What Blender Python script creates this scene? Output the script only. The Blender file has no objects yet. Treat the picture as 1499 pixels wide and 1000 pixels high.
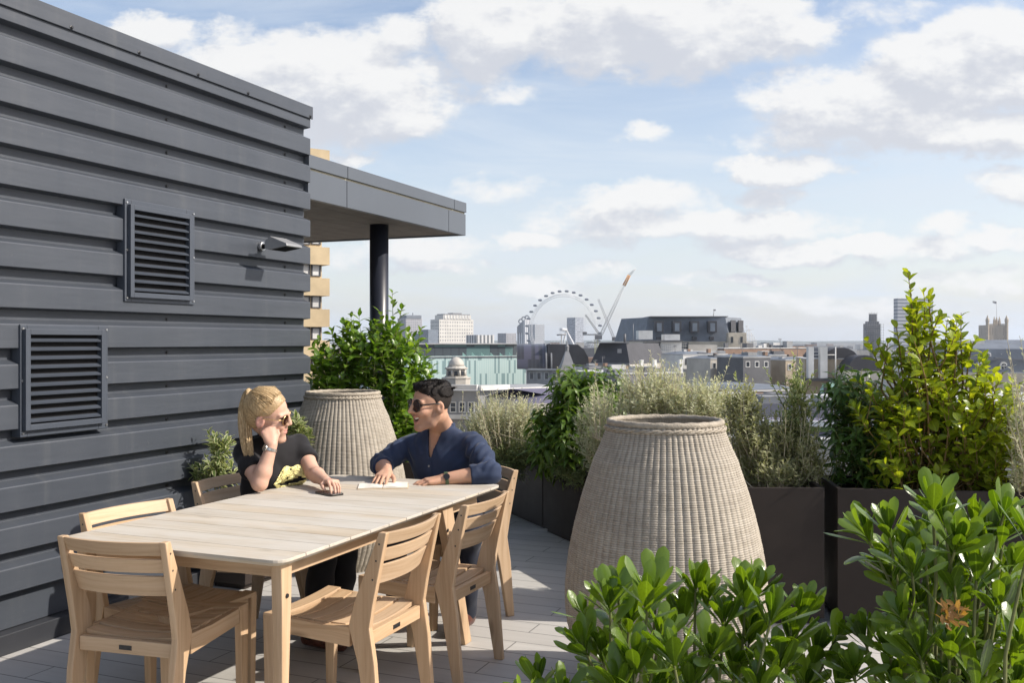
import bpy, bmesh, math, random
import numpy as np
from mathutils import Vector, Matrix, Quaternion
C = bpy.context
sc = C.scene
COL = sc.collection
R = math.radians
rng = random.Random(7)
nrng = np.random.RandomState(11)
F = 1414.0; CU = 749.5; CV = 500.0; CH = 1.48          # focal length (px of the 1499 px photo), centre, eye height

def P(u, v, d):
    """world point seen at photo pixel (u, v) at depth d"""
    return Vector(((u-CU)/F*d, d, CH+(CV-v)/F*d))
def PG(u, v, z=0.0):
    """world point on the level z seen at pixel (u, v)"""
    return P(u, v, F*(CH-z)/(v-CV))

TH = R(22.5)
L = Vector((math.sin(TH), math.cos(TH), 0)); W = Vector((math.cos(TH), -math.sin(TH), 0)); UP = Vector((0, 0, 1))

# ---------------------------------------------------------------- things
def tag(o, label=None, cat=None, group=None, kind=None):
    if label: o['label'] = label
    if cat: o['category'] = cat
    if group: o['group'] = group
    if kind: o['kind'] = kind
    return o
def thing(name, label, cat, loc=(0, 0, 0), rz=0.0, group=None):
    o = bpy.data.objects.new(name, None); COL.objects.link(o)
    o.location = loc; o.rotation_euler = (0, 0, rz)
    o.empty_display_size = .1
    return tag(o, label, cat, group)
def copy_tree(o, parent=None):
    c = o.copy(); COL.objects.link(c)
    if parent is not None: c.parent = parent
    for ch in list(o.children): copy_tree(ch, c)
    return c

# ---------------------------------------------------------------- mesh builder
class MB:
    def __init__(s): s.v = []; s.f = []; s.uv = []; s.sm = []; s.mi = []
    def face(s, idx, along=None, off=(0, 0), smooth=False, mi=0):
        pts = [s.v[i] for i in idx]
        n = Vector((0, 0, 0))
        for i in range(len(pts)):
            a, b = pts[i], pts[(i+1) % len(pts)]
            n += Vector(((a.y-b.y)*(a.z+b.z), (a.z-b.z)*(a.x+b.x), (a.x-b.x)*(a.y+b.y)))
        if n.length > 1e-12: n.normalize()
        else: n = Vector((0, 0, 1))
        al = along if along is not None else Vector((0, 0, 1)) if abs(n.z) < .9 else Vector((1, 0, 0))
        t = n.cross(al)
        if t.length < .05: t = n.orthogonal(); 
        t.normalize()
        s.f.append(list(idx)); s.sm.append(smooth); s.mi.append(mi)
        s.uv.append([(p.dot(al)+off[0], p.dot(t)+off[1]) for p in pts])
    def hexa(s, p, along=None, mi=0):
        """8 points: bottom ring 0-3, top ring 4-7"""
        b = len(s.v); s.v += [Vector(q) for q in p]
        if along is None:
            es = [(s.v[b+1]-s.v[b]), (s.v[b+3]-s.v[b]), (s.v[b+4]-s.v[b])]
            along = max(es, key=lambda e: e.length).normalized()
        off = (rng.random()*40, rng.random()*40)
        for q in ((3, 2, 1, 0), (4, 5, 6, 7), (0, 1, 5, 4), (1, 2, 6, 5), (2, 3, 7, 6), (3, 0, 4, 7)):
            s.face([b+i for i in q], along, off, mi=mi)
    def box(s, c, ax, ay, az, sx, sy, sz, mi=0):
        c = Vector(c); ax, ay, az = Vector(ax)*sx/2, Vector(ay)*sy/2, Vector(az)*sz/2
        s.hexa([c-ax-ay-az, c+ax-ay-az, c+ax+ay-az, c-ax+ay-az, c-ax-ay+az, c+ax-ay+az, c+ax+ay+az, c-ax+ay+az], mi=mi)
    def abox(s, x0, x1, y0, y1, z0, z1, mi=0):
        s.hexa([(x0, y0, z0), (x1, y0, z0), (x1, y1, z0), (x0, y1, z0), (x0, y0, z1), (x1, y0, z1), (x1, y1, z1), (x0, y1, z1)], mi=mi)
    def rings(s, rings, closed=True, caps=True, smooth=False, along=None, mi=0):
        b = len(s.v); n = len(rings[0]); off = (rng.random()*40, rng.random()*40)
        for r in rings: s.v += [Vector(q) for q in r]
        for k in range(len(rings)-1):
            for i in range(n if closed else n-1):
                j = (i+1) % n
                s.face([b+k*n+i, b+k*n+j, b+(k+1)*n+j, b+(k+1)*n+i], along, off, smooth, mi)
        if caps and closed:
            s.face([b+i for i in reversed(range(n))], along, off, mi=mi)
            s.face([b+(len(rings)-1)*n+i for i in range(n)], along, off, mi=mi)
    def tube(s, pts, rad, n=8, smooth=True, caps=True, mi=0):
        pts = [Vector(p) for p in pts]
        rr = rad if isinstance(rad, (list, tuple)) else [rad]*len(pts)
        rings = []; prev = None
        for i, p in enumerate(pts):
            t = (pts[min(i+1, len(pts)-1)]-pts[max(i-1, 0)])
            t = t.normalized() if t.length > 1e-9 else Vector((0, 0, 1))
            a = prev - t*prev.dot(t) if prev is not None else t.orthogonal()
            if a.length < 1e-6: a = t.orthogonal()
            a.normalize(); prev = a; bb = t.cross(a)
            rings.append([p+(a*math.cos(2*math.pi*k/n)+bb*math.sin(2*math.pi*k/n))*rr[i] for k in range(n)])
        s.rings(rings, True, caps, smooth, mi=mi)
    def lathe(s, prof, c=(0, 0, 0), n=24, smooth=True, caps=True, mi=0):
        c = Vector(c)
        s.rings([[c+Vector((r*math.cos(2*math.pi*k/n), r*math.sin(2*math.pi*k/n), z)) for k in range(n)] for r, z in prof], True, caps, smooth, mi=mi)
    def prism(s, poly, z0, z1, mi=0):
        """poly: list of xy"""
        s.rings([[Vector((p[0], p[1], z0)) for p in poly], [Vector((p[0], p[1], z1)) for p in poly]], mi=mi)
    def build(s, name, mats, parent=None, bevel=0, seg=2, fix=True, angle=40):
        me = bpy.data.meshes.new(name)
        me.from_pydata([tuple(v) for v in s.v], [], s.f)
        me.polygons.foreach_set('use_smooth', s.sm)
        if max(s.mi or [0]): me.polygons.foreach_set('material_index', s.mi)
        uvl = me.uv_layers.new(name='UVMap')
        flat = np.array([c for fuv in s.uv for c in fuv], dtype=np.float32).ravel()
        uvl.data.foreach_set('uv', flat)
        if fix:
            bm = bmesh.new(); bm.from_mesh(me)
            bmesh.ops.recalc_face_normals(bm, faces=bm.faces); bm.to_mesh(me); bm.free()
        for m in (mats if isinstance(mats, (list, tuple)) else [mats]): me.materials.append(m)
        o = bpy.data.objects.new(name, me); COL.objects.link(o)
        if parent is not None: o.parent = parent
        if bevel:
            b = o.modifiers.new('bevel', 'BEVEL'); b.width = bevel; b.segments = seg; b.limit_method = 'ANGLE'; b.angle_limit = R(angle)
            b.harden_normals = False
        return o

def raw_mesh(name, V, Fq, mat, parent=None, smooth=True, uv=None):
    """fast quads: V (n,3) array, Fq (m,4) int array"""
    V = np.asarray(V, np.float32); Fq = np.asarray(Fq, np.int32)
    me = bpy.data.meshes.new(name); k = Fq.shape[1]
    me.vertices.add(len(V)); me.vertices.foreach_set('co', V.ravel())
    me.loops.add(Fq.size); me.loops.foreach_set('vertex_index', Fq.ravel())
    me.polygons.add(len(Fq)); me.polygons.foreach_set('loop_start', np.arange(0, Fq.size, k, dtype=np.int32))
    me.polygons.foreach_set('use_smooth', np.full(len(Fq), smooth))
    if uv is not None:
        l = me.uv_layers.new(name='UVMap'); l.data.foreach_set('uv', np.asarray(uv, np.float32)[Fq.ravel()].ravel())
    me.update(calc_edges=True); me.validate()
    for m in (mat if isinstance(mat, (list, tuple)) else [mat]): me.materials.append(m)
    o = bpy.data.objects.new(name, me); COL.objects.link(o)
    if parent is not None: o.parent = parent
    return o

# ---------------------------------------------------------------- node DSL
class NT:
    def __init__(s, tree): s.t = tree; s.n = tree.nodes; s.l = tree.links
    def new(s, kind, **kw):
        n = s.n.new(kind)
        for k, v in kw.items(): setattr(n, k, v)
        return n
    def put(s, sock, val):
        if isinstance(val, X): s.l.new(val.s, sock)
        elif isinstance(val, bpy.types.NodeSocket): s.l.new(val, sock)
        elif val is not None:
            if isinstance(val, (tuple, list)) and len(val) == 3 and sock.type == 'RGBA': val = (*val, 1)
            sock.default_value = val
    def math(s, op, a, b=None, c=None, clamp=False):
        n = s.new('ShaderNodeMath', operation=op, use_clamp=clamp)
        s.put(n.inputs[0], a)
        if b is not None: s.put(n.inputs[1], b)
        if c is not None: s.put(n.inputs[2], c)
        return X(s, n.outputs[0])
    def vmath(s, op, a, b=None, scale=None):
        n = s.new('ShaderNodeVectorMath', operation=op)
        s.put(n.inputs[0], a)
        if b is not None: s.put(n.inputs[1], b)
        if scale is not None: s.put(n.inputs['Scale'], scale)
        return X(s, n.outputs['Value' if op in ('DOT_PRODUCT', 'LENGTH', 'DISTANCE') else 'Vector'])
    def sep(s, v):
        n = s.new('ShaderNodeSeparateXYZ'); s.put(n.inputs[0], v); return [X(s, o) for o in n.outputs]
    def comb(s, x, y, z):
        n = s.new('ShaderNodeCombineXYZ')
        for i, q in enumerate((x, y, z)): s.put(n.inputs[i], q)
        return X(s, n.outputs[0])
    def noise(s, vec=None, scale=5, detail=4, rough=.55, dist=0, color=False):
        n = s.new('ShaderNodeTexNoise')
        if vec is not None: s.put(n.inputs['Vector'], vec)
        s.put(n.inputs['Scale'], scale); n.inputs['Detail'].default_value = detail
        n.inputs['Roughness'].default_value = rough; n.inputs['Distortion'].default_value = dist
        return X(s, n.outputs['Color' if color else 'Fac'])
    def ramp(s, fac, stops, interp='LINEAR'):
        n = s.new('ShaderNodeValToRGB'); s.put(n.inputs[0], fac); cr = n.color_ramp; cr.interpolation = interp
        while len(cr.elements) < len(stops): cr.elements.new(.5)
        for e, (p, c) in zip(cr.elements, stops):
            e.position = p; e.color = (*c, 1) if isinstance(c, (tuple, list)) else (c, c, c, 1)
        return X(s, n.outputs[0])
    def mix(s, f, a, b, blend='MIX'):
        n = s.new('ShaderNodeMix', data_type='RGBA', blend_type=blend)
        s.put(n.inputs[0], f); s.put(n.inputs[6], a); s.put(n.inputs[7], b)
        return X(s, n.outputs[2])
    def smooth(s, x, a, b):
        n = s.new('ShaderNodeMapRange', interpolation_type='SMOOTHSTEP')
        s.put(n.inputs[0], x); n.inputs[1].default_value = a; n.inputs[2].default_value = b
        return X(s, n.outputs[0])
    def bump(s, h, strength=.3, dist=.01):
        n = s.new('ShaderNodeBump'); s.put(n.inputs['Height'], h)
        n.inputs['Strength'].default_value = strength; n.inputs['Distance'].default_value = dist
        return X(s, n.outputs[0])
    def coord(s, which='Object'): return X(s, s.new('ShaderNodeTexCoord').outputs[which])
    def pos(s): return X(s, s.new('ShaderNodeNewGeometry').outputs['Position'])
    def island(s): return X(s, s.new('ShaderNodeNewGeometry').outputs['Random Per Island'])
class X:
    def __init__(s, nt, sock): s.nt = nt; s.s = sock
    def __add__(s, o): return s.nt.math('ADD', s, o)
    __radd__ = __add__
    def __sub__(s, o): return s.nt.math('SUBTRACT', s, o)
    def __rsub__(s, o): return s.nt.math('SUBTRACT', o, s)
    def __mul__(s, o): return s.nt.math('MULTIPLY', s, o)
    __rmul__ = __mul__
    def __truediv__(s, o): return s.nt.math('DIVIDE', s, o)
    def __neg__(s): return s.nt.math('MULTIPLY', s, -1.0)

def material(name):
    m = bpy.data.materials.new(name); m.use_nodes = True
    nt = NT(m.node_tree); bs = m.node_tree.nodes['Principled BSDF']
    return m, nt, bs
def hexc(r, g, b):
    f = lambda c: (c/255/12.92 if c/255 < .04045 else ((c/255+.055)/1.055)**2.4)
    return (f(r), f(g), f(b))

def plain(name, col, rough=.6, metal=0, spec=.5, var=.12, scale=6, bump=0, bscale=60, coat=0):
    """painted / stone / metal surface with soft uneven tone"""
    m, nt, bs = material(name)
    co = nt.coord('Object')
    n1 = nt.noise(co, scale, 5, .6)
    f = nt.smooth(n1, .3, .7)
    lo = tuple(c*(1-var) for c in col); hi = tuple(min(1, c*(1+var)) for c in col)
    nt.put(bs.inputs['Base Color'], nt.mix(f, lo, hi))
    nt.put(bs.inputs['Roughness'], nt.math('ADD', nt.noise(co, scale*3, 3)*.2, rough-.1, clamp=True))
    bs.inputs['Metallic'].default_value = metal
    bs.inputs['Specular IOR Level'].default_value = spec
    bs.inputs['Coat Weight'].default_value = coat
    if bump: nt.put(bs.inputs['Normal'], nt.bump(nt.noise(co, bscale, 4), bump, .01))
    return m

def wood(name, base, dark, grain=1.0, knots=True, rough=.6, bump=.15, grey=None):
    m, nt, bs = material(name)
    uv = nt.coord('UV'); u, v, _ = nt.sep(uv)
    oi = nt.new('ShaderNodeObjectInfo'); rnd = nt.math('FRACT', nt.island()+X(nt, oi.outputs['Random'])*7.31)
    warp = nt.noise(nt.comb(u*1.5, v*6.0, rnd*20.0), 1.6, 2)
    v2 = v*1.0+(warp-.5)*.05
    streak = nt.noise(nt.comb(u*1.6, v2*46.0, rnd*31.0), 1.0, 5, .65)
    fine = nt.noise(nt.comb(u*7.0, v2*300.0, rnd*11.0), 1.0, 3, .6)
    broad = nt.noise(nt.comb(u*.9, v2*9.0, rnd*17.0), 1.0, 3, .5)
    f = nt.math('ADD', nt.smooth(streak, .35, .75)*.55*grain, nt.smooth(broad, .35, .75)*.4, clamp=True)
    c = nt.mix(f, base, dark)
    c = nt.mix(nt.smooth(fine, .55, .75)*.25, c, tuple(q*.55 for q in dark))
    tone = nt.ramp(rnd, [(0, (.86, .86, .86)), (.5, (1, 1, 1)), (1, (1.0, .95, .88))])
    c = nt.mix(1.0, c, tone, 'MULTIPLY')
    if knots:
        k = nt.new('ShaderNodeTexVoronoi'); nt.put(k.inputs['Vector'], nt.comb(u*2.2, v2*7.0, rnd*23.0)); k.inputs['Scale'].default_value = 1.0
        kf = nt.smooth(X(nt, k.outputs['Distance']), .14, .03)
        c = nt.mix(kf*.55, c, tuple(q*.45 for q in dark))
    if grey:
        gn = nt.noise(nt.comb(u*1.3, v*3.0, rnd*9.0), 1.2, 4, .6)
        c = nt.mix(nt.smooth(gn, .35, .65)*.8, c, grey)
    nt.put(bs.inputs['Base Color'], c)
    nt.put(bs.inputs['Roughness'], nt.math('ADD', streak*.2, rough-.1))
    bs.inputs['Specular IOR Level'].default_value = .3
    nt.put(bs.inputs['Normal'], nt.bump(streak*.6+fine*.4, bump, .004))
    return m

def leaf_mat(name, col, col2, rough=.38, trans=.35, back=None, spec=.5, coat=0, edge=None, tint=(1.0, 1.0, .35), glow=1.7):
    """leaf: per-leaf tone, midrib, light through the blade"""
    m, nt, bs = material(name)
    rnd = nt.island()
    c = nt.mix(rnd, col, col2)
    uv = nt.coord('UV'); u, v, _ = nt.sep(uv)
    mid = nt.smooth(nt.math('ABSOLUTE', v-.5), .07, .02)
    c = nt.mix(mid*.35, c, tuple(min(1, q*1.9+.02) for q in col2))
    vein = nt.noise(nt.comb(u*9.0, nt.math('ABSOLUTE', v-.5)*6.0, rnd*50.0), 1.5, 3)
    c = nt.mix(nt.smooth(vein, .45, .7)*.25, c, tuple(q*.6 for q in col))
    if edge:
        e = nt.smooth(nt.math('ABSOLUTE', v-.5)+(vein-.5)*.25, .27, .36)
        c = nt.mix(e, c, edge)
    if back:
        g = nt.new('ShaderNodeNewGeometry')
        c = nt.mix(X(nt, g.outputs['Backfacing']), c, back)
    nt.put(bs.inputs['Base Color'], c)
    bs.inputs['Roughness'].default_value = rough
    bs.inputs['Specular IOR Level'].default_value = spec
    bs.inputs['Coat Weight'].default_value = coat
    bs.inputs['Coat Roughness'].default_value = .25
    nt.put(bs.inputs['Normal'], nt.bump(vein, .15, .004))
    tr = nt.new('ShaderNodeBsdfTranslucent')
    nt.put(tr.inputs['Color'], nt.mix(1.0, c, tuple(q*glow for q in tint), 'MULTIPLY'))
    mx = nt.new('ShaderNodeMixShader'); mx.inputs[0].default_value = trans
    out = m.node_tree.nodes['Material Output']
    nt.l.new(bs.outputs[0], mx.inputs[1]); nt.l.new(tr.outputs[0], mx.inputs[2]); nt.l.new(mx.outputs[0], out.inputs['Surface'])
    return m
# ================================================================ camera, sun, sky
cam = bpy.data.cameras.new('camera'); camo = bpy.data.objects.new('camera', cam); COL.objects.link(camo)
camo.location = (0, 0, CH); camo.rotation_euler = (R(90), 0, 0)
cam.sensor_width = 36; cam.lens = 36*F/1499; cam.clip_start = .05; cam.clip_end = 30000
cam.shift_y = 0
sc.camera = camo
cam.dof.use_dof = False
SUN_EL = R(38); SUN_DIR = Vector((math.cos(SUN_EL), -.10, math.sin(SUN_EL))).normalized()
sl = bpy.data.lights.new('sun', 'SUN'); sl.energy = 4.8; sl.angle = R(.53); sl.color = (1, .93, .83)
so = bpy.data.objects.new('sun', sl); COL.objects.link(so)
so.rotation_euler = (-SUN_DIR).to_track_quat('-Z', 'Y').to_euler(); so.location = (20, 0, 30)
sc.view_settings.view_transform = 'Standard'; sc.view_settings.look = 'None'; sc.view_settings.exposure = 0.30; sc.view_settings.gamma = 1
sc.cycles.use_denoising = True
sc.cycles.max_bounces = 8; sc.cycles.diffuse_bounces = 4; sc.cycles.glossy_bounces = 3; sc.cycles.transmission_bounces = 4
sc.cycles.volume_bounces = 1; sc.cycles.caustics_reflective = False; sc.cycles.caustics_refractive = False
sc.cycles.sample_clamp_indirect = 8

CLOUDS = [  # centre u, v, half widths up/down, strength: where the banks stand in the sky
 (470,120,185,82,95,1.0),(560,165,120,60,50,.75),(345,95,95,60,80,.85),(200,50,80,30,55,.75),(575,50,62,34,36,.55),
 (715,42,95,62,66,.95),(960,35,215,80,80,1.0),(880,70,110,50,45,.8),(1130,15,75,40,55,.75),
 (1390,95,150,72,80,1.05),(1300,150,200,65,70,.95),(1470,80,110,70,90,.95),(1390,195,180,40,42,.9),(1180,195,110,25,28,.5),
 (1155,245,95,24,26,.7),(1130,285,60,18,20,.5),(945,290,120,30,30,.68),(1055,330,200,28,32,.75),(880,325,110,40,40,.45),
 (1185,366,200,17,24,.72),(1375,330,62,20,24,.62),(1460,354,48,16,22,.6),(1495,278,70,34,36,.7),(1380,362,70,20,24,.5),
 (780,356,62,17,20,.68),(605,372,110,28,30,.5),(640,394,60,10,12,.5),(945,190,50,16,18,.5),(790,418,70,14,16,.55),
 (1070,408,70,9,11,.5),(880,398,60,14,16,.42),(520,226,44,17,16,.5),(1265,215,90,20,22,.4),(735,275,80,20,20,.3),(1450,410,120,16,18,.4),(1220,440,220,14,18,.3),
 (1280,10,160,16,18,.25),(720,130,80,20,24,.35)]
w = bpy.data.worlds.new('World'); sc.world = w; w.use_nodes = True
wn = NT(w.node_tree)
for n in list(w.node_tree.nodes): w.node_tree.nodes.remove(n)
def cloud_group():
    g = bpy.data.node_groups.new('cloud_density', 'ShaderNodeTree')
    g.interface.new_socket('P', in_out='INPUT', socket_type='NodeSocketVector')
    g.interface.new_socket('D', in_out='OUTPUT', socket_type='NodeSocketFloat')
    nt = NT(g); gi = g.nodes.new('NodeGroupInput'); go = g.nodes.new('NodeGroupOutput')
    p = X(nt, gi.outputs[0])
    wv = nt.noise(nt.vmath('MULTIPLY', p, (1, 1.6, 1)), 7.0, 6, .6, color=True)
    wv2 = nt.noise(nt.vmath('MULTIPLY', p, (1, 1.5, 1)), 24.0, 4, .6, color=True)
    q = nt.vmath('ADD', p, nt.vmath('MULTIPLY', nt.vmath('SUBTRACT', wv, (.5, .5, .5)), (.13, .055, 0)))
    q = nt.vmath('ADD', q, nt.vmath('MULTIPLY', nt.vmath('SUBTRACT', wv2, (.5, .5, .5)), (.03, .022, 0)))
    x, y, _ = nt.sep(q)
    d = None
    for (u, v, rx, ru, rd, st) in CLOUDS:
        dx = (x-(u-CU)/F)*(F/(rx*1.15))
        dy0 = y-(CV-v)/F
        dy = nt.math('ADD', nt.math('MAXIMUM', dy0, 0.0)*(F/(ru*1.15)), nt.math('MINIMUM', dy0, 0.0)*(F/(rd*1.1)))
        e = (1.0-(dx*dx+dy*dy))*st
        d = e if d is None else nt.math('SMOOTH_MAX', d, e, .25)
    fb = nt.noise(nt.vmath('MULTIPLY', p, (1, 1.9, 1)), 13.0, 8, .6)
    fc = nt.noise(nt.vmath('MULTIPLY', p, (1, 1.5, 1)), 46.0, 5, .62)
    d = nt.math('MAXIMUM', d, -1.2)+(fb-.5)*1.25+(fc-.5)*.55
    g.links.new(d.s, go.inputs[0])
    return g
CG = cloud_group()
def cl(vec):
    n = wn.new('ShaderNodeGroup', node_tree=CG); wn.put(n.inputs[0], vec); return X(wn, n.outputs[0])
dirv = wn.coord('Generated')
dx, dy, dz = wn.sep(dirv)
ay = wn.math('MAXIMUM', wn.math('ABSOLUTE', dy), .12)
px, pz = dx/ay, wn.math('MAXIMUM', dz, .0)/ay
pv = wn.comb(px, pz, 0.0)
D0 = cl(pv); D1 = cl(wn.comb(px+.013, pz+.022, 0.0))
cover = wn.smooth(D0, -.03, .52)
lit = wn.smooth((D0-D1)*1.9-D0*.42, -.78, .30)
sky = wn.new('ShaderNodeTexSky', sky_type='NISHITA'); sky.sun_disc = False
sky.sun_elevation = SUN_EL; sky.sun_rotation = math.atan2(SUN_DIR.x, SUN_DIR.y); sky.altitude = 60
sky.air_density = 1.0; sky.dust_density = 1.6; sky.ozone_density = 1.3
veil = wn.noise(wn.vmath('MULTIPLY', pv, (1.0, 4.5, 1.0)), 3.2, 6, .6, .6)
low = wn.smooth(dz, .34, .02)
vf = wn.math('ADD', wn.smooth(veil, .36, .74)*.58, low*.50, clamp=True)
SKYC = X(wn, sky.outputs[0])
skyc = wn.mix(vf, wn.mix(1.0, SKYC, (2.08, 1.86, 1.74), 'MULTIPLY'), (7.1, 7.75, 8.5))
ccol = wn.mix(lit, (6.25, 6.45, 7.0), (8.9, 8.85, 8.75))
final = wn.mix(cover*.93, skyc, ccol)
bg = wn.new('ShaderNodeBackground'); wn.put(bg.inputs[0], final); bg.inputs[1].default_value = .087
wo = wn.new('ShaderNodeOutputWorld'); wn.l.new(bg.outputs[0], wo.inputs[0])
w.cycles.sampling_method = 'MANUAL'; w.cycles.sample_map_resolution = 512

# ================================================================ materials for the terrace
M = {}
def clad_mat():
    m, nt, bs = material('clad_paint'); p = nt.pos(); x, y, z = nt.sep(p); a = x*L.x+y*L.y
    st = nt.noise(nt.comb(a*9.0, z*.55, 0.0), 1.0, 5, .65); n1 = nt.noise(p, 1.1, 5, .6); n2 = nt.noise(p, 38, 3, .6); dn = nt.noise(nt.comb(a*1.3, z*7.0, 0.0), 1.0, 3, .5)
    c = nt.mix(nt.smooth(n1, .3, .7), (.049, .057, .071), (.060, .068, .082))
    c = nt.mix(nt.smooth(st, .52, .78)*.38, c, (.094, .100, .106)); c = nt.mix(nt.smooth(st, .46, .26)*.3, c, (.040, .048, .062))
    c = nt.mix(nt.smooth(n2, .66, .78)*.35, c, (.12, .12, .12))
    nt.put(bs.inputs['Base Color'], c); nt.put(bs.inputs['Roughness'], nt.math('ADD', st*.25, .30)); bs.inputs['Specular IOR Level'].default_value = .45
    nt.put(bs.inputs['Normal'], nt.bump(dn+n2*.02, .28, .02)); return m
M['clad'] = clad_mat()
M['clad_dark'] = plain('clad_dark', (.03, .032, .038), .5, 0, .5, .1, 2)
M['louvre'] = plain('louvre_paint', (.052, .062, .080), .45, 0, .5, .06, 4)
M['void'] = plain('matt_black', (.012, .012, .013), .9, 0, .2)
M['screw'] = plain('screw_steel', (.05, .052, .055), .35, .6, .5, .2, 20)
M['lampgrey'] = plain('lamp_grey', (.26, .265, .27), .45, .2, .5)
M['steel'] = plain('bare_steel', (.5, .5, .5), .3, .9, .5, .1, 15)
M['soffit'] = plain('soffit_board', (.115, .10, .085), .7, 0, .3, .15, 3)
M['fascia'] = plain('fascia_panel', (.088, .100, .118), .4, .0, .5, .06, .8)
M['trim'] = plain('fascia_joint_strip', (.45, .41, .30), .5)
M['column'] = plain('column_paint', (.018, .021, .032), .35, 0, .5, .1, 2)
M['planter'] = plain('planter_brown', (.027, .0205, .0175), .6, 0, .25, .18, 2.5, .05, 25)
M['pane'] = plain('window_glass', (.04, .045, .055), .12, 0, .6, .3, 1.0)
M['soil'] = plain('soil', (.035, .026, .02), .95, 0, .1, .5, 20, 1, 40)
M['teak'] = wood('teak', (.58, .425, .28), (.40, .26, .145), 1.15)
M['teak_top'] = wood('teak_weathered', (.56, .51, .43), (.37, .315, .24), 1.15, True, .65, .18, (.54, .515, .465))

def floor_mat():
    m, nt, bs = material('porcelain_planks')
    x, y, z = nt.sep(nt.pos())
    a = x*W.x+y*W.y; b = x*L.x+y*L.y
    br = nt.new('ShaderNodeTexBrick'); br.offset = .5; br.squash = 1
    nt.put(br.inputs['Vector'], nt.comb(a, b, 0.0))
    br.inputs['Scale'].default_value = 1.0; br.inputs['Brick Width'].default_value = 1.2; br.inputs['Row Height'].default_value = .163
    br.inputs['Mortar Size'].default_value = .0035; br.inputs['Mortar Smooth'].default_value = .1; br.inputs['Bias'].default_value = 0
    br.inputs['Color1'].default_value = (.44, .425, .40, 1); br.inputs['Color2'].default_value = (.50, .485, .455, 1); br.inputs['Mortar'].default_value = (.17, .165, .155, 1)
    s1 = nt.noise(nt.comb(a*2.0, b*26.0, 0.0), 1.0, 5, .6); s2 = nt.noise(nt.comb(a, b, 0.0), 2.3, 5, .6)
    c = nt.mix(nt.smooth(s1, .35, .75)*.22, X(nt, br.outputs['Color']), (.30, .285, .26))
    c = nt.mix(nt.smooth(s2, .45, .8)*.25, c, (.27, .26, .24))
    nt.put(bs.inputs['Base Color'], c)
    nt.put(bs.inputs['Roughness'], s2*.25+.5)
    bs.inputs['Specular IOR Level'].default_value = .35
    nt.put(bs.inputs['Normal'], nt.bump(s1*.12-X(nt, br.outputs['Fac'])*1.0, .5, .004))
    return m
M['floor'] = floor_mat()

# terrace floor slab (the roof of the building we stand on)
mb = MB()
mb.prism([(-6.5, -3.5), (5.2, -3.5), (5.2, 4.2), (3.6, 6.6), (1.9, 9.6), (1.6, 12.5), (-6.5, 12.5)], -.35, 0)
tag(mb.build('terrace_floor', M['floor']), kind='structure')

# ================================================================ metal clad wall
W0 = Vector((-2.402, 4.528, 0))          # on the outer face of the ribs
def wall_pt(t, z, out=0.0): return W0+L*t+UP*z+W*out
def wall_uv(u, v, out=0.0):
    kx = (u-CU)/F; o = W0+W*out
    t = (kx*o.y-o.x)/(L.x-kx*L.y)
    y = o.y+L.y*t
    return t, CH+(CV-v)/F*y
T1 = wall_uv(454.5, 300)[0]; T0 = -7.6
wall = thing('metal_clad_wall', 'dark blue-grey wall of horizontal ribbed metal sheets at the left of the terrace', 'wall', wall_pt(T1, 0))
def wp(mbuild, name, m, **k):
    """build in world coordinates, parent to a thing at its own origin"""
    pass
def part(mb_, name, m, parent, **k):
    o = mb_.build(name, m, None, **k); o.parent = parent
    o.matrix_parent_inverse = Matrix.Translation(parent.location).inverted() if parent.parent is None else Matrix.Identity(4)
    return o
ZTOP = 3.15; PITCH = .194; ZB0 = 3.000; OUT, INN = 0.0, -.057
prof = [(OUT, 3.118), (OUT, ZB0)]
k = 0; zb = ZB0
while zb-PITCH > .12:
    prof += [(INN+.002, zb-.007), (INN, zb-.054), (OUT-.002, zb-.077), (OUT, zb-.083), (OUT, zb-PITCH+.012)]
    zb -= PITCH
    prof[-1] = (OUT, zb)
prof += [(INN, zb-.008), (INN, .10)]
mb = MB()
ring = lambda t: [wall_pt(t, z, o) for o, z in prof]+[wall_pt(t, .10, -.30), wall_pt(t, 3.118, -.30)]
mb.rings([ring(T0), ring(T1)], along=L)
part(mb, 'ribbed_cladding', M['clad'], wall, bevel=.0025, angle=20)
mb = MB(); c0 = lambda t: [wall_pt(t, ZTOP, .014), wall_pt(t, 3.062, .014), wall_pt(t, 3.062, .003), wall_pt(t, 3.121, .003), wall_pt(t, 3.121, -.42), wall_pt(t, ZTOP, -.42)]
mb.rings([c0(T0), c0(T1+.012)], along=L); part(mb, 'parapet_capping', M['clad'], wall, bevel=.003)
mb = MB(); c1 = lambda t: [wall_pt(t, .097, .012), wall_pt(t, 0, .012), wall_pt(t, 0, -.28), wall_pt(t, .097, -.28)]
mb.rings([c1(T0), c1(T1+.004)], along=L); part(mb, 'plinth', M['clad_dark'], wall, bevel=.003)
# building body behind the cladding
mb = MB(); b0 = lambda t: [wall_pt(t, 3.0, -.31), wall_pt(t, 0, -.31), wall_pt(t, 0, -3.3), wall_pt(t, 3.0, -3.3)]
mb.rings([b0(T0+.02), b0(T1-.02)], along=L); part(mb, 'plant_room_body', M['clad_dark'], wall)
def screw(t, z, out):
    m_ = MB(); c = wall_pt(t, z, out)
    a = L; b = UP
    m_.rings([[c+(a*math.cos(q*math.pi/4)+b*math.sin(q*math.pi/4))*r+W*o for q in range(8)] for r, o in ((.011, 0), (.011, .003), (.007, .004), (.007, .009))])
    part(m_, 'screw', M['screw'], wall)
for uu in (255, 427):
    t_, _ = wall_uv(uu, 300)
    zz = ZB0-.032
    while zz > .3:
        vy = CV-(zz-CH)*F/(wall_pt(t_, 0).y)
        if not (uu < 300 and 280 < vy < 450): screw(t_, zz, INN)
        zz -= PITCH
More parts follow.
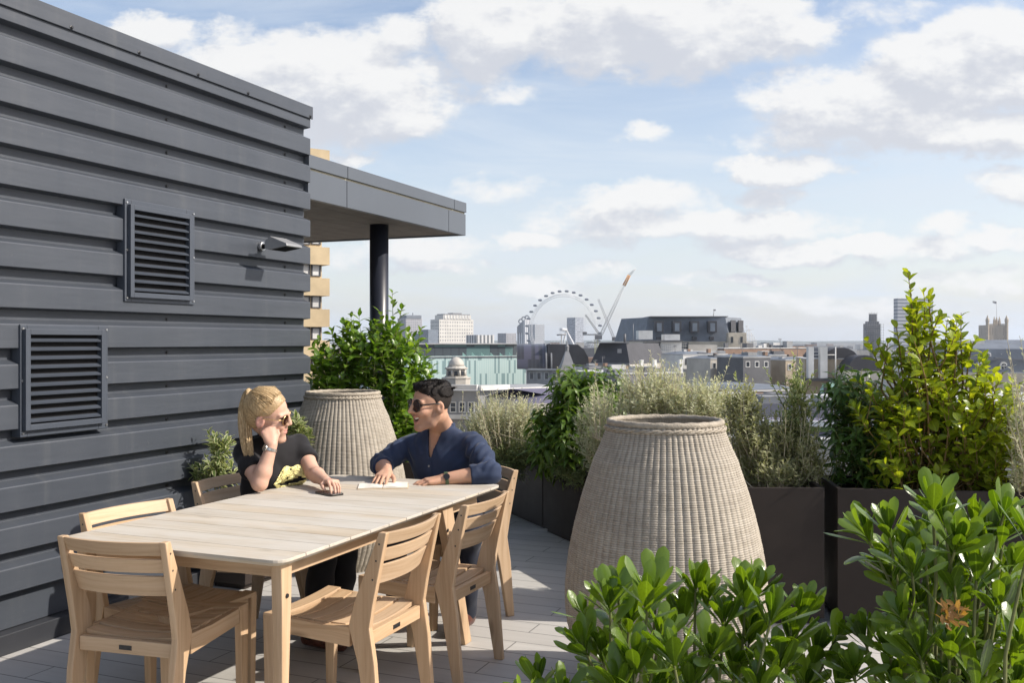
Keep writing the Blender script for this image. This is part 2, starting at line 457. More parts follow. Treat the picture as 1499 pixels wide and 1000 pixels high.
for uu in (104, 203, 289, 362, 453): screw(wall_uv(uu, 100)[0]-.01, 3.075, .014)
def vent(u0, u1, v0, v1, iu0, iu1, iv0, iv1, label):
    ta, za = wall_uv(u0, v0, .012); tb, zb_ = wall_uv(u1, v1, .012)
    ia, ja = wall_uv(iu0, iv0, .03); ib, jb = wall_uv(iu1, iv1, .03)
    za = wall_uv(u0, v0, .012)[1]; zb_ = wall_uv(u0, v1, .012)[1]
    ja = wall_uv(iu0, iv0, .03)[1]; jb = wall_uv(iu0, iv1, .03)[1]
    root = bpy.data.objects.new('louvre_vent', None); COL.objects.link(root); root.parent = wall
    root.matrix_parent_inverse = Matrix.Translation(wall.location).inverted(); root['label'] = label
    def bar(m_, t0, t1, z0, z1, o0, o1):
        m_.hexa([wall_pt(t0, z0, o0), wall_pt(t1, z0, o0), wall_pt(t1, z0, o1), wall_pt(t0, z0, o1), wall_pt(t0, z1, o0), wall_pt(t1, z1, o0), wall_pt(t1, z1, o1), wall_pt(t0, z1, o1)])
    m_ = MB()
    for (a, b, c, d, o) in ((ta, ia, za, zb_, .012), (ib, tb, za, zb_, .012), (ia, ib, za, ja, .012), (ia, ib, jb, zb_, .012)):
        bar(m_, a, b, min(c, d), max(c, d), -.050, o)
    o = m_.build('vent_flange', M['louvre'], root, bevel=.003)
    e = .028; m_ = MB()
    for (a, b, c, d) in ((ia-e, ia, ja+e, jb-e), (ib, ib+e, ja+e, jb-e), (ia, ib, ja, ja+e), (ia, ib, jb-e, jb)):
        bar(m_, a, b, min(c, d), max(c, d), .0122, .036)
    m_.build('vent_frame', M['louvre'], root, bevel=.002)
    m_ = MB(); bar(m_, ia+.001, ib-.001, jb+.001, ja-.001, .0008, .004); m_.build('vent_backing', M['void'], root)  # black sheet put in for the shade inside the vent
    n = 10
    for i in range(n):
        zc = jb+(ja-jb)*(i+.42)/n; h = (ja-jb)/n
        m_ = MB(); T = .003
        lo, hi = zc-h*.22, zc+h*.20
        q = []
        for tt in (ia+.002, ib-.002):
            q.append([wall_pt(tt, lo, .030), wall_pt(tt, lo+.007, .032), wall_pt(tt, hi, .009), wall_pt(tt, hi-T, .0065), wall_pt(tt, lo+.003, .027)])
        m_.rings(q, along=L); m_.build('louvre_blade', M['louvre'], root)
    for tt in (ta+.012, tb-.012):
        for zz in (za-.02, (za+zb_)/2, zb_+.02):
            m_ = MB(); c = wall_pt(tt, zz, .012)
            m_.rings([[c+(L*math.cos(q*math.pi/3)+UP*math.sin(q*math.pi/3))*r+W*o_ for q in range(6)] for r, o_ in ((.008, 0), (.006, .006))])
            m_.build('rivet', M['steel'], root)
vent(183, 285, 290, 441, 196, 277, 307, 428, 'upper louvred vent nearer the end of the wall')
vent(30, 158, 475, 641, 44, 148, 490, 622, 'lower louvred vent nearer the camera')

# floodlight on the wall
tl, zl = wall_uv(381, 361)
lamp = thing('wall_floodlight', 'small grey floodlight with a wedge-shaped head fixed on the ribbed metal wall', 'lamp', wall_pt(tl, zl, 0))
def lp(t, z, o): return wall_pt(tl+t, zl+z, o)
mb = MB()
mb.rings([[lp(.028*math.cos(a*math.pi/6), .032*math.sin(a*math.pi/6), o) for a in range(12)] for o in (.001, .025)]); part(mb, 'wall_plate', M['steel'], lamp, bevel=.004)
mb = MB(); mb.tube([lp(0, 0, .02), lp(0, .004, .08), lp(0, .0, .10)], .017, 10); part(mb, 'arm', M['void'], lamp)
mb = MB(); mb.tube([lp(-.035, 0, .10), lp(.035, 0, .10)], .026, 12); part(mb, 'knuckle', M['clad_dark'], lamp)
mb = MB()
hw = .085
def hd(o, z): return [lp(-hw, z, o), lp(hw, z, o)]
pr = [(.095, .022), (.14, .056), (.265, .006), (.272, -.012), (.13, -.032), (.098, -.022)]
mb.rings([[lp(-hw, z, o) for o, z in pr], [lp(hw, z, o) for o, z in pr]]); part(mb, 'lamp_head', M['lampgrey'], lamp, bevel=.004)
mb = MB(); mb.hexa([lp(-hw+.012, -.0325, .145), lp(hw-.012, -.0325, .145), lp(hw-.012, -.0175, .25), lp(-hw+.012, -.0175, .25), lp(-hw+.012, -.0285, .145), lp(hw-.012, -.0285, .145), lp(hw-.012, -.0135, .25), lp(-hw+.012, -.0135, .25)])
part(mb, 'lens', M['void'], lamp)

# ================================================================ canopy and its column
FZ0, FZ1 = 2.50, 2.815
TE = 5.16; TC = T1+.001
can = thing('roof_canopy', 'flat grey panelled roof canopy jutting out past the end of the metal wall', 'canopy', wall_pt(TE, 0, -.9))
CW = 2.6
def cpart(name, t0, t1, z0, z1, o0, o1, m, **k):
    m_ = MB(); m_.hexa([wall_pt(t0, z0, o0), wall_pt(t1, z0, o0), wall_pt(t1, z0, o1), wall_pt(t0, z0, o1), wall_pt(t0, z1, o0), wall_pt(t1, z1, o0), wall_pt(t1, z1, o1), wall_pt(t0, z1, o1)])
    return part(m_, name, m, can, **k)
ta = wall_uv(508, 280, -.02)[0]; tb = wall_uv(657, 320, -.02)[0]
g = .004
ZJ = FZ1-.098
for a, b in ((TC, ta-g), (ta+g, tb-g), (tb+g, TE)):
    cpart('fascia_panel', a, b, FZ0, ZJ-.012, -.06, -.02, M['fascia'], bevel=.002)
for a, b in ((TC, ta-g), (ta+g, tb+.10), (tb+.10+2*g, TE)):
    cpart('roof_edge_panel', a, b, ZJ+.004, FZ1, -.06, -.012, M['fascia'], bevel=.002)
cpart('joint_strip', TC, TE-.004, ZJ-.0118, ZJ+.0038, -.06, -.031, M['trim'])
cpart('end_fascia', TE-.04, TE, FZ0, FZ1, -CW, -.061, M['fascia'])
cpart('roof_deck', TC-.35, TE-.041, FZ1-.06, FZ1-.004, -CW, -.061, M['fascia'])
nb = 12
for i in range(nb):
    a = -.062-(CW-.07)*i/nb; b = -.062-(CW-.07)*(i+1)/nb+.006
    cpart('soffit_board', TC-.35, TE-.041, FZ0+.012, FZ0+.03, b, a, M['soffit'])
ck = P(555, 500, 8.55)
mb = MB(); mb.lathe([(.083, -.3), (.083, FZ0+.02-0)], (ck.x, ck.y, 0), 32)
part(mb, 'column', M['column'], can)
# ================================================================ table
NL = Vector((-1.709, 3.633, 0)); TW, TL, TZ = 1.01, 1.89, .74
def tp(w_, l_, z=0.0): return NL+W*w_+L*l_+UP*z
TROT = -TH     # local x -> W, local y -> L
table = thing('dining_table', 'long teak dining table with a weathered slatted top and rounded corners', 'table', tp(TW/2, TL/2), TROT)
hw, hl = TW/2, TL/2
n = 13; sw = TL/n; gp = .0013
def board(y0, y1, first, last):
    r = .05; T = .024
    pts = []
    def arc(cx, cy, a0, a1): return [(cx+r*math.cos(a0+(a1-a0)*k/5), cy+r*math.sin(a0+(a1-a0)*k/5)) for k in range(6)]
    if first: pts += arc(-hw+r, y0+r, math.pi, 1.5*math.pi)+arc(hw-r, y0+r, 1.5*math.pi, 2*math.pi)
    else: pts += [(-hw, y0), (hw, y0)]
    if last: pts += arc(hw-r, y1-r, 0, .5*math.pi)+arc(-hw+r, y1-r, .5*math.pi, math.pi)
    else: pts += [(hw, y1), (-hw, y1)]
    m_ = MB()
    ins = lambda q: (q[0]*(1-.016/hw), q[1]+(.014 if first and q[1] < y0+.06 else -.014 if last and q[1] > y1-.06 else 0), TZ-T)
    m_.rings([[ins(q) for q in pts], [(q[0], q[1], TZ-.011) for q in pts], [(q[0], q[1], TZ) for q in pts]], along=Vector((1, 0, 0)))
    return m_
for i in range(n):
    y0 = -hl+i*sw+(gp if i else 0); y1 = -hl+(i+1)*sw-(gp if i < n-1 else 0)
    board(y0, y1, i == 0, i == n-1).build('tabletop_board', M['teak_top'], table, bevel=.0018)
AZ = TZ-.0245
for x in (-hw+.098, hw-.098):
    m_ = MB(); m_.abox(x-.012, x+.012, -hl+.10, hl-.12, AZ-.065, AZ); m_.build('side_apron', M['teak'], table, bevel=.002)
for y in (-hl+.11, 0.0, hl-.13):
    m_ = MB(); m_.abox(-hw+.111, hw-.111, y-.012, y+.012, AZ-.06, AZ-.001); m_.build('cross_rail', M['teak'], table, bevel=.002)
def leg(x, y0, y1, wt, wb, sx, t=.02):
    """slanted, tapering: top at y0, foot at y1"""
    m_ = MB()
    q = []
    for z, yy, hw_, hx in ((0, y1, wb/2, t*.62), (.3, y1+(y0-y1)*.42, wb/2*1.08, t*.8), (.56, y1+(y0-y1)*.79, wt/2*.98, t), (AZ-.001, y0, wt/2*1.15, t)):
        q.append([(x-hx, yy-hw_, z), (x+hx, yy-hw_, z), (x+hx, yy+hw_, z), (x-hx, yy+hw_, z)])
    m_.rings(q, along=Vector((0, 0, 1)))
    o = m_.build('leg', M['teak'], table, bevel=.004)
    b = MB(); b.tube([(x+sx*(t-.001), y0, .60), (x+sx*(t+.004), y0, .60)], .008, 8); b.build('bolt', M['screw'], o)
for sx in (-1, 1):
    leg(sx*(hw-.060), -hl+.085, -hl+.085, .056, .038, sx, .022)
    leg(sx*(hw-.060), -hl+1.335, -hl+1.585, .095, .072, sx, .022)

# ================================================================ chairs
def chair_parts(root):
    cw = .224; T = .027                  # half width, post thickness
    def post(sx):
        m_ = MB(); x0, x1 = sorted((sx*cw, sx*(cw-T)))
        pr = [(-.292, -.250, 0), (-.268, -.196, .30), (-.247, -.158, .43), (-.262, -.182, .52), (-.318, -.287, .785)]
        m_.rings([[(x0, a, z), (x1, a, z), (x1, b, z), (x0, b, z)] for a, b, z in pr], along=Vector((0, 0, 1)))
        o = m_.build('rear_leg', M['teak'], root, bevel=.004)
        for zz in (.61, .68, .742):
            yc = -.262-.056*(zz-.52)/.265+.03
            b = MB(); b.tube([(sx*(cw-.0005), yc-.01, zz), (sx*(cw+.0006), yc-.01, zz)], .004, 7); b.build('dowel', M['screw'], o)
    def fleg(sx):
        m_ = MB(); x0, x1 = sorted((sx*cw, sx*(cw-.030)))
        pr = [(.180, .214, 0), (.166, .222, .36), (.162, .224, .433)]
        m_.rings([[(x0, a, z), (x1, a, z), (x1, b, z), (x0, b, z)] for a, b, z in pr], along=Vector((0, 0, 1)))
        m_.build('front_leg', M['teak'], root, bevel=.004)
    for s in (-1, 1): post(s); fleg(s)
    for s in (-1, 1):
        m_ = MB(); x0, x1 = sorted((s*(cw-.003), s*(cw-.027)))
        m_.rings([[(x0, y, zb_), (x1, y, zb_), (x1, y, zt), (x0, y, zt)] for y, zb_, zt in ((-.162, .352, .427), (-.03, .360, .423), (.161, .372, .433))], along=Vector((0, 1, 0)))
        m_.build('side_rail', M['teak'], root, bevel=.003)
    m_ = MB(); m_.abox(-cw+T+.001, cw-T-.001, -.235, -.212, .356, .408); rr = m_.build('rear_rail', M['teak'], root, bevel=.003)
    m_ = MB(); m_.abox(-.026, .026, -.2372, -.2352, .372, .388); m_.build('maker_plate', M['screw'], rr)
    m_ = MB(); m_.abox(-cw+.036, cw-.036, .19, .212, .365, .415); m_.build('front_rail', M['teak'], root, bevel=.003)
    # dished seat slats, side to side
    ns = 6; ya, yb = -.205, .226; d = (yb-ya)/ns
    for i in range(ns):
        y0 = ya+i*d+.004; y1 = ya+(i+1)*d-.004
        fall = lambda y: .436+.004*(y/.2)-(.004 if i == 0 else 0)
        half = cw-.0005 if i == ns-1 else (cw-.029)
        q = []
        N = 10
        for k in range(N+1):
            x = -half+2*half*k/N; dip = .020*(1-(x/cw)**2)*(.55 if i == ns-1 else 1)
            q.append([(x, y0, fall(y0)-dip-.017), (x, y1, fall(y1)-dip-.017), (x, y1, fall(y1)-dip), (x, y0, fall(y0)-dip)])
        m_ = MB(); m_.rings(q, along=Vector((1, 0, 0))); m_.build('seat_slat', M['teak'], root, bevel=.0025)
    # curved back slats
    for z0, z1 in ((.578, .655), (.668, .720), (.733, .783)):
        q = []; N = 12; half = cw-T+.004
        for k in range(N+1):
            x = -half+2*half*k/N; bow = -.034*(1-(x/half)**2)
            yy = lambda z: -.182-.105*(z-.52)/.265+bow-.012
            q.append([(x, yy(z0)-.016, z0), (x, yy(z0), z0), (x, yy(z1), z1), (x, yy(z1)-.016, z1)])
        m_ = MB(); m_.rings(q, along=Vector((1, 0, 0))); m_.build('back_slat', M['teak'], root, bevel=.003)
GR = 'teak chairs round the table'
def ang(v): return math.atan2(v.y, v.x)-math.pi/2        # local +y faces v
chair0 = thing('dining_chair', 'empty teak chair at the near end of the table with its back to the camera', 'chair', (0, 0, 0), 0, GR)
chair_parts(chair0)
def seat(o, back_centre, facing, dr=0.0):
    f = Vector(facing); f.rotate(Matrix.Rotation(R(dr), 3, 'Z'))
    o.location = Vector(back_centre)+f*.303; o.location.z = 0; o.rotation_euler = (0, 0, ang(f))
    return o
CHAIRS = [
 ((-1.405, 3.40, 0), L, 7, None),
 ((-.384, 3.71, 0), -W, 0, 'empty teak chair on the right side of the table, the nearer of its two'),
 ((-.113, 4.29, 0), -W, -1, 'empty teak chair on the right side of the table, in front of the man'),
 ((-.10, 5.395, 0), -L, -34, 'teak chair at the far end of the table holding the man in the navy shirt'),
 ((-1.627, 4.09, 0), W, -8, 'empty teak chair pushed under the table beside the ribbed metal wall'),
 ((-1.487, 4.97, 0), W, 0, 'teak chair that the blonde woman in black is sitting on')]
for i, (bc, fc, dr, lab) in enumerate(CHAIRS):
    o = chair0 if i == 0 else copy_tree(chair0)
    if lab: o['label'] = lab
    seat(o, bc, fc, dr)

# ================================================================ woven pots
def rattan_mat():
    m, nt, bs = material('woven_rattan')
    uv = nt.coord('UV'); u, v, _ = nt.sep(uv)
    n1 = nt.noise(nt.comb(u*72.0, v*14.0, 0.0), 1.0, 4, .6); n2 = nt.noise(nt.coord('Object'), 5, 4)
    strand = nt.noise(nt.comb(u*9.0, v*129.0, 3.0), 1.0, 2, .5)
    c = nt.mix(nt.smooth(n1, .3, .7), (.295, .26, .208), (.415, .37, .30))
    c = nt.mix(nt.smooth(strand, .4, .7)*.5, c, (.46, .415, .35))
    c = nt.mix(nt.smooth(nt.noise(nt.comb(u*30.0, v*129.0, 7.0), 1.0, 2), .62, .72)*.5, c, (.22, .18, .14))
    c = nt.mix(nt.smooth(n2, .4, .75)*.4, c, (.27, .235, .19))
    row = nt.math('ABSOLUTE', nt.math('FRACT', v*129.0+.5)-.5)      # 0 on the gap between two strands
    c = nt.mix(nt.smooth(row, .16, .04)*.6, c, (.12, .098, .075))  # groove shade painted into the colour between strands
    nt.put(bs.inputs['Base Color'], c); bs.inputs['Roughness'].default_value = .6; bs.inputs['Specular IOR Level'].default_value = .3
    return m
M['rattan'] = rattan_mat()
M['rattan_rim'] = plain('rattan_rim', (.35, .305, .24), .6, 0, .3, .15, 30, .4, 140)
POT_PROF = [(0, .285), (.06, .325), (.15, .374), (.27, .412), (.38, .424), (.5, .419), (.65, .395), (.82, .353), (.98, .302), (1.08, .259), (1.135, .243)]
def pot_r(z):
    for (z0, r0), (z1, r1) in zip(POT_PROF, POT_PROF[1:]):
        if z <= z1: break
    # catmull through the table
    i = POT_PROF.index((z0, r0)); g_ = lambda k: POT_PROF[max(0, min(len(POT_PROF)-1, k))][1]
    t = (z-z0)/(z1-z0); p0, p1, p2, p3 = g_(i-1), g_(i), g_(i+1), g_(i+2)
    return .5*((2*p1)+(-p0+p2)*t+(2*p0-5*p1+4*p2-p3)*t*t+(-p0+3*p1-3*p2+p3)*t**3)
def make_pot(root):
    NR, KA, NROW, KR = 72, 7, 129, 4
    na = NR*KA; nz = NROW*KR+1; H = 1.135
    th = np.arange(na)/na*2*np.pi; zz = np.linspace(0, H, nz)
    rad = np.array([pot_r(z) for z in zz])
    ribp = (np.arange(na) % KA)/KA
    wide = ((np.arange(na)//KA) % 9 == 0)
    rib = .0065*(np.sqrt(np.maximum(0, 1-(2*ribp-1)**2))*.9)
    rowp = (np.arange(nz) % KR)/KR
    row = .0024*np.sin(np.pi*rowp)
    ri = (np.arange(na)//KA)
    wob = nrng.rand(NROW+1, NR)*.0016
    rr = rad[:, None]+rib[None, :]*np.where(wide, 1.15, 1.0)[None, :]+row[:, None]*(.6+.6*rib[None, :]/.0065)-.006
    rr += wob[np.minimum(np.arange(nz)//KR, NROW)][:, ri]
    V = np.stack([rr*np.cos(th)[None], rr*np.sin(th)[None], np.repeat(zz[:, None], na, 1)], -1).reshape(-1, 3)
    i = np.arange(na); j = (i+1) % na; k = np.arange(nz-1)[:, None]*na
    Fq = np.stack([k+i, k+j, k+na+j, k+na+i], -1).reshape(-1, 4)
    uv = np.stack([np.repeat((th/(2*np.pi))[None], nz, 0), np.repeat((zz/H)[:, None], na, 1)], -1).reshape(-1, 2)
    raw_mesh('woven_body', V, Fq, M['rattan'], root, True, uv)
    # inner lining and floor of the pot
    m_ = MB(); m_.lathe([(.27, .004), (.40, .38), (.34, .82), (.226, 1.13)], (0, 0, 0), 48, caps=False)
    m_.build('lining', M['rattan'], root, fix=False)
    m_ = MB(); m_.lathe([(.01, 0.001), (.282, 0.001), (.282, .02), (.01, .02)], (0, 0, 0), 48); m_.build('base', M['rattan_rim'], root)
    m_ = MB()
    rings = []
    for k in range(96):
        a = 2*math.pi*k/96; rr_ = .236
        rings.append([((rr_+.0135*math.cos(b))*math.cos(a), (rr_+.0135*math.cos(b))*math.sin(a), 1.138+.0135*math.sin(b)+.0015*math.sin(a*24+b)) for b in [2*math.pi*q/12 for q in range(12)]])
    rings.append(rings[0]); m_.rings(rings, True, False, True); m_.build('rolled_rim', M['rattan_rim'], root)
    m_ = MB(); 
    for s_ in range(2):
        m_.tube([((.251+.003*math.cos(k*.9+s_*math.pi))*math.cos(2*math.pi*k/120), (.251+.003*math.cos(k*.9+s_*math.pi))*math.sin(2*math.pi*k/120), 1.114+.005*math.sin(k*.9+s_*math.pi)) for k in range(121)], .0055, 5, caps=False)
    m_.build('plaited_band', M['rattan_rim'], root)
pg = Vector(((973.5-CU)/F*4.12, 4.12, 0))
pot1 = thing('woven_pot', 'large rattan pot standing in the foreground in front of the dark planters', 'pot', pg, .3, 'woven pots')
make_pot(pot1)
pot2 = copy_tree(pot1); pot2['label'] = 'second rattan pot in the corner between the metal wall and the seated people'
pot2.location = ((502-CU)/F*6.42, 6.42, 0); pot2.rotation_euler = (0, 0, 1.1)

# ================================================================ planters
def planter(poly, h, label, inner=.028):
    cx = sum(p[0] for p in poly)/len(poly); cy = sum(p[1] for p in poly)/len(poly)
    root = thing('planter', label, 'planter', (cx, cy, 0), 0, 'dark planters along the terrace edge')
    lp_ = [(p[0]-cx, p[1]-cy) for p in poly]
    n = len(lp_)
    def inset(q, d):
        out = []
        for i in range(n):
            a, b, c = Vector(q[i-1]), Vector(q[i]), Vector(q[(i+1) % n])
            e1 = (b-a).normalized(); e2 = (c-b).normalized(); n1 = Vector((-e1.y, e1.x)); n2 = Vector((-e2.y, e2.x))
            bis = (n1+n2); bis = bis/max(.2, bis.dot(n1)) if bis.length > 0 else n1
            out.append(tuple(b+bis*d))
        return out
    area = sum(lp_[i][0]*lp_[(i+1) % n][1]-lp_[(i+1) % n][0]*lp_[i][1] for i in range(n))
    q = lp_ if area > 0 else lp_[::-1]
    inn = inset(q, inner); feet = inset(q, .025)
    m_ = MB()
    z = lambda ps, h_: [Vector((p[0], p[1], h_)) for p in ps]
    m_.rings([z(feet, .0), z(feet, .03), z(q, .031), z(q, h), z(inn, h), z(inn, h-.09)], caps=False)
    m_.build('planter_box', M['planter'], root, bevel=.003)
    m_ = MB(); m_.prism(inset(q, inner+.0015), h-.16, h-.05); m_.build('soil', M['soil'], root)
    return root
def along(p, d, a, wd, nrm): return None
e = Vector((.378, -.926, 0)).normalized(); en = Vector((.926, .378, 0)).normalized()
A0 = PG(795, 778)
def strip(s0, s1, back=.55, base=A0):
    a = base+e*s0; b = base+e*s1
    return [(a.x, a.y), (b.x, b.y), (b.x+en.x*back, b.y+en.y*back), (a.x+en.x*back, a.y+en.y*back)]
planter(strip(-1.25, -.08, .55, A0+en*.03), .60, 'dark brown planter behind the man, filled with dry silvery shrub')
planter(strip(.0, 1.36), .60, 'dark brown planter with the leafy dark green bush, left of the large woven pot')
planter(strip(1.42, 2.0), .60, 'dark brown planter hidden mostly behind the large woven pot')
zC = .715; yC = 2093/415.0
cx1 = (1207-CU)/F*yC
planter([(cx1-1.0, yC), (cx1, yC), (cx1+.05, yC+.52), (cx1-.95, yC+.52)], zC, 'dark brown planter right of the large woven pot with grey-green shrub')
dx0 = (1226-CU)/F*(yC-.02)
planter([(dx0, yC-.02), (dx0+1.9, yC-.30), (dx0+1.97, yC+.24), (dx0+.06, yC+.50)], zC, 'dark brown planter at the right edge with the tall yellow-green shrub')
M['parapet'] = plain('parapet_white', (.50, .50, .49), .5, 0, .4, .1, 1.5)
# low white parapet at the edge behind the planters
mb = MB()
par = thing('parapet', 'low pale parapet wall at the terrace edge behind the right-hand planters', 'wall', (2.4, 6.6, 0))
mb.box((2.75, 6.65, .40), (.97, -.24, 0), (.24, .97, 0), (0, 0, 1), 3.0, .16, .80); part(mb, 'parapet_wall', M['parapet'], par, bevel=.006)
mb = MB(); mb.box((2.75-.03, 6.65-.09, .52), (.97, -.24, 0), (.24, .97, 0), (0, 0, 1), 2.9, .03, .018); part(mb, 'rail', M['clad_dark'], par)
# ================================================================ the city
GZ = -28.0
M['cityground'] = plain('city_ground', (.11, .108, .105), .9, 0, .2, .3, .02)
mb = MB(); mb.abox(-9000, 9000, 13, 9200, GZ-.5, GZ); tag(mb.build('city_ground', M['cityground']), kind='structure')
# host building under the terrace
def facade(name, wall, glass, w_, h_, mx=.25, mz=.3, rough=.5, refl=.2, line=None):
    """window grid by real-size spacing; v = metres along the wall, u = height"""
    m, nt, bs = material(name)
    uv = nt.coord('UV'); u, v, _ = nt.sep(uv)
    a = nt.math('FRACT', v/w_); b = nt.math('FRACT', u/h_)
    win = nt.math('MULTIPLY', nt.math('GREATER_THAN', nt.math('MULTIPLY', nt.math('SUBTRACT', a, mx), nt.math('SUBTRACT', 1-mx, a)), 0.0),
                  nt.math('GREATER_THAN', nt.math('MULTIPLY', nt.math('SUBTRACT', b, mz), nt.math('SUBTRACT', 1-mz*.55, b)), 0.0))
    cell = nt.new('ShaderNodeTexWhiteNoise', noise_dimensions='2D'); nt.put(cell.inputs['Vector'], nt.comb(nt.math('FLOOR', v/w_), nt.math('FLOOR', u/h_), 0.0))
    g = nt.mix(X(nt, cell.outputs['Value']), glass, tuple(min(1, q*1.8+.02) for q in glass))
    n1 = nt.noise(nt.comb(v*.12, u*.05, 0.0), 1.0, 4)
    wc = nt.mix(nt.smooth(n1, .3, .7), tuple(q*.86 for q in wall), wall)
    nt.put(bs.inputs['Base Color'], nt.mix(win, wc, g))
    nt.put(bs.inputs['Roughness'], nt.math('SUBTRACT', rough+.15, win*(rough-.05)))
    return m
def stripes(name, c1, c2, w_, frac=.5, rough=.4, metal=0, horiz=False, c3=None):
    m, nt, bs = material(name)
    u, v, _ = nt.sep(nt.coord('UV'))
    q = (u if horiz else v)/w_
    f = nt.math('LESS_THAN', nt.math('FRACT', q), frac)
    rn = nt.new('ShaderNodeTexWhiteNoise', noise_dimensions='2D'); nt.put(rn.inputs['Vector'], nt.comb(nt.math('FLOOR', q), nt.math('FLOOR', (v if horiz else u)*.28), 0.0))
    base = nt.mix(f, c1, c2)
    if c3: base = nt.mix(nt.math('GREATER_THAN', X(nt, rn.outputs['Value']), .72), base, c3)
    nt.put(bs.inputs['Base Color'], base); bs.inputs['Roughness'].default_value = rough; bs.inputs['Metallic'].default_value = metal
    return m
for nm, col in dict(slate=(.15, .17, .20), slate_dark=(.055, .055, .062), lead=(.20, .205, .215), stone=(.47, .44, .39), stone_warm=(.40, .33, .24), white=(.66, .66, .64),
                    grey=(.28, .285, .29), darkgrey=(.12, .122, .13), pale=(.5, .5, .49), tan=(.46, .36, .22), cream=(.56, .50, .40), brick=(.26, .17, .12),
                    teal=(.12, .2, .2), glassdark=(.05, .06, .07), steelblue=(.16, .19, .23), purple=(.13, .12, .17), green=(.10, .16, .03), felt=(.19, .19, .22), orange=(.62, .27, .03), red=(.45, .05, .03), mint=(.30, .48, .42)).items():
    M[nm] = plain('city_'+nm, col, .6, 0, .4, .14, .35)

def uv_d(u, d): return P(u, CV, d).to_2d()
def ztop(v, d): return CH+(CV-v)/F*d
def face_pt(c0, c1, u, v):
    """where the ray through (u, v) meets the vertical wall over c0-c1"""
    a, b = Vector(c0), Vector(c1); dr = b-a; k_ = (u-CU)/F
    t = (k_*a.y-a.x)/(dr.x-k_*dr.y); p = a+dr*t
    return Vector((p.x, p.y, CH+(CV-v)/F*p.y)), t
def walls_mb(poly, z0, z1, inset_top=None):
    m_ = MB(); n = len(poly)
    area = sum(poly[i][0]*poly[(i+1) % n][1]-poly[(i+1) % n][0]*poly[i][1] for i in range(n))
    if area < 0: poly = poly[::-1]
    top = poly
    if inset_top:
        cx = sum(p[0] for p in poly)/n; cy = sum(p[1] for p in poly)/n
        top = []
        for i in range(n):
            a, b, c = Vector(poly[i-1]), Vector(poly[i]), Vector(poly[(i+1) % n])
            e1 = (b-a).normalized(); e2 = (c-b).normalized(); n1 = Vector((-e1.y, e1.x)); n2 = Vector((-e2.y, e2.x)); bis = n1+n2; bis /= max(.3, bis.dot(n1))
            top.append(tuple(b+bis*inset_top))
    b0 = len(m_.v); m_.v += [Vector((p[0], p[1], z0)) for p in poly]+[Vector((p[0], p[1], z1)) for p in top]
    for i in range(n):
        j = (i+1) % n; m_.face([b0+i, b0+j, b0+n+j, b0+n+i], Vector((0, 0, 1)))
    m_.face([b0+n+i for i in range(n)]); m_.face([b0+i for i in reversed(range(n))])
    return m_
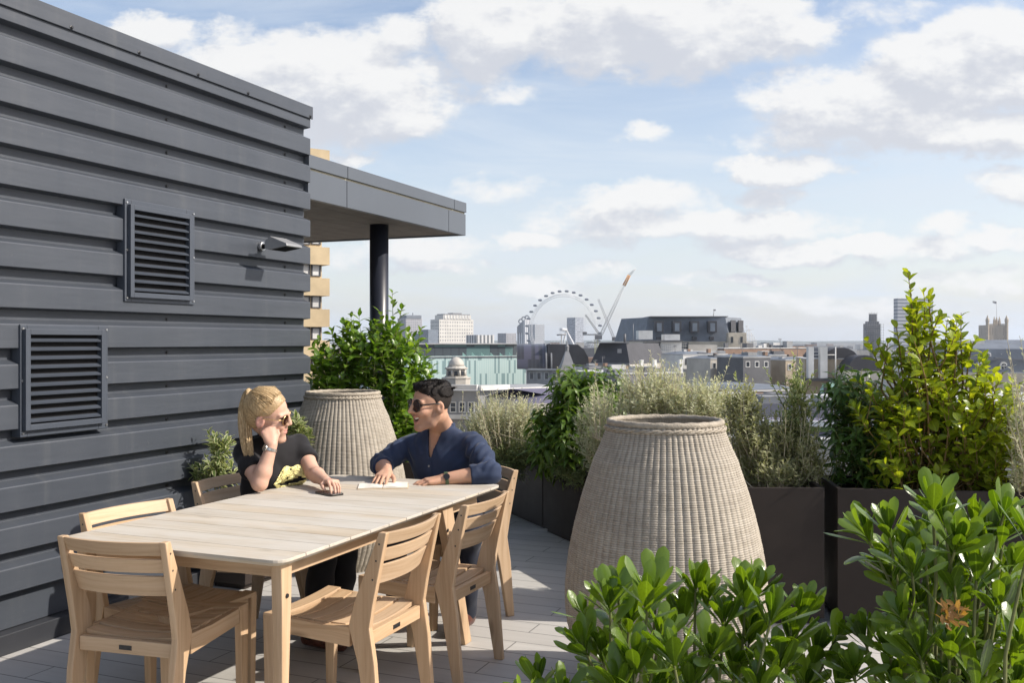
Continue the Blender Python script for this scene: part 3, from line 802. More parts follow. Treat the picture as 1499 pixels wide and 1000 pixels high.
class Bld:
    def __init__(s, name, label, cat, corners, vt, thick, mat, zb=GZ, group=None, coping=None, cop=None, k=.45):
        """corners: (u, d) of the visible wall corners, left to right; vt: pixel row of the top at the first corner"""
        s.dref = corners[0][1]
        if len(corners) == 2 and k:      # slant put in so fronts catch the sun: right end lies farther off
            (ua, da), (ub, db) = corners; da = db = (da+db)/2; xm = (uv_d(ua, da).x+uv_d(ub, da).x)/2; wv_ = uv_d(ub, da).x-uv_d(ua, da).x
            s.dref = da; corners = [(ua, da-k*wv_/2), (ub, da+k*wv_/2)]
        s.c = [tuple(uv_d(u, d)) for u, d in corners]
        s.k = k if len(corners) == 2 else 0
        a, b = Vector(s.c[0]), Vector(s.c[-1]); dr = (b-a).normalized(); nb = Vector((-dr.y, dr.x))
        if nb.y < 0: nb = -nb
        s.poly = s.c+[tuple(b+nb*thick), tuple(a+nb*thick)]
        s.z1 = ztop(vt, s.dref); s.z0 = zb
        s.root = thing(name, label, cat, (s.c[0][0], s.c[0][1], zb), 0, group)
        s.part('wall', walls_mb(s.poly, zb, s.z1), mat)
        if coping:
            s.part('coping', walls_mb(off_poly(s.poly, .12*coping), s.z1+.002, s.z1+.25*coping), cop or M['pale'])
    def part(s, name, m_, mat, parent=None, **k):
        o = m_.build(name, mat, None, **k); par_ = parent or s.root; o.parent = par_
        o.matrix_parent_inverse = Matrix.Translation(s.root.location).inverted() if par_ is s.root else Matrix.Identity(4)
        return o
    def roof(s, vt, d, inset, mat, name='roof', z0=None):
        return s.part(name, walls_mb(s.poly, (z0 if z0 is not None else s.z1)+.003, ztop(vt, d), inset), mat)
    def window(s, i, u0, u1, v0, v1, frame=None, proud=.08, name='window', sill=False, bars=False, pane=None):
        c0, c1 = s.c[i], s.c[i+1]
        dr = (Vector(c1)-Vector(c0)).normalized(); nn = Vector((dr.y, -dr.x, 0)); 
        p0, _ = face_pt(c0, c1, u0, v1); p1, _ = face_pt(c0, c1, u1, v1); p2, _ = face_pt(c0, c1, u0, v0)
        if nn.dot(-p0) < 0: nn = -nn
        dx = Vector((dr.x, dr.y, 0)); wd = (p1-p0).length; h = p2.z-p0.z; o = None; f_ = min(wd, h)*.12
        base = p0
        def bx(a0, a1, b0, b1, n0, n1):
            m_ = MB(); q = lambda a, b, n: base+dx*a+UP*b+nn*n
            m_.hexa([q(a0, b0, n0), q(a1, b0, n0), q(a1, b0, n1), q(a0, b0, n1), q(a0, b1, n0), q(a1, b1, n0), q(a1, b1, n1), q(a0, b1, n1)]); return m_
        if frame is None:
            return s.part(name, bx(0, wd, 0, h, -.02, .02), M['pane'])
        m_ = MB(); q = lambda a, b, n: base+dx*a+UP*b+nn*n
        def add(a0, a1, b0, b1):
            m_.hexa([q(a0, b0, .001), q(a1, b0, .001), q(a1, b0, proud), q(a0, b0, proud), q(a0, b1, .001), q(a1, b1, .001), q(a1, b1, proud), q(a0, b1, proud)])
        add(0, f_, 0, h); add(wd-f_, wd, 0, h); add(f_, wd-f_, 0, f_); add(f_, wd-f_, h-f_, h)
        if bars: add(f_, wd-f_, h*.5-f_*.3, h*.5+f_*.3)
        fr = s.part(name, m_, frame)
        pn = bx(f_, wd-f_, f_, h-f_, .002, .02).build('pane', pane or M['pane']); pn.parent = fr
        return fr
    def clutter(s, seed, n=5, hmax=2.2, m=('grey', 'pale', 'darkgrey', 'lead'), aer=True):
        r_ = np.random.RandomState(seed); a, b = Vector(s.c[0]), Vector(s.c[-1]); dr = (b-a).normalized(); nb = Vector((-dr.y, dr.x)); nb = nb if nb.y > 0 else -nb; ln = (b-a).length; dp = (Vector(s.poly[-1])-a).length
        for k in range(n):
            w_, d_, h_ = r_.uniform(.6, 3.2), r_.uniform(.6, 2.5), r_.uniform(.4, hmax); p = a+dr*r_.uniform(.04, .9)*ln+nb*r_.uniform(.1, .5)*dp; m_ = MB(); z = s.z1+.004
            m_.box((p.x, p.y, z+h_/2), (*dr, 0), (*nb, 0), (0, 0, 1), w_, d_, h_); s.part('roof_plant', m_, M[m[r_.randint(len(m))]])
        for k in range(max(1, n//2) if aer else 0):
            p = a+dr*r_.uniform(.04, .95)*ln+nb*r_.uniform(.1, .6)*dp; h_ = r_.uniform(1.5, 4); m_ = MB(); m_.tube([(p.x, p.y, s.z1), (p.x, p.y, s.z1+h_)], .06, 4)
            for q in range(3): m_.tube([(p.x-.4, p.y, s.z1+h_-.15*q), (p.x+.4, p.y, s.z1+h_-.15*q)], .03, 3)
            s.part('aerial', m_, M['darkgrey'])
    def ledge(s, i, v0, v1, d, mat, proud=.2, name='cornice', u0=None, u1=None):
        a, b = Vector(s.c[i]), Vector(s.c[i+1]); dr = (b-a).normalized(); nn = Vector((dr.y, -dr.x))
        if nn.dot(-a) < 0: nn = -nn
        if u0: a = face_pt(s.c[i], s.c[i+1], u0, 500)[0].to_2d()
        if u1: b = face_pt(s.c[i], s.c[i+1], u1, 500)[0].to_2d()
        z1, z0 = ztop(v0, d), ztop(v1, d)
        m_ = MB(); e0, e1 = .003, proud
        m_.hexa([(*(a+nn*e1), z0), (*(b+nn*e1), z0), (*(b+nn*e0), z0), (*(a+nn*e0), z0), (*(a+nn*e1), z1), (*(b+nn*e1), z1), (*(b+nn*e0), z1), (*(a+nn*e0), z1)])
        return s.part(name, m_, mat)
    def bits(s, name, mat, u0, u1, v0, v1, d, dep=2.0):
        m_ = MB()
        if not s.k:
            a, b = P(u0, v1, d), P(u1, v0, d); m_.abox(a.x, b.x, d, d+dep, a.z, b.z); return s.part(name, m_, mat)
        o = d-s.dref; a0, b0 = Vector(s.c[0]), Vector(s.c[1]); dr = (b0-a0).normalized(); nb = Vector((-dr.y, dr.x)); a0 = a0+nb*o; b0 = b0+nb*o
        p, _ = face_pt(a0, b0, u0, 500); q, _ = face_pt(a0, b0, u1, 500); p = p.to_2d(); q = q.to_2d(); za, zb_ = ztop(v1, d), ztop(v0, d); n3 = nb*dep
        m_.hexa([(*p, za), (*q, za), (*(q+n3), za), (*(p+n3), za), (*p, zb_), (*q, zb_), (*(q+n3), zb_), (*(p+n3), zb_)])
        return s.part(name, m_, mat)
def off_poly(poly, d):
    n = len(poly); area = sum(poly[i][0]*poly[(i+1) % n][1]-poly[(i+1) % n][0]*poly[i][1] for i in range(n))
    q = poly if area > 0 else poly[::-1]; out = []
    for i in range(n):
        a, b, c = Vector(q[i-1]), Vector(q[i]), Vector(q[(i+1) % n]); e1 = (b-a).normalized(); e2 = (c-b).normalized()
        n1 = Vector((e1.y, -e1.x)); n2 = Vector((e2.y, -e2.x)); bis = n1+n2; bis /= max(.3, bis.dot(n1)); out.append(tuple(b+bis*d))
    return out

# ---- host building below the terrace edge
b = MB(); b.prism([(-6.45, -3.45), (5.15, -3.45), (5.15, 4.15), (3.55, 6.55), (1.85, 9.55), (1.55, 12.45), (-6.45, 12.45)], GZ, -.352)
hb = thing('host_building', 'storeys of the building that carries the roof terrace', 'building', (0, 4, GZ))
part(b, 'wall', M['darkgrey'], hb)

# ---- tan block of flats seen past the end of the metal wall
d = 88
B = Bld('tower_block', 'tan banded block of flats rising just past the end of the metal wall', 'building', [(330, d), (471, d)], 218, 14, M['tan'], k=.6)
for k in range(11):
    v0 = 405-46.6*4+46.6*k; a, b_ = uv_d(298, d), uv_d(476, d)
    B.part('floor_band', walls_mb(off_poly(B.poly, .55), ztop(v0+26.5 if k else v0+26.5, d), ztop(v0 if k else 212, d)), M['tan'])
    if 0 < k < 8:
        for u0 in (455.5, 440, 424):
            B.window(0, u0, u0+13.5, v0-19, v0-.5, M['slate_dark'], .1, bars=False, pane=M['pale'])

# ---- far towers
def tower(label, u0, u1, vt, d, mat, th=25, name='tower_block', cat='building', k=.7, group='towers on the far skyline'):
    return Bld(name, label, cat, [(u0, d), (u1, d)], vt, th, mat, group=group, k=k)
F1 = facade('facade_grey', (.36, .36, .38), (.10, .11, .13), 3.3, 3.6, .28, .35)
F2 = facade('facade_white', (.62, .60, .55), (.14, .14, .15), 4.3, 5.4, .30, .38)
F3 = stripes('facade_pinstripe', (.55, .55, .54), (.10, .11, .12), 6.0, .5)
F4 = stripes('facade_bands', (.42, .44, .47), (.16, .18, .21), 4.2, .42, horiz=True)
F5 = facade('facade_bluegrey', (.22, .25, .30), (.36, .38, .42), 3.0, 3.4, .22, .3)
t_ = tower('slim grey residential tower with a dark cap, left of the white stone tower', 594, 618, 466, 1500, F1)
t_.bits('roof_cap', M['slate'], 595, 617, 461.5, 466, 1499, 20); t_.bits('mast', M['slate'], 604, 605, 458, 461.4, 1499, 1)
tower('low blue-grey office block between the two left-hand towers', 627, 641, 482.5, 1400, M['steelblue'])
tower('small teal block tucked behind the blue-grey office block', 619, 630, 488, 1450, M['teal'])
t_ = tower('broad white stone tower with many small windows and a stepped top', 643, 693, 468, 1450, F2)
t_.bits('upper_storeys', F2, 649, 689.5, 461.5, 467.9, 1449.5, 24); t_.bits('roof_cap', M['lead'], 651, 688, 459.8, 461.4, 1451, 22); t_.bits('roof_ridge', M['lead'], 663, 676, 458.2, 459.7, 1455, 14)
for k in range(9): t_.bits('parapet_pier', M['white'], 651+k*4.3, 652.6+k*4.3, 461.4, 466.3, 1448.8, .6)
tower('low wide block with black and white vertical stripes', 697, 723.5, 490.5, 1300, F3)
tower('plain grey slab block left of the tall slanted tower', 741, 755.5, 488, 1600, F1)
tower('grey tower standing inside the ring of the observation wheel at its left', 783, 797, 475, 2100, F4)
tower('tall narrow grey tower standing behind the right side of the wheel', 842, 854.5, 465, 1750, F5)
tower('grey office slab with strong horizontal bands, half hidden behind the yellow-green shrub', 1314, 1366, 437, 1150, F4, 9, k=.15)
# slanted-top tower with three turbine holes
d = 2300; root = thing('slanted_tower', 'dark slanted-top tower with open turbine rings beside the wheel', 'building', P(766, 500, d)*1.0, 0, 'towers on the far skyline')
root.location.z = GZ
A_, B_, C_ = P(757, 503, d), P(768, 503, d-12), P(776, 503, d+8)
m_ = MB(); zt = [ztop(474, d), ztop(466, d), ztop(466.5, d)]
pl = [A_, B_, C_, C_+Vector((0, 30, 0)), A_+Vector((0, 30, 0))]; zs = [ztop(478, d), ztop(467.5, d), ztop(468, d), ztop(468, d), ztop(478, d)]
m_.rings([[Vector((p.x, p.y, GZ)) for p in pl], [Vector((p.x, p.y, z)) for p, z in zip(pl, zs)]], along=UP)
part(m_, 'wall', stripes('facade_slant', (.55, .56, .58), (.12, .14, .17), 6.5, .45), root)
m_ = MB(); q0, q1 = P(758, 479, d-2), P(774, 463.5, d-2)
m_.hexa([P(757, 487, d-6), P(765, 487, d-8), P(765, 470, d-8), P(757, 478.5, d-6), P(757, 487, d+10), P(765, 487, d+10), P(765, 470, d+10), P(757, 478.5, d+10)]); part(m_, 'dark_side', M['slate'], root)
for u_, v_ in ((762.5, 470.5), (767, 467), (771.5, 465.2)):
    m_ = MB(); c = P(u_, v_, d+10); 
    m_.tube([c+Vector((5*math.cos(a*math.pi/6), 0, 5*math.sin(a*math.pi/6))) for a in range(13)], 1.5, 5, caps=False); part(m_, 'turbine_ring', M['slate'], root)

# ---- the observation wheel
d = 1565; wc = P(824.5, 482.5, d); RW = 60.5
yaw = R(-21)
wx = Vector((math.cos(yaw), math.sin(yaw), 0)); wy = Vector((-math.sin(yaw), math.cos(yaw), 0))
M['wheelwhite'] = plain('wheel_white', (.72, .73, .74), .5, 0, .4, .05, .1); M['capsule'] = plain('capsule_glass', (.17, .19, .22), .2, 0, .7, .2, .2)
whl = thing('observation_wheel', 'giant white observation wheel with glass capsules round its rim', 'wheel', (wc.x, wc.y, GZ))
wq = lambda a, r, o=0.0: wc+wx*(r*math.cos(a))+UP*(r*math.sin(a))+wy*o
for r_, o_, th_ in ((57.0, -4, .32), (57.0, 4, .32), (53.5, 0, .36)):
    m_ = MB(); m_.tube([wq(2*math.pi*k/96, r_, o_) for k in range(97)], th_, 5, caps=False); part(m_, 'rim_tube', M['wheelwhite'], whl)
m_ = MB()
for k in range(96):
    a0, a1 = 2*math.pi*k/96, 2*math.pi*(k+1)/96
    m_.tube([wq(a0, 57, -4), wq((a0+a1)/2, 53.5, 0), wq(a1, 57, -4)], .12, 4); m_.tube([wq(a0, 57, 4), wq((a0+a1)/2, 53.5, 0), wq(a1, 57, 4)], .12, 4)
part(m_, 'rim_lattice', M['wheelwhite'], whl)
m_ = MB()
for k in range(64): m_.tube([wc+wy*(8 if k % 2 else -8), wq(2*math.pi*k/64, 53.5, 0)], .07, 3)
part(m_, 'spoke_cables', M['wheelwhite'], whl)
m_ = MB(); m_.tube([wc-wy*13, wc+wy*16], 2.2, 12); part(m_, 'hub', M['wheelwhite'], whl)
for s_ in (-1, 1):
    m_ = MB(); m_.tube([wc+wy*15, Vector((wc.x, wc.y, GZ))+wx*18*s_+wy*40], [1.3, 1.8], 8); part(m_, 'support_leg', M['wheelwhite'], whl)
cap_me = None
for k in range(32):
    c = wq(2*math.pi*(k+.5)/32, RW+1.8)
    m_ = MB(); m_.lathe([(.2, -3.5), (1.3, -3.0), (1.8, -1.6), (1.9, 0), (1.8, 1.6), (1.3, 3.0), (.2, 3.5)], (0, 0, 0), 10)
    m_.v = [Vector((0, 0, 0))+wx*q.z+wy*q.x+UP*q.y for q in m_.v]
    if cap_me is None:
        o = m_.build('capsule', M['capsule'], whl); cap_me = o.data
    else:
        o = bpy.data.objects.new('capsule', cap_me); COL.objects.link(o); o.parent = whl
    o.location = c-whl.location

# ---- cranes
def lattice(m_, a, b, w0, w1, th, n):
    a, b = Vector(a), Vector(b); t = (b-a).normalized(); s1 = t.cross(Vector((0, 1, 0))).normalized(); s2 = t.cross(s1)
    cs = lambda k, i: a+(b-a)*(k/n)+(s1*(1 if i in (0, 3) else -1)+s2*(1 if i < 2 else -1))*((w0+(w1-w0)*k/n)/2)
    for i in range(4): m_.tube([cs(0, i), cs(n, i)], th, 4)
    for k in range(n):
        for i in range(4): m_.tube([cs(k, i), cs(k+1, (i+1) % 4)], th*.6, 3)
d = 700; M['cranewhite'] = plain('crane_white', (.55, .56, .57), .5, 0, .4, .08, .3); M['craneyel'] = plain('crane_mast', (.36, .36, .20), .6)
cr = thing('luffing_crane', 'large luffing crane with an orange section near the tip of its raised jib', 'crane', (*uv_d(870, d), GZ), 0, 'construction cranes')
m_ = MB(); lattice(m_, P(880, 490, d), P(913.5, 418, d), 2.0, 1.8, .2, 26); part(m_, 'jib', M['cranewhite'], cr)
m_ = MB(); lattice(m_, P(913.5, 418, d), P(921, 403, d), 1.7, 1.5, .42, 6); part(m_, 'orange_jib_section', M['orange'], cr)
m_ = MB(); lattice(m_, P(921, 403, d), P(931, 393, d), 1.4, .6, .18, 6); part(m_, 'jib_tip', M['cranewhite'], cr)
m_ = MB(); m_.abox(*[P(853, 0, d).x, P(881, 0, d).x], d-1, d+1, ztop(491, d), ztop(489, d)); part(m_, 'counter_deck', M['grey'], cr)
m_ = MB(); m_.abox(P(853, 0, d).x, P(859, 0, d).x, d-1.2, d+1.2, ztop(488.9, d), ztop(486, d)); part(m_, 'counterweight', M['darkgrey'], cr)
m_ = MB(); lattice(m_, P(877, 489, d), P(857, 461, d), 1.2, .8, .17, 12); part(m_, 'a_frame', M['grey'], cr)
m_ = MB(); m_.tube([P(857, 461, d), P(876, 476, d), P(905, 437, d)], .07, 3); m_.tube([P(857, 461, d), P(856, 488, d)], .07, 3); part(m_, 'pendant_ropes', M['cranewhite'], cr)
m_ = MB(); m_.abox(P(871, 0, d).x, P(881, 0, d).x, d-1.5, d+1.5, ztop(497, d), ztop(491.2, d)); part(m_, 'cab', M['darkgrey'], cr)
m_ = MB(); lattice(m_, (P(873, 0, d).x, d, GZ), P(873, 497, d), 2.2, 2.2, .22, 20); part(m_, 'mast', M['craneyel'], cr)
d = 640
cr = thing('luffing_crane', 'slender grey crane jib leaning the other way across the larger crane', 'crane', (*uv_d(899, d), GZ), 0, 'construction cranes')
m_ = MB(); lattice(m_, P(899, 496, d), P(876, 438, d), 1.4, 1.0, .15, 22); part(m_, 'jib', M['cranewhite'], cr)
m_ = MB(); m_.abox(P(896, 0, d).x, P(903, 0, d).x, d-1, d+1, ztop(499, d), ztop(493.5, d)); part(m_, 'cab', M['darkgrey'], cr)
m_ = MB(); lattice(m_, (P(899, 0, d).x, d, GZ), P(899, 499, d), 1.5, 1.5, .16, 16); part(m_, 'mast', M['grey'], cr)
d = 520
cr = thing('roof_mast', 'thin T-shaped mast standing on the roofline below the wheel', 'mast', (*uv_d(822, d), GZ))
m_ = MB(); m_.tube([(P(822, 0, d).x, d, GZ), P(822, 489, d)], .35, 6); part(m_, 'pole', M['grey'], cr)
m_ = MB(); m_.tube([P(815, 490.5, d), P(829, 489.5, d)], .4, 6); part(m_, 'crossbar', M['grey'], cr)

# ---- scaffolded clock tower
d = 1180
ct = thing('scaffolded_clock_tower', 'clock tower wrapped in grey scaffolding with a narrower top stage', 'tower', (*uv_d(1279, d), GZ))
def tbox(u0, u1, v0, v1, dd, dep, name, mat, root, z0=None):
    m_ = MB(); m_.abox(P(u0, 0, dd).x, P(u1, 0, dd).x, dd, dd+dep, ztop(v1, dd) if z0 is None else z0, ztop(v0, dd)); return part(m_, name, mat, root)
M['scaff'] = stripes('scaffold_sheet', (.17, .175, .19), (.09, .095, .105), 2.6, .5, .8, horiz=True)
tbox(1268, 1289, 474, 530, d, 10, 'sheeted_shaft', M['scaff'], ct, GZ)
tbox(1270, 1287, 470.5, 473.9, d+1, 8, 'upper_stage', M['scaff'], ct); tbox(1273.5, 1283.5, 459.5, 470.4, d+3, 4, 'lantern_stage', M['scaff'], ct)
m_ = MB()
for k in range(9):
    for zz in range(6): m_.tube([P(1266+k*3.4, 474+zz*9, d-1.5), P(1266+k*3.4, 483+zz*9, d-1.5)], .16, 3)
for zz in range(14): m_.tube([P(1266, 475+zz*4, d-1.5), P(1294, 475+zz*4, d-1.5)], .14, 3)
for k in range(4): m_.tube([P(1272+k*4, 457, d+2), P(1272+k*4, 474, d+2)], .15, 3)
for zz in range(5): m_.tube([P(1272, 458+zz*3.5, d+2), P(1284, 458+zz*3.5, d+2)], .14, 3)
part(m_, 'scaffold_poles', M['darkgrey'], ct)
# ---- gothic tower with flag
d = 1420
vt_ = thing('gothic_tower', 'square sandstone tower with four corner turrets and a flagpole', 'tower', (*uv_d(1459, d), GZ))
tbox(1445, 1474, 476, 520, d, 26, 'shaft', facade('gothic_stone', (.36, .30, .22), (.20, .165, .12), 4.0, 16, .3, .2), vt_, GZ)
for u_ in (1445.5, 1473.5):
    for dd in (0, 26):
        m_ = MB(); c = P(u_, 0, d+dd); zt = ztop(461.5, d)
        m_.lathe([(2.4, GZ), (2.4, ztop(471, d)), (2.9, ztop(470.5, d)), (2.6, ztop(467, d)), (1.4, ztop(465, d)), (.2, zt)], (c.x, d+dd, 0), 8, smooth=False); part(m_, 'turret', M['stone_warm'], vt_)
m_ = MB()
for k in range(12): m_.abox(P(1447+k*2.2, 0, d).x, P(1448.2+k*2.2, 0, d).x, d, d+1.5, ztop(475.9, d), ztop(474, d))
part(m_, 'battlements', M['stone_warm'], vt_)
for u_ in (1455.5, 1459, 1463):
    m_ = MB(); c = P(u_, 0, d+13); m_.lathe([(2.2, ztop(476, d)), (1.8, ztop(469, d)), (.2, ztop(463, d))], (c.x, d+13, 0), 6, smooth=False); part(m_, 'roof_turret', M['stone_warm'], vt_)
m_ = MB(); m_.tube([P(1459, 470, d+13), P(1459, 440, d+13)], .4, 5); fp = part(m_, 'flagpole', M['white'], vt_)
m_ = MB(); a = P(1459, 445, d+13); m_.hexa([P(1453, 443.5, d+13), P(1458.7, 445, d+13), P(1458.7, 441.5, d+13), P(1453, 440.5, d+13), P(1453, 443.5, d+13.3), P(1458.7, 445, d+13.3), P(1458.7, 441.5, d+13.3), P(1453, 440.5, d+13.3)])
o = m_.build('flag', M['grey']); o.parent = fp

# ---- wooded hills on the horizon
def hills(d0, v_mean, amp, seed, mat, u0=-900, u1=2500):
    r_ = np.random.RandomState(seed); V = []; n = 160; ph = r_.rand(8)*7
    for k in range(n+1):
        u = u0+(u1-u0)*k/n; h = sum(math.sin(u*.0041*(i+1)**1.35+ph[i])/(i+1) for i in range(8))
        v = v_mean-amp*(h*.5+.5*max(0, (u-1000)/900)); p = P(u, v, d0)
        V += [(p.x, d0-600, GZ-1), (p.x, d0, p.z), (p.x, d0+900, GZ-1)]
    Fq = [[k*3+i, k*3+3+i, k*3+4+i, k*3+1+i] for k in range(n) for i in range(2)]
    tag(raw_mesh('hills', V, Fq, mat), kind='structure')
M['wood'] = plain('far_woods', (.05, .065, .035), .9, 0, .1, .5, .01); M['wood2'] = plain('far_suburbs', (.13, .13, .12), .9, 0, .1, .6, .02)
hills(7600, 499.3, 1.6, 3, M['wood']); hills(4600, 501.5, 1.0, 9, M['wood2'])
# ================================================================ nearer roofs
# glass and slate long building
d = 255
GL = stripes('fritted_glass', (.50, .62, .60), (.42, .56, .55), .55, .5, .35, 0, False, (.22, .32, .33))
B = Bld('glass_office', 'long office block faced in pale mint glass with vertical streaks', 'building', [(560, d-10), (770, d+10)], 522.3, 30, GL, k=0)
B.part('setback_storey', walls_mb([tuple(uv_d(560, d-7)), tuple(uv_d(756, d+13)), tuple(uv_d(756, d+38)), tuple(uv_d(560, d+26))], B.z1+.003, ztop(504.5, d+3)), stripes('setback_glass', (.045, .05, .06), (.065, .075, .085), 2.4, .9, .15, 0, False, (.10, .16, .16)))
B.part('roof_slab', walls_mb([tuple(uv_d(558, d-8)), tuple(uv_d(757, d+12)), tuple(uv_d(757, d+39)), tuple(uv_d(558, d+27))], ztop(504.4, d+3), ztop(502.8, d+3)), M['grey'])
for k in range(7):
    u_ = 677+k*13.6; p = P(u_, 522, d+1.6+k*1.3); m_ = MB(); q = [p, p+Vector((1.15, 0, 0)), p+Vector((.05, 0, 1.05))]
    m_.rings([[a+Vector((0, o, 0)) for a in q] for o in (0, .5)]); B.part('roof_sail', m_, M['mint'])
B.ledge(0, 522.0, 523.4, d, M['lead'], .25)
# domed stone cupola in front of it
d = 165; cc = P(668, 500, d)
cu = thing('domed_cupola', 'pale stone cupola with a small dome in front of the glass office block', 'tower', (cc.x, cc.y, GZ))
s_ = d/F
def zz(v): return ztop(v, d)
m_ = MB(); m_.lathe([(20*s_, GZ), (20*s_, zz(566)), (20.5*s_, zz(555)), (21.5*s_, zz(554)), (21.5*s_, zz(552.5)), (17*s_, zz(552)), (17*s_, zz(550.5))], (cc.x, cc.y, 0), 8, False); part(m_, 'base_stage', M['stone'], cu)
m_ = MB(); m_.lathe([(13.2*s_, zz(551)), (13.2*s_, zz(541))], (cc.x, cc.y, 0), 16); part(m_, 'drum', M['stone'], cu)
for k in range(8):
    a = 2*math.pi*k/8; m_ = MB(); e_ = Vector((math.cos(a), math.sin(a), 0)); f_ = Vector((-e_.y, e_.x, 0)); c_ = Vector((cc.x, cc.y, 0))+e_*13.3*s_
    m_.box((c_.x, c_.y, zz(546.5)), f_, e_, (0, 0, 1), 4.4*s_, .12, 6.5*s_); part(m_, 'window', M['pane'], cu)
for k in range(8):
    a = 2*math.pi*(k+.5)/8; m_ = MB(); m_.lathe([(2.3*s_, zz(550.6)), (2.0*s_, zz(541.2))], (cc.x+13.5*s_*math.cos(a), cc.y+13.5*s_*math.sin(a), 0), 8); part(m_, 'column', M['stone'], cu)
m_ = MB(); m_.lathe([(15*s_, zz(541)), (16.8*s_, zz(540)), (16.8*s_, zz(538.5)), (14*s_, zz(538)), (13*s_, zz(536))], (cc.x, cc.y, 0), 16, False); part(m_, 'entablature', M['stone'], cu)
m_ = MB(); m_.lathe([(11.6*s_*math.cos(t*math.pi/16), zz(536)+13*s_*math.sin(t*math.pi/16)) for t in range(9)][:8]+[(.3*s_, zz(522.6))], (cc.x, cc.y, 0), 24); part(m_, 'dome', M['stone'], cu)
# barrel-roofed dark hall
d = 235
B = Bld('barrel_roof_hall', 'hall under a dark ribbed barrel roof right of the glass office block', 'building', [(771, d), (866, d-6)], 541, 32, M['grey'], k=0)
def barrel(name, u0, u1, v0, v1, dd, mat, axis_len, n=14):
    """roof curved toward the viewer: quarter round from the eaves up to the ridge"""
    m_ = MB(); h = ztop(v0, dd)-ztop(v1, dd); zb_ = ztop(v1, dd); rings = []
    for u_ in (u0, u1):
        x = P(u_, 0, dd).x
        rings.append([Vector((x, dd+axis_len*.45*(1-math.cos(t/n*math.pi/2)), zb_+h*math.sin(t/n*math.pi/2))) for t in range(n+1)]+[Vector((x, dd+axis_len, zb_+h)), Vector((x, dd+axis_len, zb_))])
    m_.rings(rings, smooth=False, along=UP); return B.part(name, m_, mat)
barrel('barrel_roof', 757, 801, 504, 540.5, d-1, stripes('barrel_glass', (.035, .035, .042), (.05, .05, .058), .9, .35, .3, 0, False, (.07, .068, .095)), 18)
for u_ in (799, 806.5): barrel('arched_rib', u_, u_+2.2, 503, 540.5, d-1.8, M['lead'], 18)
m_ = MB(); pr = [(802, 540.4), (802, 504), (846, 504.5), (855, 512), (861, 523), (862, 531), (862, 540.4)]
m_.rings([[Vector((P(u_, v_, d).x, d+o, ztop(v_, d))) for u_, v_ in pr] for o in (0, 22)]); B.part('curved_slate_roof', m_, M['slate_dark'])
B.ledge(0, 540, 542.5, d-3, M['pale'], .8)
for u_ in (775, 786, 797, 808): B.window(0, u_, u_+6.5, 545, 556, M['pale'])
# spire
d = 150; c = P(830, 0, d)
sp = thing('lead_spire', 'grey pyramid spire with a small lantern at its tip', 'tower', (c.x, d, GZ))
r_ = 14.5*d/F*1.3
m_ = MB(); q = lambda r, z: [Vector((c.x+r*math.cos(a), d+r*math.sin(a), z)) for a in [R(45+90*k+8) for k in range(4)]]
m_.rings([q(r_*1.02, GZ), q(r_*1.02, ztop(548.6, d))]); part(m_, 'tower_wall', M['stone'], sp)
m_ = MB(); m_.rings([q(r_*1.1, ztop(548.5, d)), q(r_*.55, ztop(530, d)), q(r_*.17, ztop(514, d))]); part(m_, 'roof', M['lead'], sp)
m_ = MB(); m_.lathe([(.26, ztop(514, d)), (.30, ztop(513, d)), (.30, ztop(508.5, d)), (.36, ztop(508, d)), (.1, ztop(504, d)), (.04, ztop(499, d)), (.01, ztop(498, d))], (c.x, d, 0), 8, False); part(m_, 'lantern', M['lead'], sp)
# dark mansard right of the spire
d = 215
B = Bld('slate_mansard_house', 'brown-black mansard roof with one small skylight below the cranes', 'building', [(864, d+5), (922, d)], 533, 22, M['stone'], k=0)
B.roof(502.5, d, 1.6, M['slate_dark']); B.bits('skylight', M['lead'], 904, 910, 511, 517, d+.4, .5); B.ledge(0, 532, 535, d, M['lead'], .35)
B.bits('roof_rim', M['lead'], 866, 921, 501, 502.4, d+2.2, 15)
# mansard block with dormers
d = 330
B = Bld('dormer_block', 'big blue-grey mansard block with dormers and scaffolding on its right end', 'building', [(943, d+4), (1068, d), (1094, d+16)], 500, 26, M['cream'])
B.roof(464, d, 2.0, M['slate'])
B.bits('roof_rim', M['lead'], 952, 1066, 462.8, 463.9, d+2.2, 18)
for u_ in (959, 985, 1011, 1037):
    B.bits('dormer', M['slate_dark'], u_, u_+12.5, 470, 486.5, d-.5, 3); B.bits('dormer_window', M['steelblue'], u_+2.8, u_+9.7, 473, 485, d-.62, .1)
for u_ in (962, 988, 1014, 1039): B.bits('vent_hatch', M['slate_dark'], u_, u_+6, 493, 497.5, d+.2, 2)
m_ = MB(); a, b_ = P(1068, 0, d), P(1094, 0, d+16)
for k in range(2):
    u_ = 1071+k*11; p, _ = face_pt(B.c[1], B.c[2], u_, 486); p2, _ = face_pt(B.c[1], B.c[2], u_+7, 486)
    m_ = MB(); o = Vector((0, 0, 0)); h = ztop(469, d+8)-ztop(486, d+8)
    m_.hexa([p-Vector((.3, .5, 0)), p2-Vector((.3, .5, 0)), p2+Vector((0, 2, 0)), p+Vector((0, 2, 0)), p-Vector((.3, .5, -h)), p2-Vector((.3, .5, -h)), p2+Vector((0, 2, h)), p+Vector((0, 2, h))]); B.part('dormer', m_, M['slate_dark'])
B.bits('stone_end_block', M['cream'], 1066.5, 1092.5, 487, 530, d-3.2, 3)
for u_ in (1070, 1084): B.bits('window', M['pane'], u_, u_+3.4, 493, 502, d-3.3, .12)
m_ = MB()
for k in range(7):
    for s2 in (0, 1.6): m_.tube([P(1093+k*2.3, 540, d+s2), P(1093+k*2.3, 476+k*3.4, d+s2)], .09, 4)
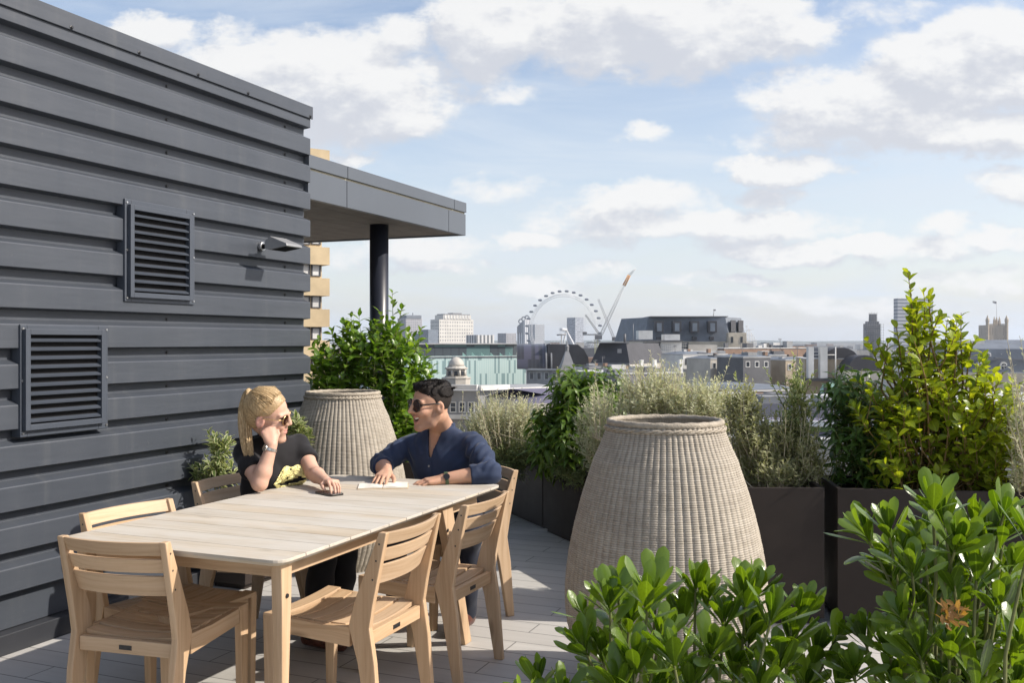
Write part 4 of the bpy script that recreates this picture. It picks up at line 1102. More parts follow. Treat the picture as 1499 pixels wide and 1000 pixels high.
for k in range(9): m_.tube([P(1091, 478+k*6, d), P(1094+min(14, 2+k*2.6), 478+k*6, d)], .08, 4); m_.tube([P(1091, 478+k*6, d+1.6), P(1094+min(14, 2+k*2.6), 478+k*6, d+1.6)], .08, 4)
for k in range(6): m_.tube([P(1092, 484+k*9, d), P(1104, 476+k*9+6, d)], .06, 3)
B.part('scaffolding', m_, M['pale'])
B.part('aerial', (lambda q: (q.tube([P(1044, 464, d+6), P(1045.5, 454, d+6)], .12, 4), q.box(P(1046, 454, d+6), (1, 0, 0), (0, 1, 0), (0, 0, 1), .8, .3, .5), q)[-1])(MB()), M['grey'])
# plant decks stepped in front of it
d = 265
B = Bld('plant_deck_block', 'stepped pale block with rooftop plant boxes and railings before the mansard block', 'building', [(922, d+3), (1062, d)], 517, 18, M['pale'], k=0)
for nm, mt, u0, u1, v0, v1, dd in (('plant_box', 'white', 935, 955.5, 484, 497, 6), ('plant_box', 'white', 973, 995.5, 489.5, 499, 6), ('deck_slab', 'darkgrey', 921, 1000, 498.2, 500.6, 3), ('lift_housing', 'pale', 968, 998, 500.8, 514, 4),
        ('louvre_bay', 'glassdark', 945, 967, 501, 513, 5), ('louvre_bay', 'glassdark', 997, 1008, 501, 513, 5), ('deck_slab', 'pale', 925, 1062, 514, 517, .2), ('roof_room', 'stone', 1008, 1050, 505, 514, 4), ('deck_slab', 'white', 998, 1045, 515.5, 519, -.6)):
    B.bits(nm, M[mt], u0, u1, v0, v1, d+dd, 6)
m_ = MB()
for k in range(28): m_.tube([P(922+k*3, 514, d+.5), P(922+k*3, 503, d+.5)], .05, 4)
for v_ in (503, 507, 511): m_.tube([P(921, v_, d+.5), P(1006, v_, d+.5)], .06, 4)
m_.tube([P(927, 500, d+2), P(927, 474, d+2)], .09, 4)
B.part('railing', m_, M['grey'])
m_ = MB(); m_.tube([(P(914.5, 0, d).x, d, ztop(502, d)), P(914.5, 489, d)], .35, 6); B.part('flue', m_, M['darkgrey'])
for k in range(7): B.window(0, 930+k*19, 939+k*19, 522, 533, M['white'])
# long tan block and roofs toward the right
d = 300
B = Bld('flat_roof_block', 'long flat-roofed brown block between the scaffolding and the white chimney slabs', 'building', [(1060, d), (1186, d-4)], 510.5, 18, M['brick'], coping=1.2)
for nm, mt, u0, u1, v0, v1 in (('roof_room', 'pale', 1118, 1126, 503, 510), ('roof_room', 'darkgrey', 1122, 1126, 502, 510), ('roof_room', 'grey', 1140, 1147, 505.5, 510), ('roof_room', 'brick', 1150, 1178, 507.5, 510)): B.bits(nm, M[mt], u0, u1, v0, v1, d+2, 3)
B.clutter(41, 9, 2.4)
# dense low roofs: each its own house
spec = [(1000, 1046, 520, 210, 'white', 'white rendered house front below the plant deck block'), (1040, 1085, 526, 200, 'stone', 'weathered stone house right of the white rendered front'), (1088, 1128, 524, 190, 'darkgrey', 'charcoal house with a glazed top storey below the scaffolding'),
        (1126, 1152, 521, 205, 'grey', 'narrow grey house beside the charcoal one'), (1150, 1186, 528, 195, 'stone_warm', 'warm stone house left of the chimney slabs'), (880, 925, 545, 150, 'grey', 'low grey roof house right of the spire'), (868, 890, 541, 175, 'stone', 'little stone house behind the dark green bush'),
        (1285, 1335, 536, 170, 'stone', 'stone house behind the yellow-green shrub'), (1330, 1400, 545, 160, 'pale', 'pale house below the round dormers')]
for (u0, u1, vt, d, mt, lab) in spec:
    B = Bld('terraced_house', lab, 'house', [(u0, d+1), (u1, d)], vt, 9, M[mt], coping=.7)
    B.roof(vt-5, d, 2.2, M['slate'], z0=B.z1+.2)
    n = max(2, int((u1-u0)/11))
    for k in range(n):
        uu = u0+(u1-u0)*(k+.25)/n; B.window(0, uu, uu+(u1-u0)/n*.48, vt+5, vt+14, M['white'] if mt != 'white' else M['darkgrey'])
    B.clutter(int(u0), 3, 1.2)
    for k in range(2):
        uu = u0+(u1-u0)*(.15+.65*k); B.bits('chimney', M['brick'], uu, uu+4, vt-9, vt-3, d+4, .8)
# grey lead roof with pale upstand, right of the spire
d = 120
B = Bld('lead_roof_hall', 'low hall with a flat grey lead roof right of the dark green bush', 'building', [(905, d), (1000, d-2)], 548, 14, M['felt'], coping=.6)
for u_ in (938, 957, 995): B.bits('white_flue', M['white'], u_, u_+4.5, 527, 550, d+3, .4)
B.bits('roof_room', M['slate_dark'], 914, 936, 545, 548, d+2, 3)
B.clutter(42, 6, 1.0, aer=False)
# white chimney slabs on a stone building with curved roofs
d = 140
B = Bld('arched_stone_hall', 'stone hall with dark vaulted roofs behind the white chimney slabs', 'building', [(1178, d+2), (1284, d)], 526, 14, M['stone_warm'], coping=.6, k=0)
def hump(u0, u1, v0, v1, dd, dep, mat, name='vaulted_roof'):
    m_ = MB(); N = 14; c = (u0+u1)/2
    pr = [(c+(u1-u0)/2*math.cos(math.pi*k/N), v1+(v0-v1)*math.sin(math.pi*k/N)) for k in range(N+1)]
    m_.rings([[Vector((P(a, 0, dd).x, dd+o, ztop(b, dd))) for a, b in pr] for o in (0, dep)], smooth=False); B.part(name, m_, mat)
hump(1206, 1256, 509, 525.4, d+1, 10, M['slate_dark']); hump(1241, 1290, 520, 544, d-3, 8, M['slate_dark'])
m_ = MB(); B.bits('front_bay', M['stone'], 1236, 1292, 543.6, 560, d-3.2, 3)
B.window(0, 1224, 1232, 536, 549, M['stone'])
for u0, u1 in ((1183.5, 1191.5), (1201, 1211.5)): B.bits('chimney_slab', M['white'], u0, u1, 508, 554, d-1.5, 1.0)
m_ = MB(); m_.tube([P(1223, 556, d-1.5), P(1223, 508, d-1.5)], .09, 5); m_.tube([P(1191.5, 520, d-1), P(1224, 519.5, d-1)], .07, 4); m_.tube([P(1191.5, 515, d-1), P(1201, 515, d-1)], .07, 4); B.part('flue_pipes', m_, M['white'])
B.bits('roof_deck', M['slate_dark'], 1178, 1226, 554, 558, d-2, 6)
# mint cylinder with red blocks
d = 95; c = P(1217, 0, d); r_ = 17*d/F
cy = thing('round_glass_lobby', 'rounded mint-white rooflight with small red blocks beside the dark shrub', 'building', (c.x, d, GZ))
m_ = MB(); m_.lathe([(r_, GZ), (r_, ztop(578, d)), (r_*.93, ztop(570, d)), (r_*.7, ztop(563.5, d)), (r_*.3, ztop(560.8, d)), (.02, ztop(560.4, d))], (c.x, d, 0), 24); part(m_, 'shell', M['mint'], cy)
for u0, u1 in ((1213, 1218), (1221, 1227)):
    m_ = MB(); m_.abox(P(u0, 0, d).x, P(u1, 0, d).x, d-r_-.12, d-r_+.4, ztop(580, d), ztop(575.5, d)); part(m_, 'red_block', M['red'], cy)
for u0, u1 in ((1203, 1206), (1207.5, 1209.5)):
    m_ = MB(); m_.abox(P(u0, 0, d).x, P(u1, 0, d).x, d-r_-.2, d-r_+.6, GZ, ztop(561, d)); part(m_, 'dark_mullion', M['slate_dark'], cy)
# right-hand slate mansard with round dormers
d = 185
B = Bld('round_dormer_house', 'dark slate roofed building with white round-headed dormers at the right edge', 'building', [(1376, d+2), (1530, d-2)], 546, 20, M['cream'], coping=.8, k=0)
B.roof(511, d, 1.2, M['slate'])
B.part('upper_roof', walls_mb([tuple(uv_d(1395, d+4)), tuple(uv_d(1540, d+2)), tuple(uv_d(1540, d+18)), tuple(uv_d(1395, d+18))], ztop(511.2, d), ztop(497.5, d), 5.2), M['slate'])
B.bits('pale_roof_room', M['pale'], 1392, 1441, 499, 510.5, d+6, 4)
B.ledge(0, 525.4, 527.4, d, M['lead'], -.9+1.4, 'gutter')
def rdormer(u, v0, v1, w_, dd, rnd=True):
    m_ = MB(); N = 10; pr = [(u-w_/2, v1), (u+w_/2, v1)]+[(u+w_/2*math.cos(math.pi*k/N), (v0+w_/2)-w_/2*math.sin(math.pi*k/N)) for k in range(N+1)]
    m_.rings([[Vector((P(a, 0, dd).x, dd+o, ztop(b, dd))) for a, b in pr] for o in (0, 2.2)]); f_ = B.part('dormer', m_, M['white'])
    m_ = MB(); pr = [(u-w_*.3, v1-1.2), (u+w_*.3, v1-1.2)]+[(u+w_*.3*math.cos(math.pi*k/N), (v0+w_/2)-w_*.3*math.sin(math.pi*k/N)) for k in range(N+1)]
    m_.rings([[Vector((P(a, 0, dd).x, dd+o, ztop(b, dd))) for a, b in pr] for o in (-.06, .01)]); o = m_.build('pane', M['pane']); o.parent = f_
    m_ = MB(); m_.abox(P(u, 0, dd).x-.035, P(u, 0, dd).x+.035, dd-.1, dd-.061, ztop(v1-1.2, dd), ztop(v0+1.5, dd)); m_.abox(P(u-w_*.3, 0, dd).x, P(u+w_*.3, 0, dd).x, dd-.1, dd-.0615, ztop((v0+v1)/2+.5, dd), ztop((v0+v1)/2-.5, dd)); o = m_.build('glazing_bar', M['white']); o.parent = f_
for u_ in (1407, 1447, 1467.5, 1490): rdormer(u_, 515.5, 522, 8, d+.6)
for u_ in (1437, 1469.5, 1500): rdormer(u_, 530, 541.5, 11, d-.2)
for u_ in (1418, 1457, 1478): B.bits('snow_guard', M['lead'], u_, u_+14, 523.6, 524.8, d+.3, .3)
# nearer low roofs right and left
d = 58
B = Bld('near_flat_roof', 'near flat grey roof with white upstand seen between the shrubs on the right', 'building', [(1040, d), (1260, d)], 591, 10, M['felt'], k=.0)
B.bits('white_upstand', M['white'], 1072, 1230, 587.5, 591.2, d+4, .4)
B.clutter(44, 6, .45, aer=False)
for k in range(5): B.bits('roof_hatch', M['darkgrey'], 1092+k*27, 1101+k*27, 588.4, 592, d+3.4, .4)
d = 40
B = Bld('near_parapet_roof', 'near roof edge with a wide white rail and green strip, right of the large pot', 'building', [(1030, d), (1300, d-2)], 622, 5, M['purple'], k=0)
B.ledge(0, 613, 620, d, M['white'], .25, 'white_rail'); B.ledge(0, 621, 628, d, M['green'], .05, 'green_strip')
d = 70
B = Bld('brick_parapet_house', 'brick gable house with a pale parapet behind the silvery shrub', 'house', [(1088, d+2), (1170, d)], 573, 8, M['brick'], coping=.5)
B.ledge(0, 565, 568, d, M['cream'], .1, 'string_course') if False else None
for k in range(3): B.window(0, 1096+k*23, 1106+k*23, 577, 588, M['cream'])
B.roof(566, d, 1.0, M['slate'], z0=B.z1+.15)
d = 105
B = Bld('white_curved_parapet_building', 'grey-rendered house with a sweeping white parapet behind the man', 'house', [(600, d+2), (700, d), (742, d+2.5), (830, d+9)], 571, 9, M['grey'])
for i, (v0, v1) in enumerate(((563.5, 571), (564.5, 571.8), (568, 576))): B.ledge(i, v0+.0, v1, d+(0, 0, 3)[i], M['white'], .55, 'white_parapet')
B.roof(556, d, 3.5, M['grey'], z0=ztop(566, d)) if False else None
for k in range(7): B.window(0, 606+k*13.2, 615.5+k*13.2, 588.5, 604, M['white'], .12, bars=True)
B.ledge(0, 608, 614, d, M['white'], .4, 'white_ledge')
d = 45
B = Bld('near_slate_roof', 'near low slate roof behind the right-hand shrubs', 'building', [(1290, d), (1600, d-6)], 585, 9, M['felt'], coping=.5, k=0)
B.bits('roof_vent', M['darkgrey'], 1410, 1436, 574, 588, d+2, 1.5)
d = 62
B = Bld('purple_roof_house', 'low house with a violet-grey slate roof behind the dark green bush', 'house', [(780, d), (860, d-1)], 590, 8, M['stone'])
B.roof(573, d, 3.4, M['purple'])
# filler of the far city: many low roofs, counted as one mass
r_ = np.random.RandomState(21); m_ = MB()
for k in range(1500):
    u_ = r_.uniform(-500, 2100); d_ = 420*math.exp(r_.rand()*2.35); wv = r_.uniform(8, 26); dp = r_.uniform(8, 24)
    x = P(u_, 0, d_).x; zt = min(ztop(501.5, d_), GZ+r_.uniform(9, 24)+(r_.rand() < .06)*6)
    if zt < GZ+6: continue
    m_.abox(x-wv/2, x+wv/2, d_, d_+dp, GZ, zt, mi=int(r_.randint(0, 5)))
o = m_.build('distant_rooftops', [M['stone'], M['grey'], M['brick'], M['pale'], M['darkgrey']], fix=False); tag(o, 'mass of low pale rooftops stretching to the horizon', 'rooftops', kind='stuff')
# air
HZ = material('haze_air'); hm = HZ[0]; nt = HZ[1]
hm.node_tree.nodes.remove(HZ[2]); pvn = nt.new('ShaderNodeVolumePrincipled'); pvn.inputs['Color'].default_value = (.80, .88, 1.0, 1); pvn.inputs['Density'].default_value = .00009; pvn.inputs['Anisotropy'].default_value = .2
nt.l.new(pvn.outputs[0], hm.node_tree.nodes['Material Output'].inputs['Volume'])
m_ = MB(); m_.abox(-9500, 9500, -300, 9700, GZ-2, 135); o = m_.build('haze', hm); tag(o, 'thin pale summer haze over the city', 'haze', kind='stuff')
# ================================================================ plants
def nrm(a): return a/np.maximum(1e-9, np.linalg.norm(a, axis=-1, keepdims=True))
SHAPES = {'obovate': lambda t: np.where(t < .72, .14+.86*np.sin(np.pi/2*np.clip(t/.72, 0, 1))**1.7, np.clip(1-((t-.72)/.282)**2.6, 0, 1)**.5),
          'ellipse': lambda t: np.sin(np.pi*np.clip(t, 0, 1))**.8, 'lance': lambda t: np.sin(np.pi*np.clip(t, 0, 1)**.75)**1.15, 'round': lambda t: np.sin(np.pi*np.clip(t, 0, 1)**1.15)**.62}
class Leaves:
    def __init__(s, shape, na=4, nc=2, cup=.15, roll=0.0):
        s.shape, s.na, s.nc, s.cup, s.roll = shape, na, nc, cup, roll; s.b = []
    def add(s, p, d, n, ln, wd, curl):
        s.b.append((np.atleast_2d(p), np.atleast_2d(d), np.atleast_2d(n), np.atleast_1d(ln), np.atleast_1d(wd), np.atleast_1d(curl)))
    def build(s, name, mat, parent, origin):
        p, d, n, ln, wd, cu = [np.concatenate(q) for q in zip(*s.b)]
        d = nrm(d); side = np.cross(n, d); bad = np.linalg.norm(side, axis=1) < .05; side[bad] = np.cross(np.array([.3, .5, .8]), d[bad]); side = nrm(side); nn = np.cross(d, side)
        t = np.linspace(0, 1, s.na+1)**(.75 if s.shape == 'obovate' else 1.0); y = np.linspace(-1, 1, s.nc+1)
        w_ = SHAPES[s.shape](t); w_[0] = max(w_[0], .06); w_[-1] = max(.12, w_[-1])
        T, Y = np.meshgrid(t, y, indexing='ij')
        lx = T; ly = Y*w_[:, None]; lz = s.cup*np.abs(Y)*w_[:, None]*.5-s.roll*(Y**2)*w_[:, None]
        N = len(p)
        # the blade bends back along its length
        ang = cu[:, None, None]*T[None]
        X_ = ln[:, None, None]*lx[None]; fwd = X_*np.cos(ang*.6); dwn = -X_*np.sin(ang*.6)
        V = (p[:, None, None, :]+d[:, None, None, :]*fwd[..., None]+nn[:, None, None, :]*(dwn+lz[None]*wd[:, None, None])[..., None]
             + side[:, None, None, :]*(ly[None]*wd[:, None, None]*.5)[..., None])
        k = (s.na+1)*(s.nc+1); V = V.reshape(-1, 3)-np.array(origin)
        i, j = np.meshgrid(np.arange(s.na), np.arange(s.nc), indexing='ij'); a = (i*(s.nc+1)+j).ravel()
        q = np.stack([a, a+1, a+s.nc+2, a+s.nc+1], -1)
        Fq = (np.arange(N)[:, None, None]*k+q[None]).reshape(-1, 4)
        uv = np.tile(np.stack([T, .5+.5*Y], -1).reshape(-1, 2), (N, 1))
        return raw_mesh(name, V, Fq, mat, parent, True, uv)
class Sticks:
    def __init__(s): s.b = []
    def add(s, a, b, ra, rb): s.b.append((np.atleast_2d(a), np.atleast_2d(b), np.atleast_1d(ra)*np.ones(len(np.atleast_2d(a))), np.atleast_1d(rb)*np.ones(len(np.atleast_2d(a)))))
    def path(s, pts, ra, rb):
        n = len(pts)-1
        for k in range(n): s.add(pts[k], pts[k+1], ra+(rb-ra)*k/n, ra+(rb-ra)*(k+1)/n)
    def build(s, name, mat, parent, origin, m=5):
        a, b, ra, rb = [np.concatenate(q) for q in zip(*s.b)]
        t = nrm(b-a); h = np.where(np.abs(t[:, 2:3]) < .9, np.array([[0, 0, 1.]]), np.array([[1., 0, 0]])); u = nrm(np.cross(t, h)); v = np.cross(t, u)
        c = [math.cos(2*math.pi*k/m) for k in range(m)]; s_ = [math.sin(2*math.pi*k/m) for k in range(m)]
        lo = np.stack([a+(u*c[k]+v*s_[k])*ra[:, None] for k in range(m)], 1); hi = np.stack([b+(u*c[k]+v*s_[k])*rb[:, None] for k in range(m)], 1)
        V = np.concatenate([lo, hi], 1).reshape(-1, 3)-np.array(origin); N = len(a)
        q = np.array([[k, (k+1) % m, m+(k+1) % m, m+k] for k in range(m)])
        Fq = (np.arange(N)[:, None, None]*2*m+q[None]).reshape(-1, 4)
        return raw_mesh(name, V, Fq, mat, parent, True)
pr_ = np.random.RandomState(77)
def rvec(n=1): return nrm(pr_.normal(size=(n, 3)))
def arr(v): return np.array([v.x, v.y, v.z])
def bez(a, b, c, n=6):
    t = np.linspace(0, 1, n+1)[:, None]; return (1-t)**2*a+2*t*(1-t)*b+t*t*c
def twig_leaves(LV, pts, n, ln, wd, spread=(45, 75), t0=.15, droop=0.0, curl=(.1, .8), jit=.25, taper=.35, upn=.6):
    """n leaves in a spiral along the polyline pts"""
    pts = np.asarray(pts); m = len(pts)-1
    tt = t0+(1-t0)*(np.arange(n)+pr_.rand(n)*.6)/n; tt = np.clip(tt, 0, .999); k = (tt*m).astype(int); f = (tt*m-k)[:, None]
    p = pts[k]*(1-f)+pts[k+1]*f; ax = nrm(pts[k+1]-pts[k])
    h = np.where(np.abs(ax[:, 2:3]) < .95, np.array([[0, 0, 1.]]), np.array([[1., 0, 0]])); u = nrm(np.cross(ax, h)); v = np.cross(ax, u)
    ph = np.arange(n)*2.39996+pr_.rand()*6.28+pr_.normal(size=n)*jit
    rad = u*np.cos(ph)[:, None]+v*np.sin(ph)[:, None]
    al = np.radians(spread[1]+(spread[0]-spread[1])*tt+pr_.normal(size=n)*9)[:, None]
    d = ax*np.cos(al)+rad*np.sin(al)+np.array([0, 0, -droop]); d = nrm(d+rvec(n)*.12)
    nn = nrm(ax*np.sin(al)-rad*np.cos(al)+np.array([0, 0, upn])+rvec(n)*.25)
    sc_ = (1-taper*np.clip((tt-.55)/.45, 0, 1))*(.75+.5*pr_.rand(n))
    LV.add(p, d, nn, ln*sc_, wd*sc_*(.85+.3*pr_.rand(n)), curl[0]+(curl[1]-curl[0])*pr_.rand(n))
def in_blob(bl, n):
    """points in an ellipsoid given as centre u, v, depth and half sizes (px, px, m)"""
    cu, cv, d, ru, rv, rd = bl; q = rvec(n)*(pr_.rand(n, 1)**.42)
    return np.array([arr(P(cu+a[0]*ru, cv+a[2]*rv, d+a[1]*rd)) for a in q])
LM = {}
LM['gloss'] = leaf_mat('leaf_gloss', (.085, .175, .022), (.19, .29, .04), .3, .42)
LM['yellow'] = leaf_mat('leaf_yellowgreen', (.16, .24, .018), (.31, .38, .035), .3, .5, tint=(1.15, 1.0, .3))
LM['dark'] = leaf_mat('leaf_dark', (.045, .10, .016), (.095, .165, .03), .38, .25)
LM['mid'] = leaf_mat('leaf_mid', (.07, .14, .018), (.15, .23, .03), .38, .36)
LM['silver'] = leaf_mat('leaf_silver', (.34, .37, .24), (.60, .59, .44), .6, .35, tint=(1, 1, .75), spec=.25)
LM['olive'] = leaf_mat('leaf_olive', (.20, .215, .10), (.38, .38, .21), .55, .32, spec=.3, tint=(1, 1, .6))
LM['herb'] = leaf_mat('leaf_herb', (.11, .15, .05), (.20, .24, .09), .5, .25, tint=(1, 1, .5))
LM['variegated'] = leaf_mat('leaf_variegated', (.10, .16, .045), (.19, .25, .08), .45, .35, edge=(.55, .54, .33), tint=(1, 1, .6))
LM['tobira'] = leaf_mat('leaf_tobira', (.033, .070, .006), (.095, .152, .012), .26, .38, coat=.3, back=(.12, .19, .03), tint=(1.2, 1.15, .25), glow=2.2)
LM['bud'] = leaf_mat('leaf_rusty', (.22, .11, .03), (.36, .2, .06), .5, .3)
M['bark'] = plain('bark', (.10, .075, .05), .8, 0, .2, .3, 30, .4, 120); M['greenstem'] = plain('green_stem', (.16, .17, .06), .6, 0, .3, .2, 20); M['drystem'] = plain('dry_stem', (.50, .44, .32), .8, 0, .2, .2, 20); M['redstem'] = plain('reddish_stem', (.20, .13, .05), .6, 0, .3, .2, 20)

def shrub(name, label, base, blobs, LV, lmat, smat, tips=(), n_twig=120, leaves=9, ln=.07, wd=.035, tl=.16, cat='shrub', group=None, dirbias=(0, 0, .9), out=.8, kw=None, base_r=.10, stem_r=.006, gap=.0):
    """blobs fill the crown, tips are the long shoots that stand out of it"""
    root = thing(name, label, cat, base, 0, group); b0 = arr(Vector(base)); ST = Sticks(); kw = kw or {}
    tot = sum(b[3]*b[4] for b in blobs)
    for b in blobs:
        c = arr(P(b[0], b[1], b[2])); n = max(3, int(n_twig*b[3]*b[4]/tot)); pts = in_blob(b, n)
        for q in pts:
            d = nrm((q-c)*np.array([1, 1, .8])/max(.05, np.linalg.norm(q-c))*out*.6+np.array(dirbias)+rvec(1)[0]*.45)
            l_ = tl*(.7+.6*pr_.rand()); a = q-d*l_*.5; e = q+d*l_*.5
            m_ = (a+e)/2+rvec(1)[0]*l_*.10; pth = bez(a, m_, e, 4)
            ST.path(pth, stem_r*.42, stem_r*.18); twig_leaves(LV, pth, max(2, int(leaves*(.7+.6*pr_.rand()))), ln, wd, **kw)
            if pr_.rand() < .22:
                st = b0+np.array([*(pr_.normal(size=2)*base_r), 0]); ST.path(bez(st, st*.35+a*.65-np.array([0, 0, .05]), a, 5), stem_r*.9, stem_r*.42)
    for tip in tips:
        u0, v0, u1, v1, d_, nl = tip[:6]; a = arr(P(u0, v0, d_)); e = arr(P(u1, v1, d_+pr_.normal()*.06)); m_ = (a+e)/2+rvec(1)[0]*np.linalg.norm(e-a)*.07
        pth = bez(a, m_, e, 8); st = b0+np.array([*(pr_.normal(size=2)*base_r), 0])
        ST.path(bez(st, (st+a)/2, a, 5), stem_r, stem_r*.75); ST.path(pth, stem_r*.75, stem_r*.25)
        twig_leaves(LV, pth, nl, ln*1.05, wd*1.05, **{**kw, 't0': .02})
    LV.build('foliage', lmat, root, base); ST.build('stems', smat, root, base)
    return root
GRP = 'shrubs in the terrace planters'
# corner planter behind the second pot
planter([(-1.55, 7.0), (-.25, 7.0), (-.25, 7.55), (-1.75, 7.55)], .60, 'dark brown planter behind the corner pot with the glossy green shrub')
LVx = Leaves('ellipse', 4, 2, .25)
shrub('glossy_shrub', 'tall glossy bright green shrub behind the corner pot, rising in front of the canopy column', (-.95, 7.25, .54),
      [(500, 555, 7.2, 46, 60, .30), (565, 560, 7.15, 60, 70, .32), (605, 620, 7.1, 36, 70, .25), (475, 600, 7.25, 26, 70, .25), (560, 650, 7.1, 60, 60, .25), (590, 520, 7.15, 34, 45, .2), (530, 505, 7.2, 34, 30, .2)],
      LVx, LM['gloss'], M['greenstem'],
      [(577, 520, 574, 424, 7.15, 15), (575, 510, 590, 445, 7.15, 10), (515, 525, 513, 458, 7.2, 13), (545, 520, 542, 468, 7.2, 11), (490, 540, 485, 482, 7.25, 10), (470, 560, 468, 495, 7.25, 9), (612, 590, 636, 532, 7.1, 11), (603, 540, 618, 478, 7.1, 11), (605, 570, 627, 505, 7.1, 9), (610, 590, 642, 558, 7.1, 9), (560, 500, 556, 455, 7.2, 9), (500, 520, 502, 470, 7.2, 9)],
      480, 8, .085, .044, .2, group=GRP, kw=dict(spread=(30, 62), droop=.05))
# dry silvery shrub in the planter behind the man
LVx = Leaves('lance', 2, 2, .2)
tp_ = []
for k in range(70):
    u1 = pr_.uniform(690, 792); h = pr_.uniform(560, 600)+abs(u1-742)*.25; tp_.append((742+(u1-742)*.55, 650+pr_.uniform(-10, 10), u1, h, 7.85+pr_.uniform(-.2, .3), 20))
shrub('silvery_shrub', 'dry silvery grey shrub with fine upright stems in the planter behind the man', (-.13, 8.25, .54),
      [(735, 625, 8.0, 55, 38, .28), (700, 640, 8.0, 34, 26, .2), (770, 620, 7.95, 26, 36, .2)], LVx, LM['silver'], M['drystem'], tp_, 480, 16, .030, .0115, .17, group=GRP, kw=dict(spread=(28, 55), upn=.2), stem_r=.0045)
LVx = Leaves('lance', 2, 2, .2)
shrub('trailing_herb', 'low green herb spilling over the front of the planter behind the man', (.06, 7.95, .54),
      [(745, 668, 7.75, 50, 18, .2), (775, 655, 7.7, 32, 24, .2), (752, 690, 7.68, 22, 12, .08)], LVx, LM['herb'], M['greenstem'], (), 330, 12, .035, .008, .14, group=GRP, dirbias=(0, -.25, .25), kw=dict(spread=(30, 60)), stem_r=.004)
# drooping dark green bush
LVx = Leaves('lance', 4, 2, .25)
shrub('drooping_bush', 'dark green bush with long drooping leaves in the planter left of the large pot', (.55, 7.35, .54),
      [(848, 612, 7.3, 60, 62, .30), (812, 640, 7.25, 38, 50, .24), (878, 588, 7.3, 40, 46, .22), (860, 668, 7.1, 56, 36, .24), (840, 575, 7.3, 34, 34, .2)], LVx, LM['mid'], M['greenstem'],
      [(860, 580, 868, 540, 7.3, 12), (880, 570, 893, 535, 7.3, 11), (838, 590, 826, 566, 7.3, 10), (900, 560, 912, 540, 7.3, 9)], 400, 9, .115, .036, .17, group=GRP, kw=dict(spread=(50, 85), droop=.45, curl=(.3, 1.1)))
LVx = Leaves('lance', 2, 2, .2)
shrub('trailing_herb', 'feathery herb hanging over the planter edge beside the large pot', (.5, 6.95, .54),
      [(830, 688, 7.05, 26, 18, .1), (855, 700, 6.9, 18, 20, .1)], LVx, LM['herb'], M['greenstem'], (), 150, 10, .035, .008, .14, group=GRP, dirbias=(-.3, -.3, .0), kw=dict(spread=(30, 60)), stem_r=.004)
# silver shrubs behind the large pot
tp_ = []
for (uc, w_, top, n_) in ((885, 32, 555, 26), (955, 42, 522, 70), (1000, 45, 540, 44), (1040, 40, 550, 36)):
    for k in range(n_):
        u1 = pr_.uniform(uc-w_, uc+w_); tp_.append((uc+(u1-uc)*.6, 640, u1, top+pr_.rand()**1.5*40+abs(u1-uc)*.25, 6.45+pr_.uniform(-.25, .25), 30))
tp_ += [(955, 620, 952, 512, 6.4, 26), (968, 620, 966, 518, 6.4, 24), (940, 620, 938, 530, 6.4, 24), (1038, 600, 1070, 520, 6.3, 18), (988, 610, 998, 528, 6.3, 22), (1050, 610, 1055, 548, 6.3, 18), (866, 620, 872, 530, 6.7, 20), (905, 620, 910, 535, 6.6, 18), (812, 600, 817, 536, 7.5, 14), (825, 600, 828, 542, 7.5, 12), (676, 620, 678, 572, 8.1, 10)]
LVx = Leaves('lance', 2, 2, .2)
shrub('silvery_shrub', 'wide silver-leaved shrub spreading behind the rim of the large woven pot', (1.05, 6.3, .54),
      [(880, 640, 6.7, 36, 60, .22), (955, 590, 6.4, 58, 40, .28), (1030, 600, 6.3, 56, 40, .25), (975, 650, 6.3, 90, 40, .2)], LVx, LM['silver'], M['drystem'], tp_, 900, 16, .034, .013, .16, group=GRP, kw=dict(spread=(28, 58), upn=.2), stem_r=.0045)
# olive shrub in the right planter
tp_ = [(1165, 600, 1162, 520, 5.45, 26), (1150, 600, 1120, 538, 5.45, 16), (1172, 600, 1192, 545, 5.45, 18), (1160, 610, 1180, 560, 5.45, 18), (1160, 590, 1172, 530, 5.45, 22), (1150, 640, 1140, 596, 5.4, 12), (1112, 640, 1128, 606, 5.4, 12), (1120, 640, 1075, 545, 5.5, 18)]
LVx = Leaves('ellipse', 2, 2, .2)
shrub('variegated_shrub', 'upright cream-and-green shrub standing above the planter right of the large pot', (1.6, 5.42, .66),
      [(1165, 590, 5.45, 24, 44, .1), (1160, 635, 5.45, 26, 30, .1)], LVx, LM['variegated'], M['greenstem'], tp_, 90, 9, .042, .018, .13, group=GRP, kw=dict(spread=(25, 50)), stem_r=.005)
tp_ = []
for k in range(46): 
    u1 = pr_.uniform(1062, 1212); tp_.append((1130+(u1-1130)*.8, 690, u1, pr_.uniform(575, 655), 5.4+pr_.uniform(-.15, .2), 20))
LVx = Leaves('lance', 2, 2, .2)
shrub('olive_shrub', 'grey-olive small-leaved shrub filling the planter right of the large pot', (1.4, 5.4, .66),
      [(1110, 655, 5.42, 50, 44, .2), (1165, 670, 5.42, 44, 40, .2), (1140, 695, 5.35, 74, 22, .2), (1085, 600, 5.5, 26, 34, .15)], LVx, LM['olive'], M['drystem'], tp_, 760, 15, .032, .0135, .13, group=GRP, kw=dict(spread=(30, 65), upn=.2), stem_r=.004)
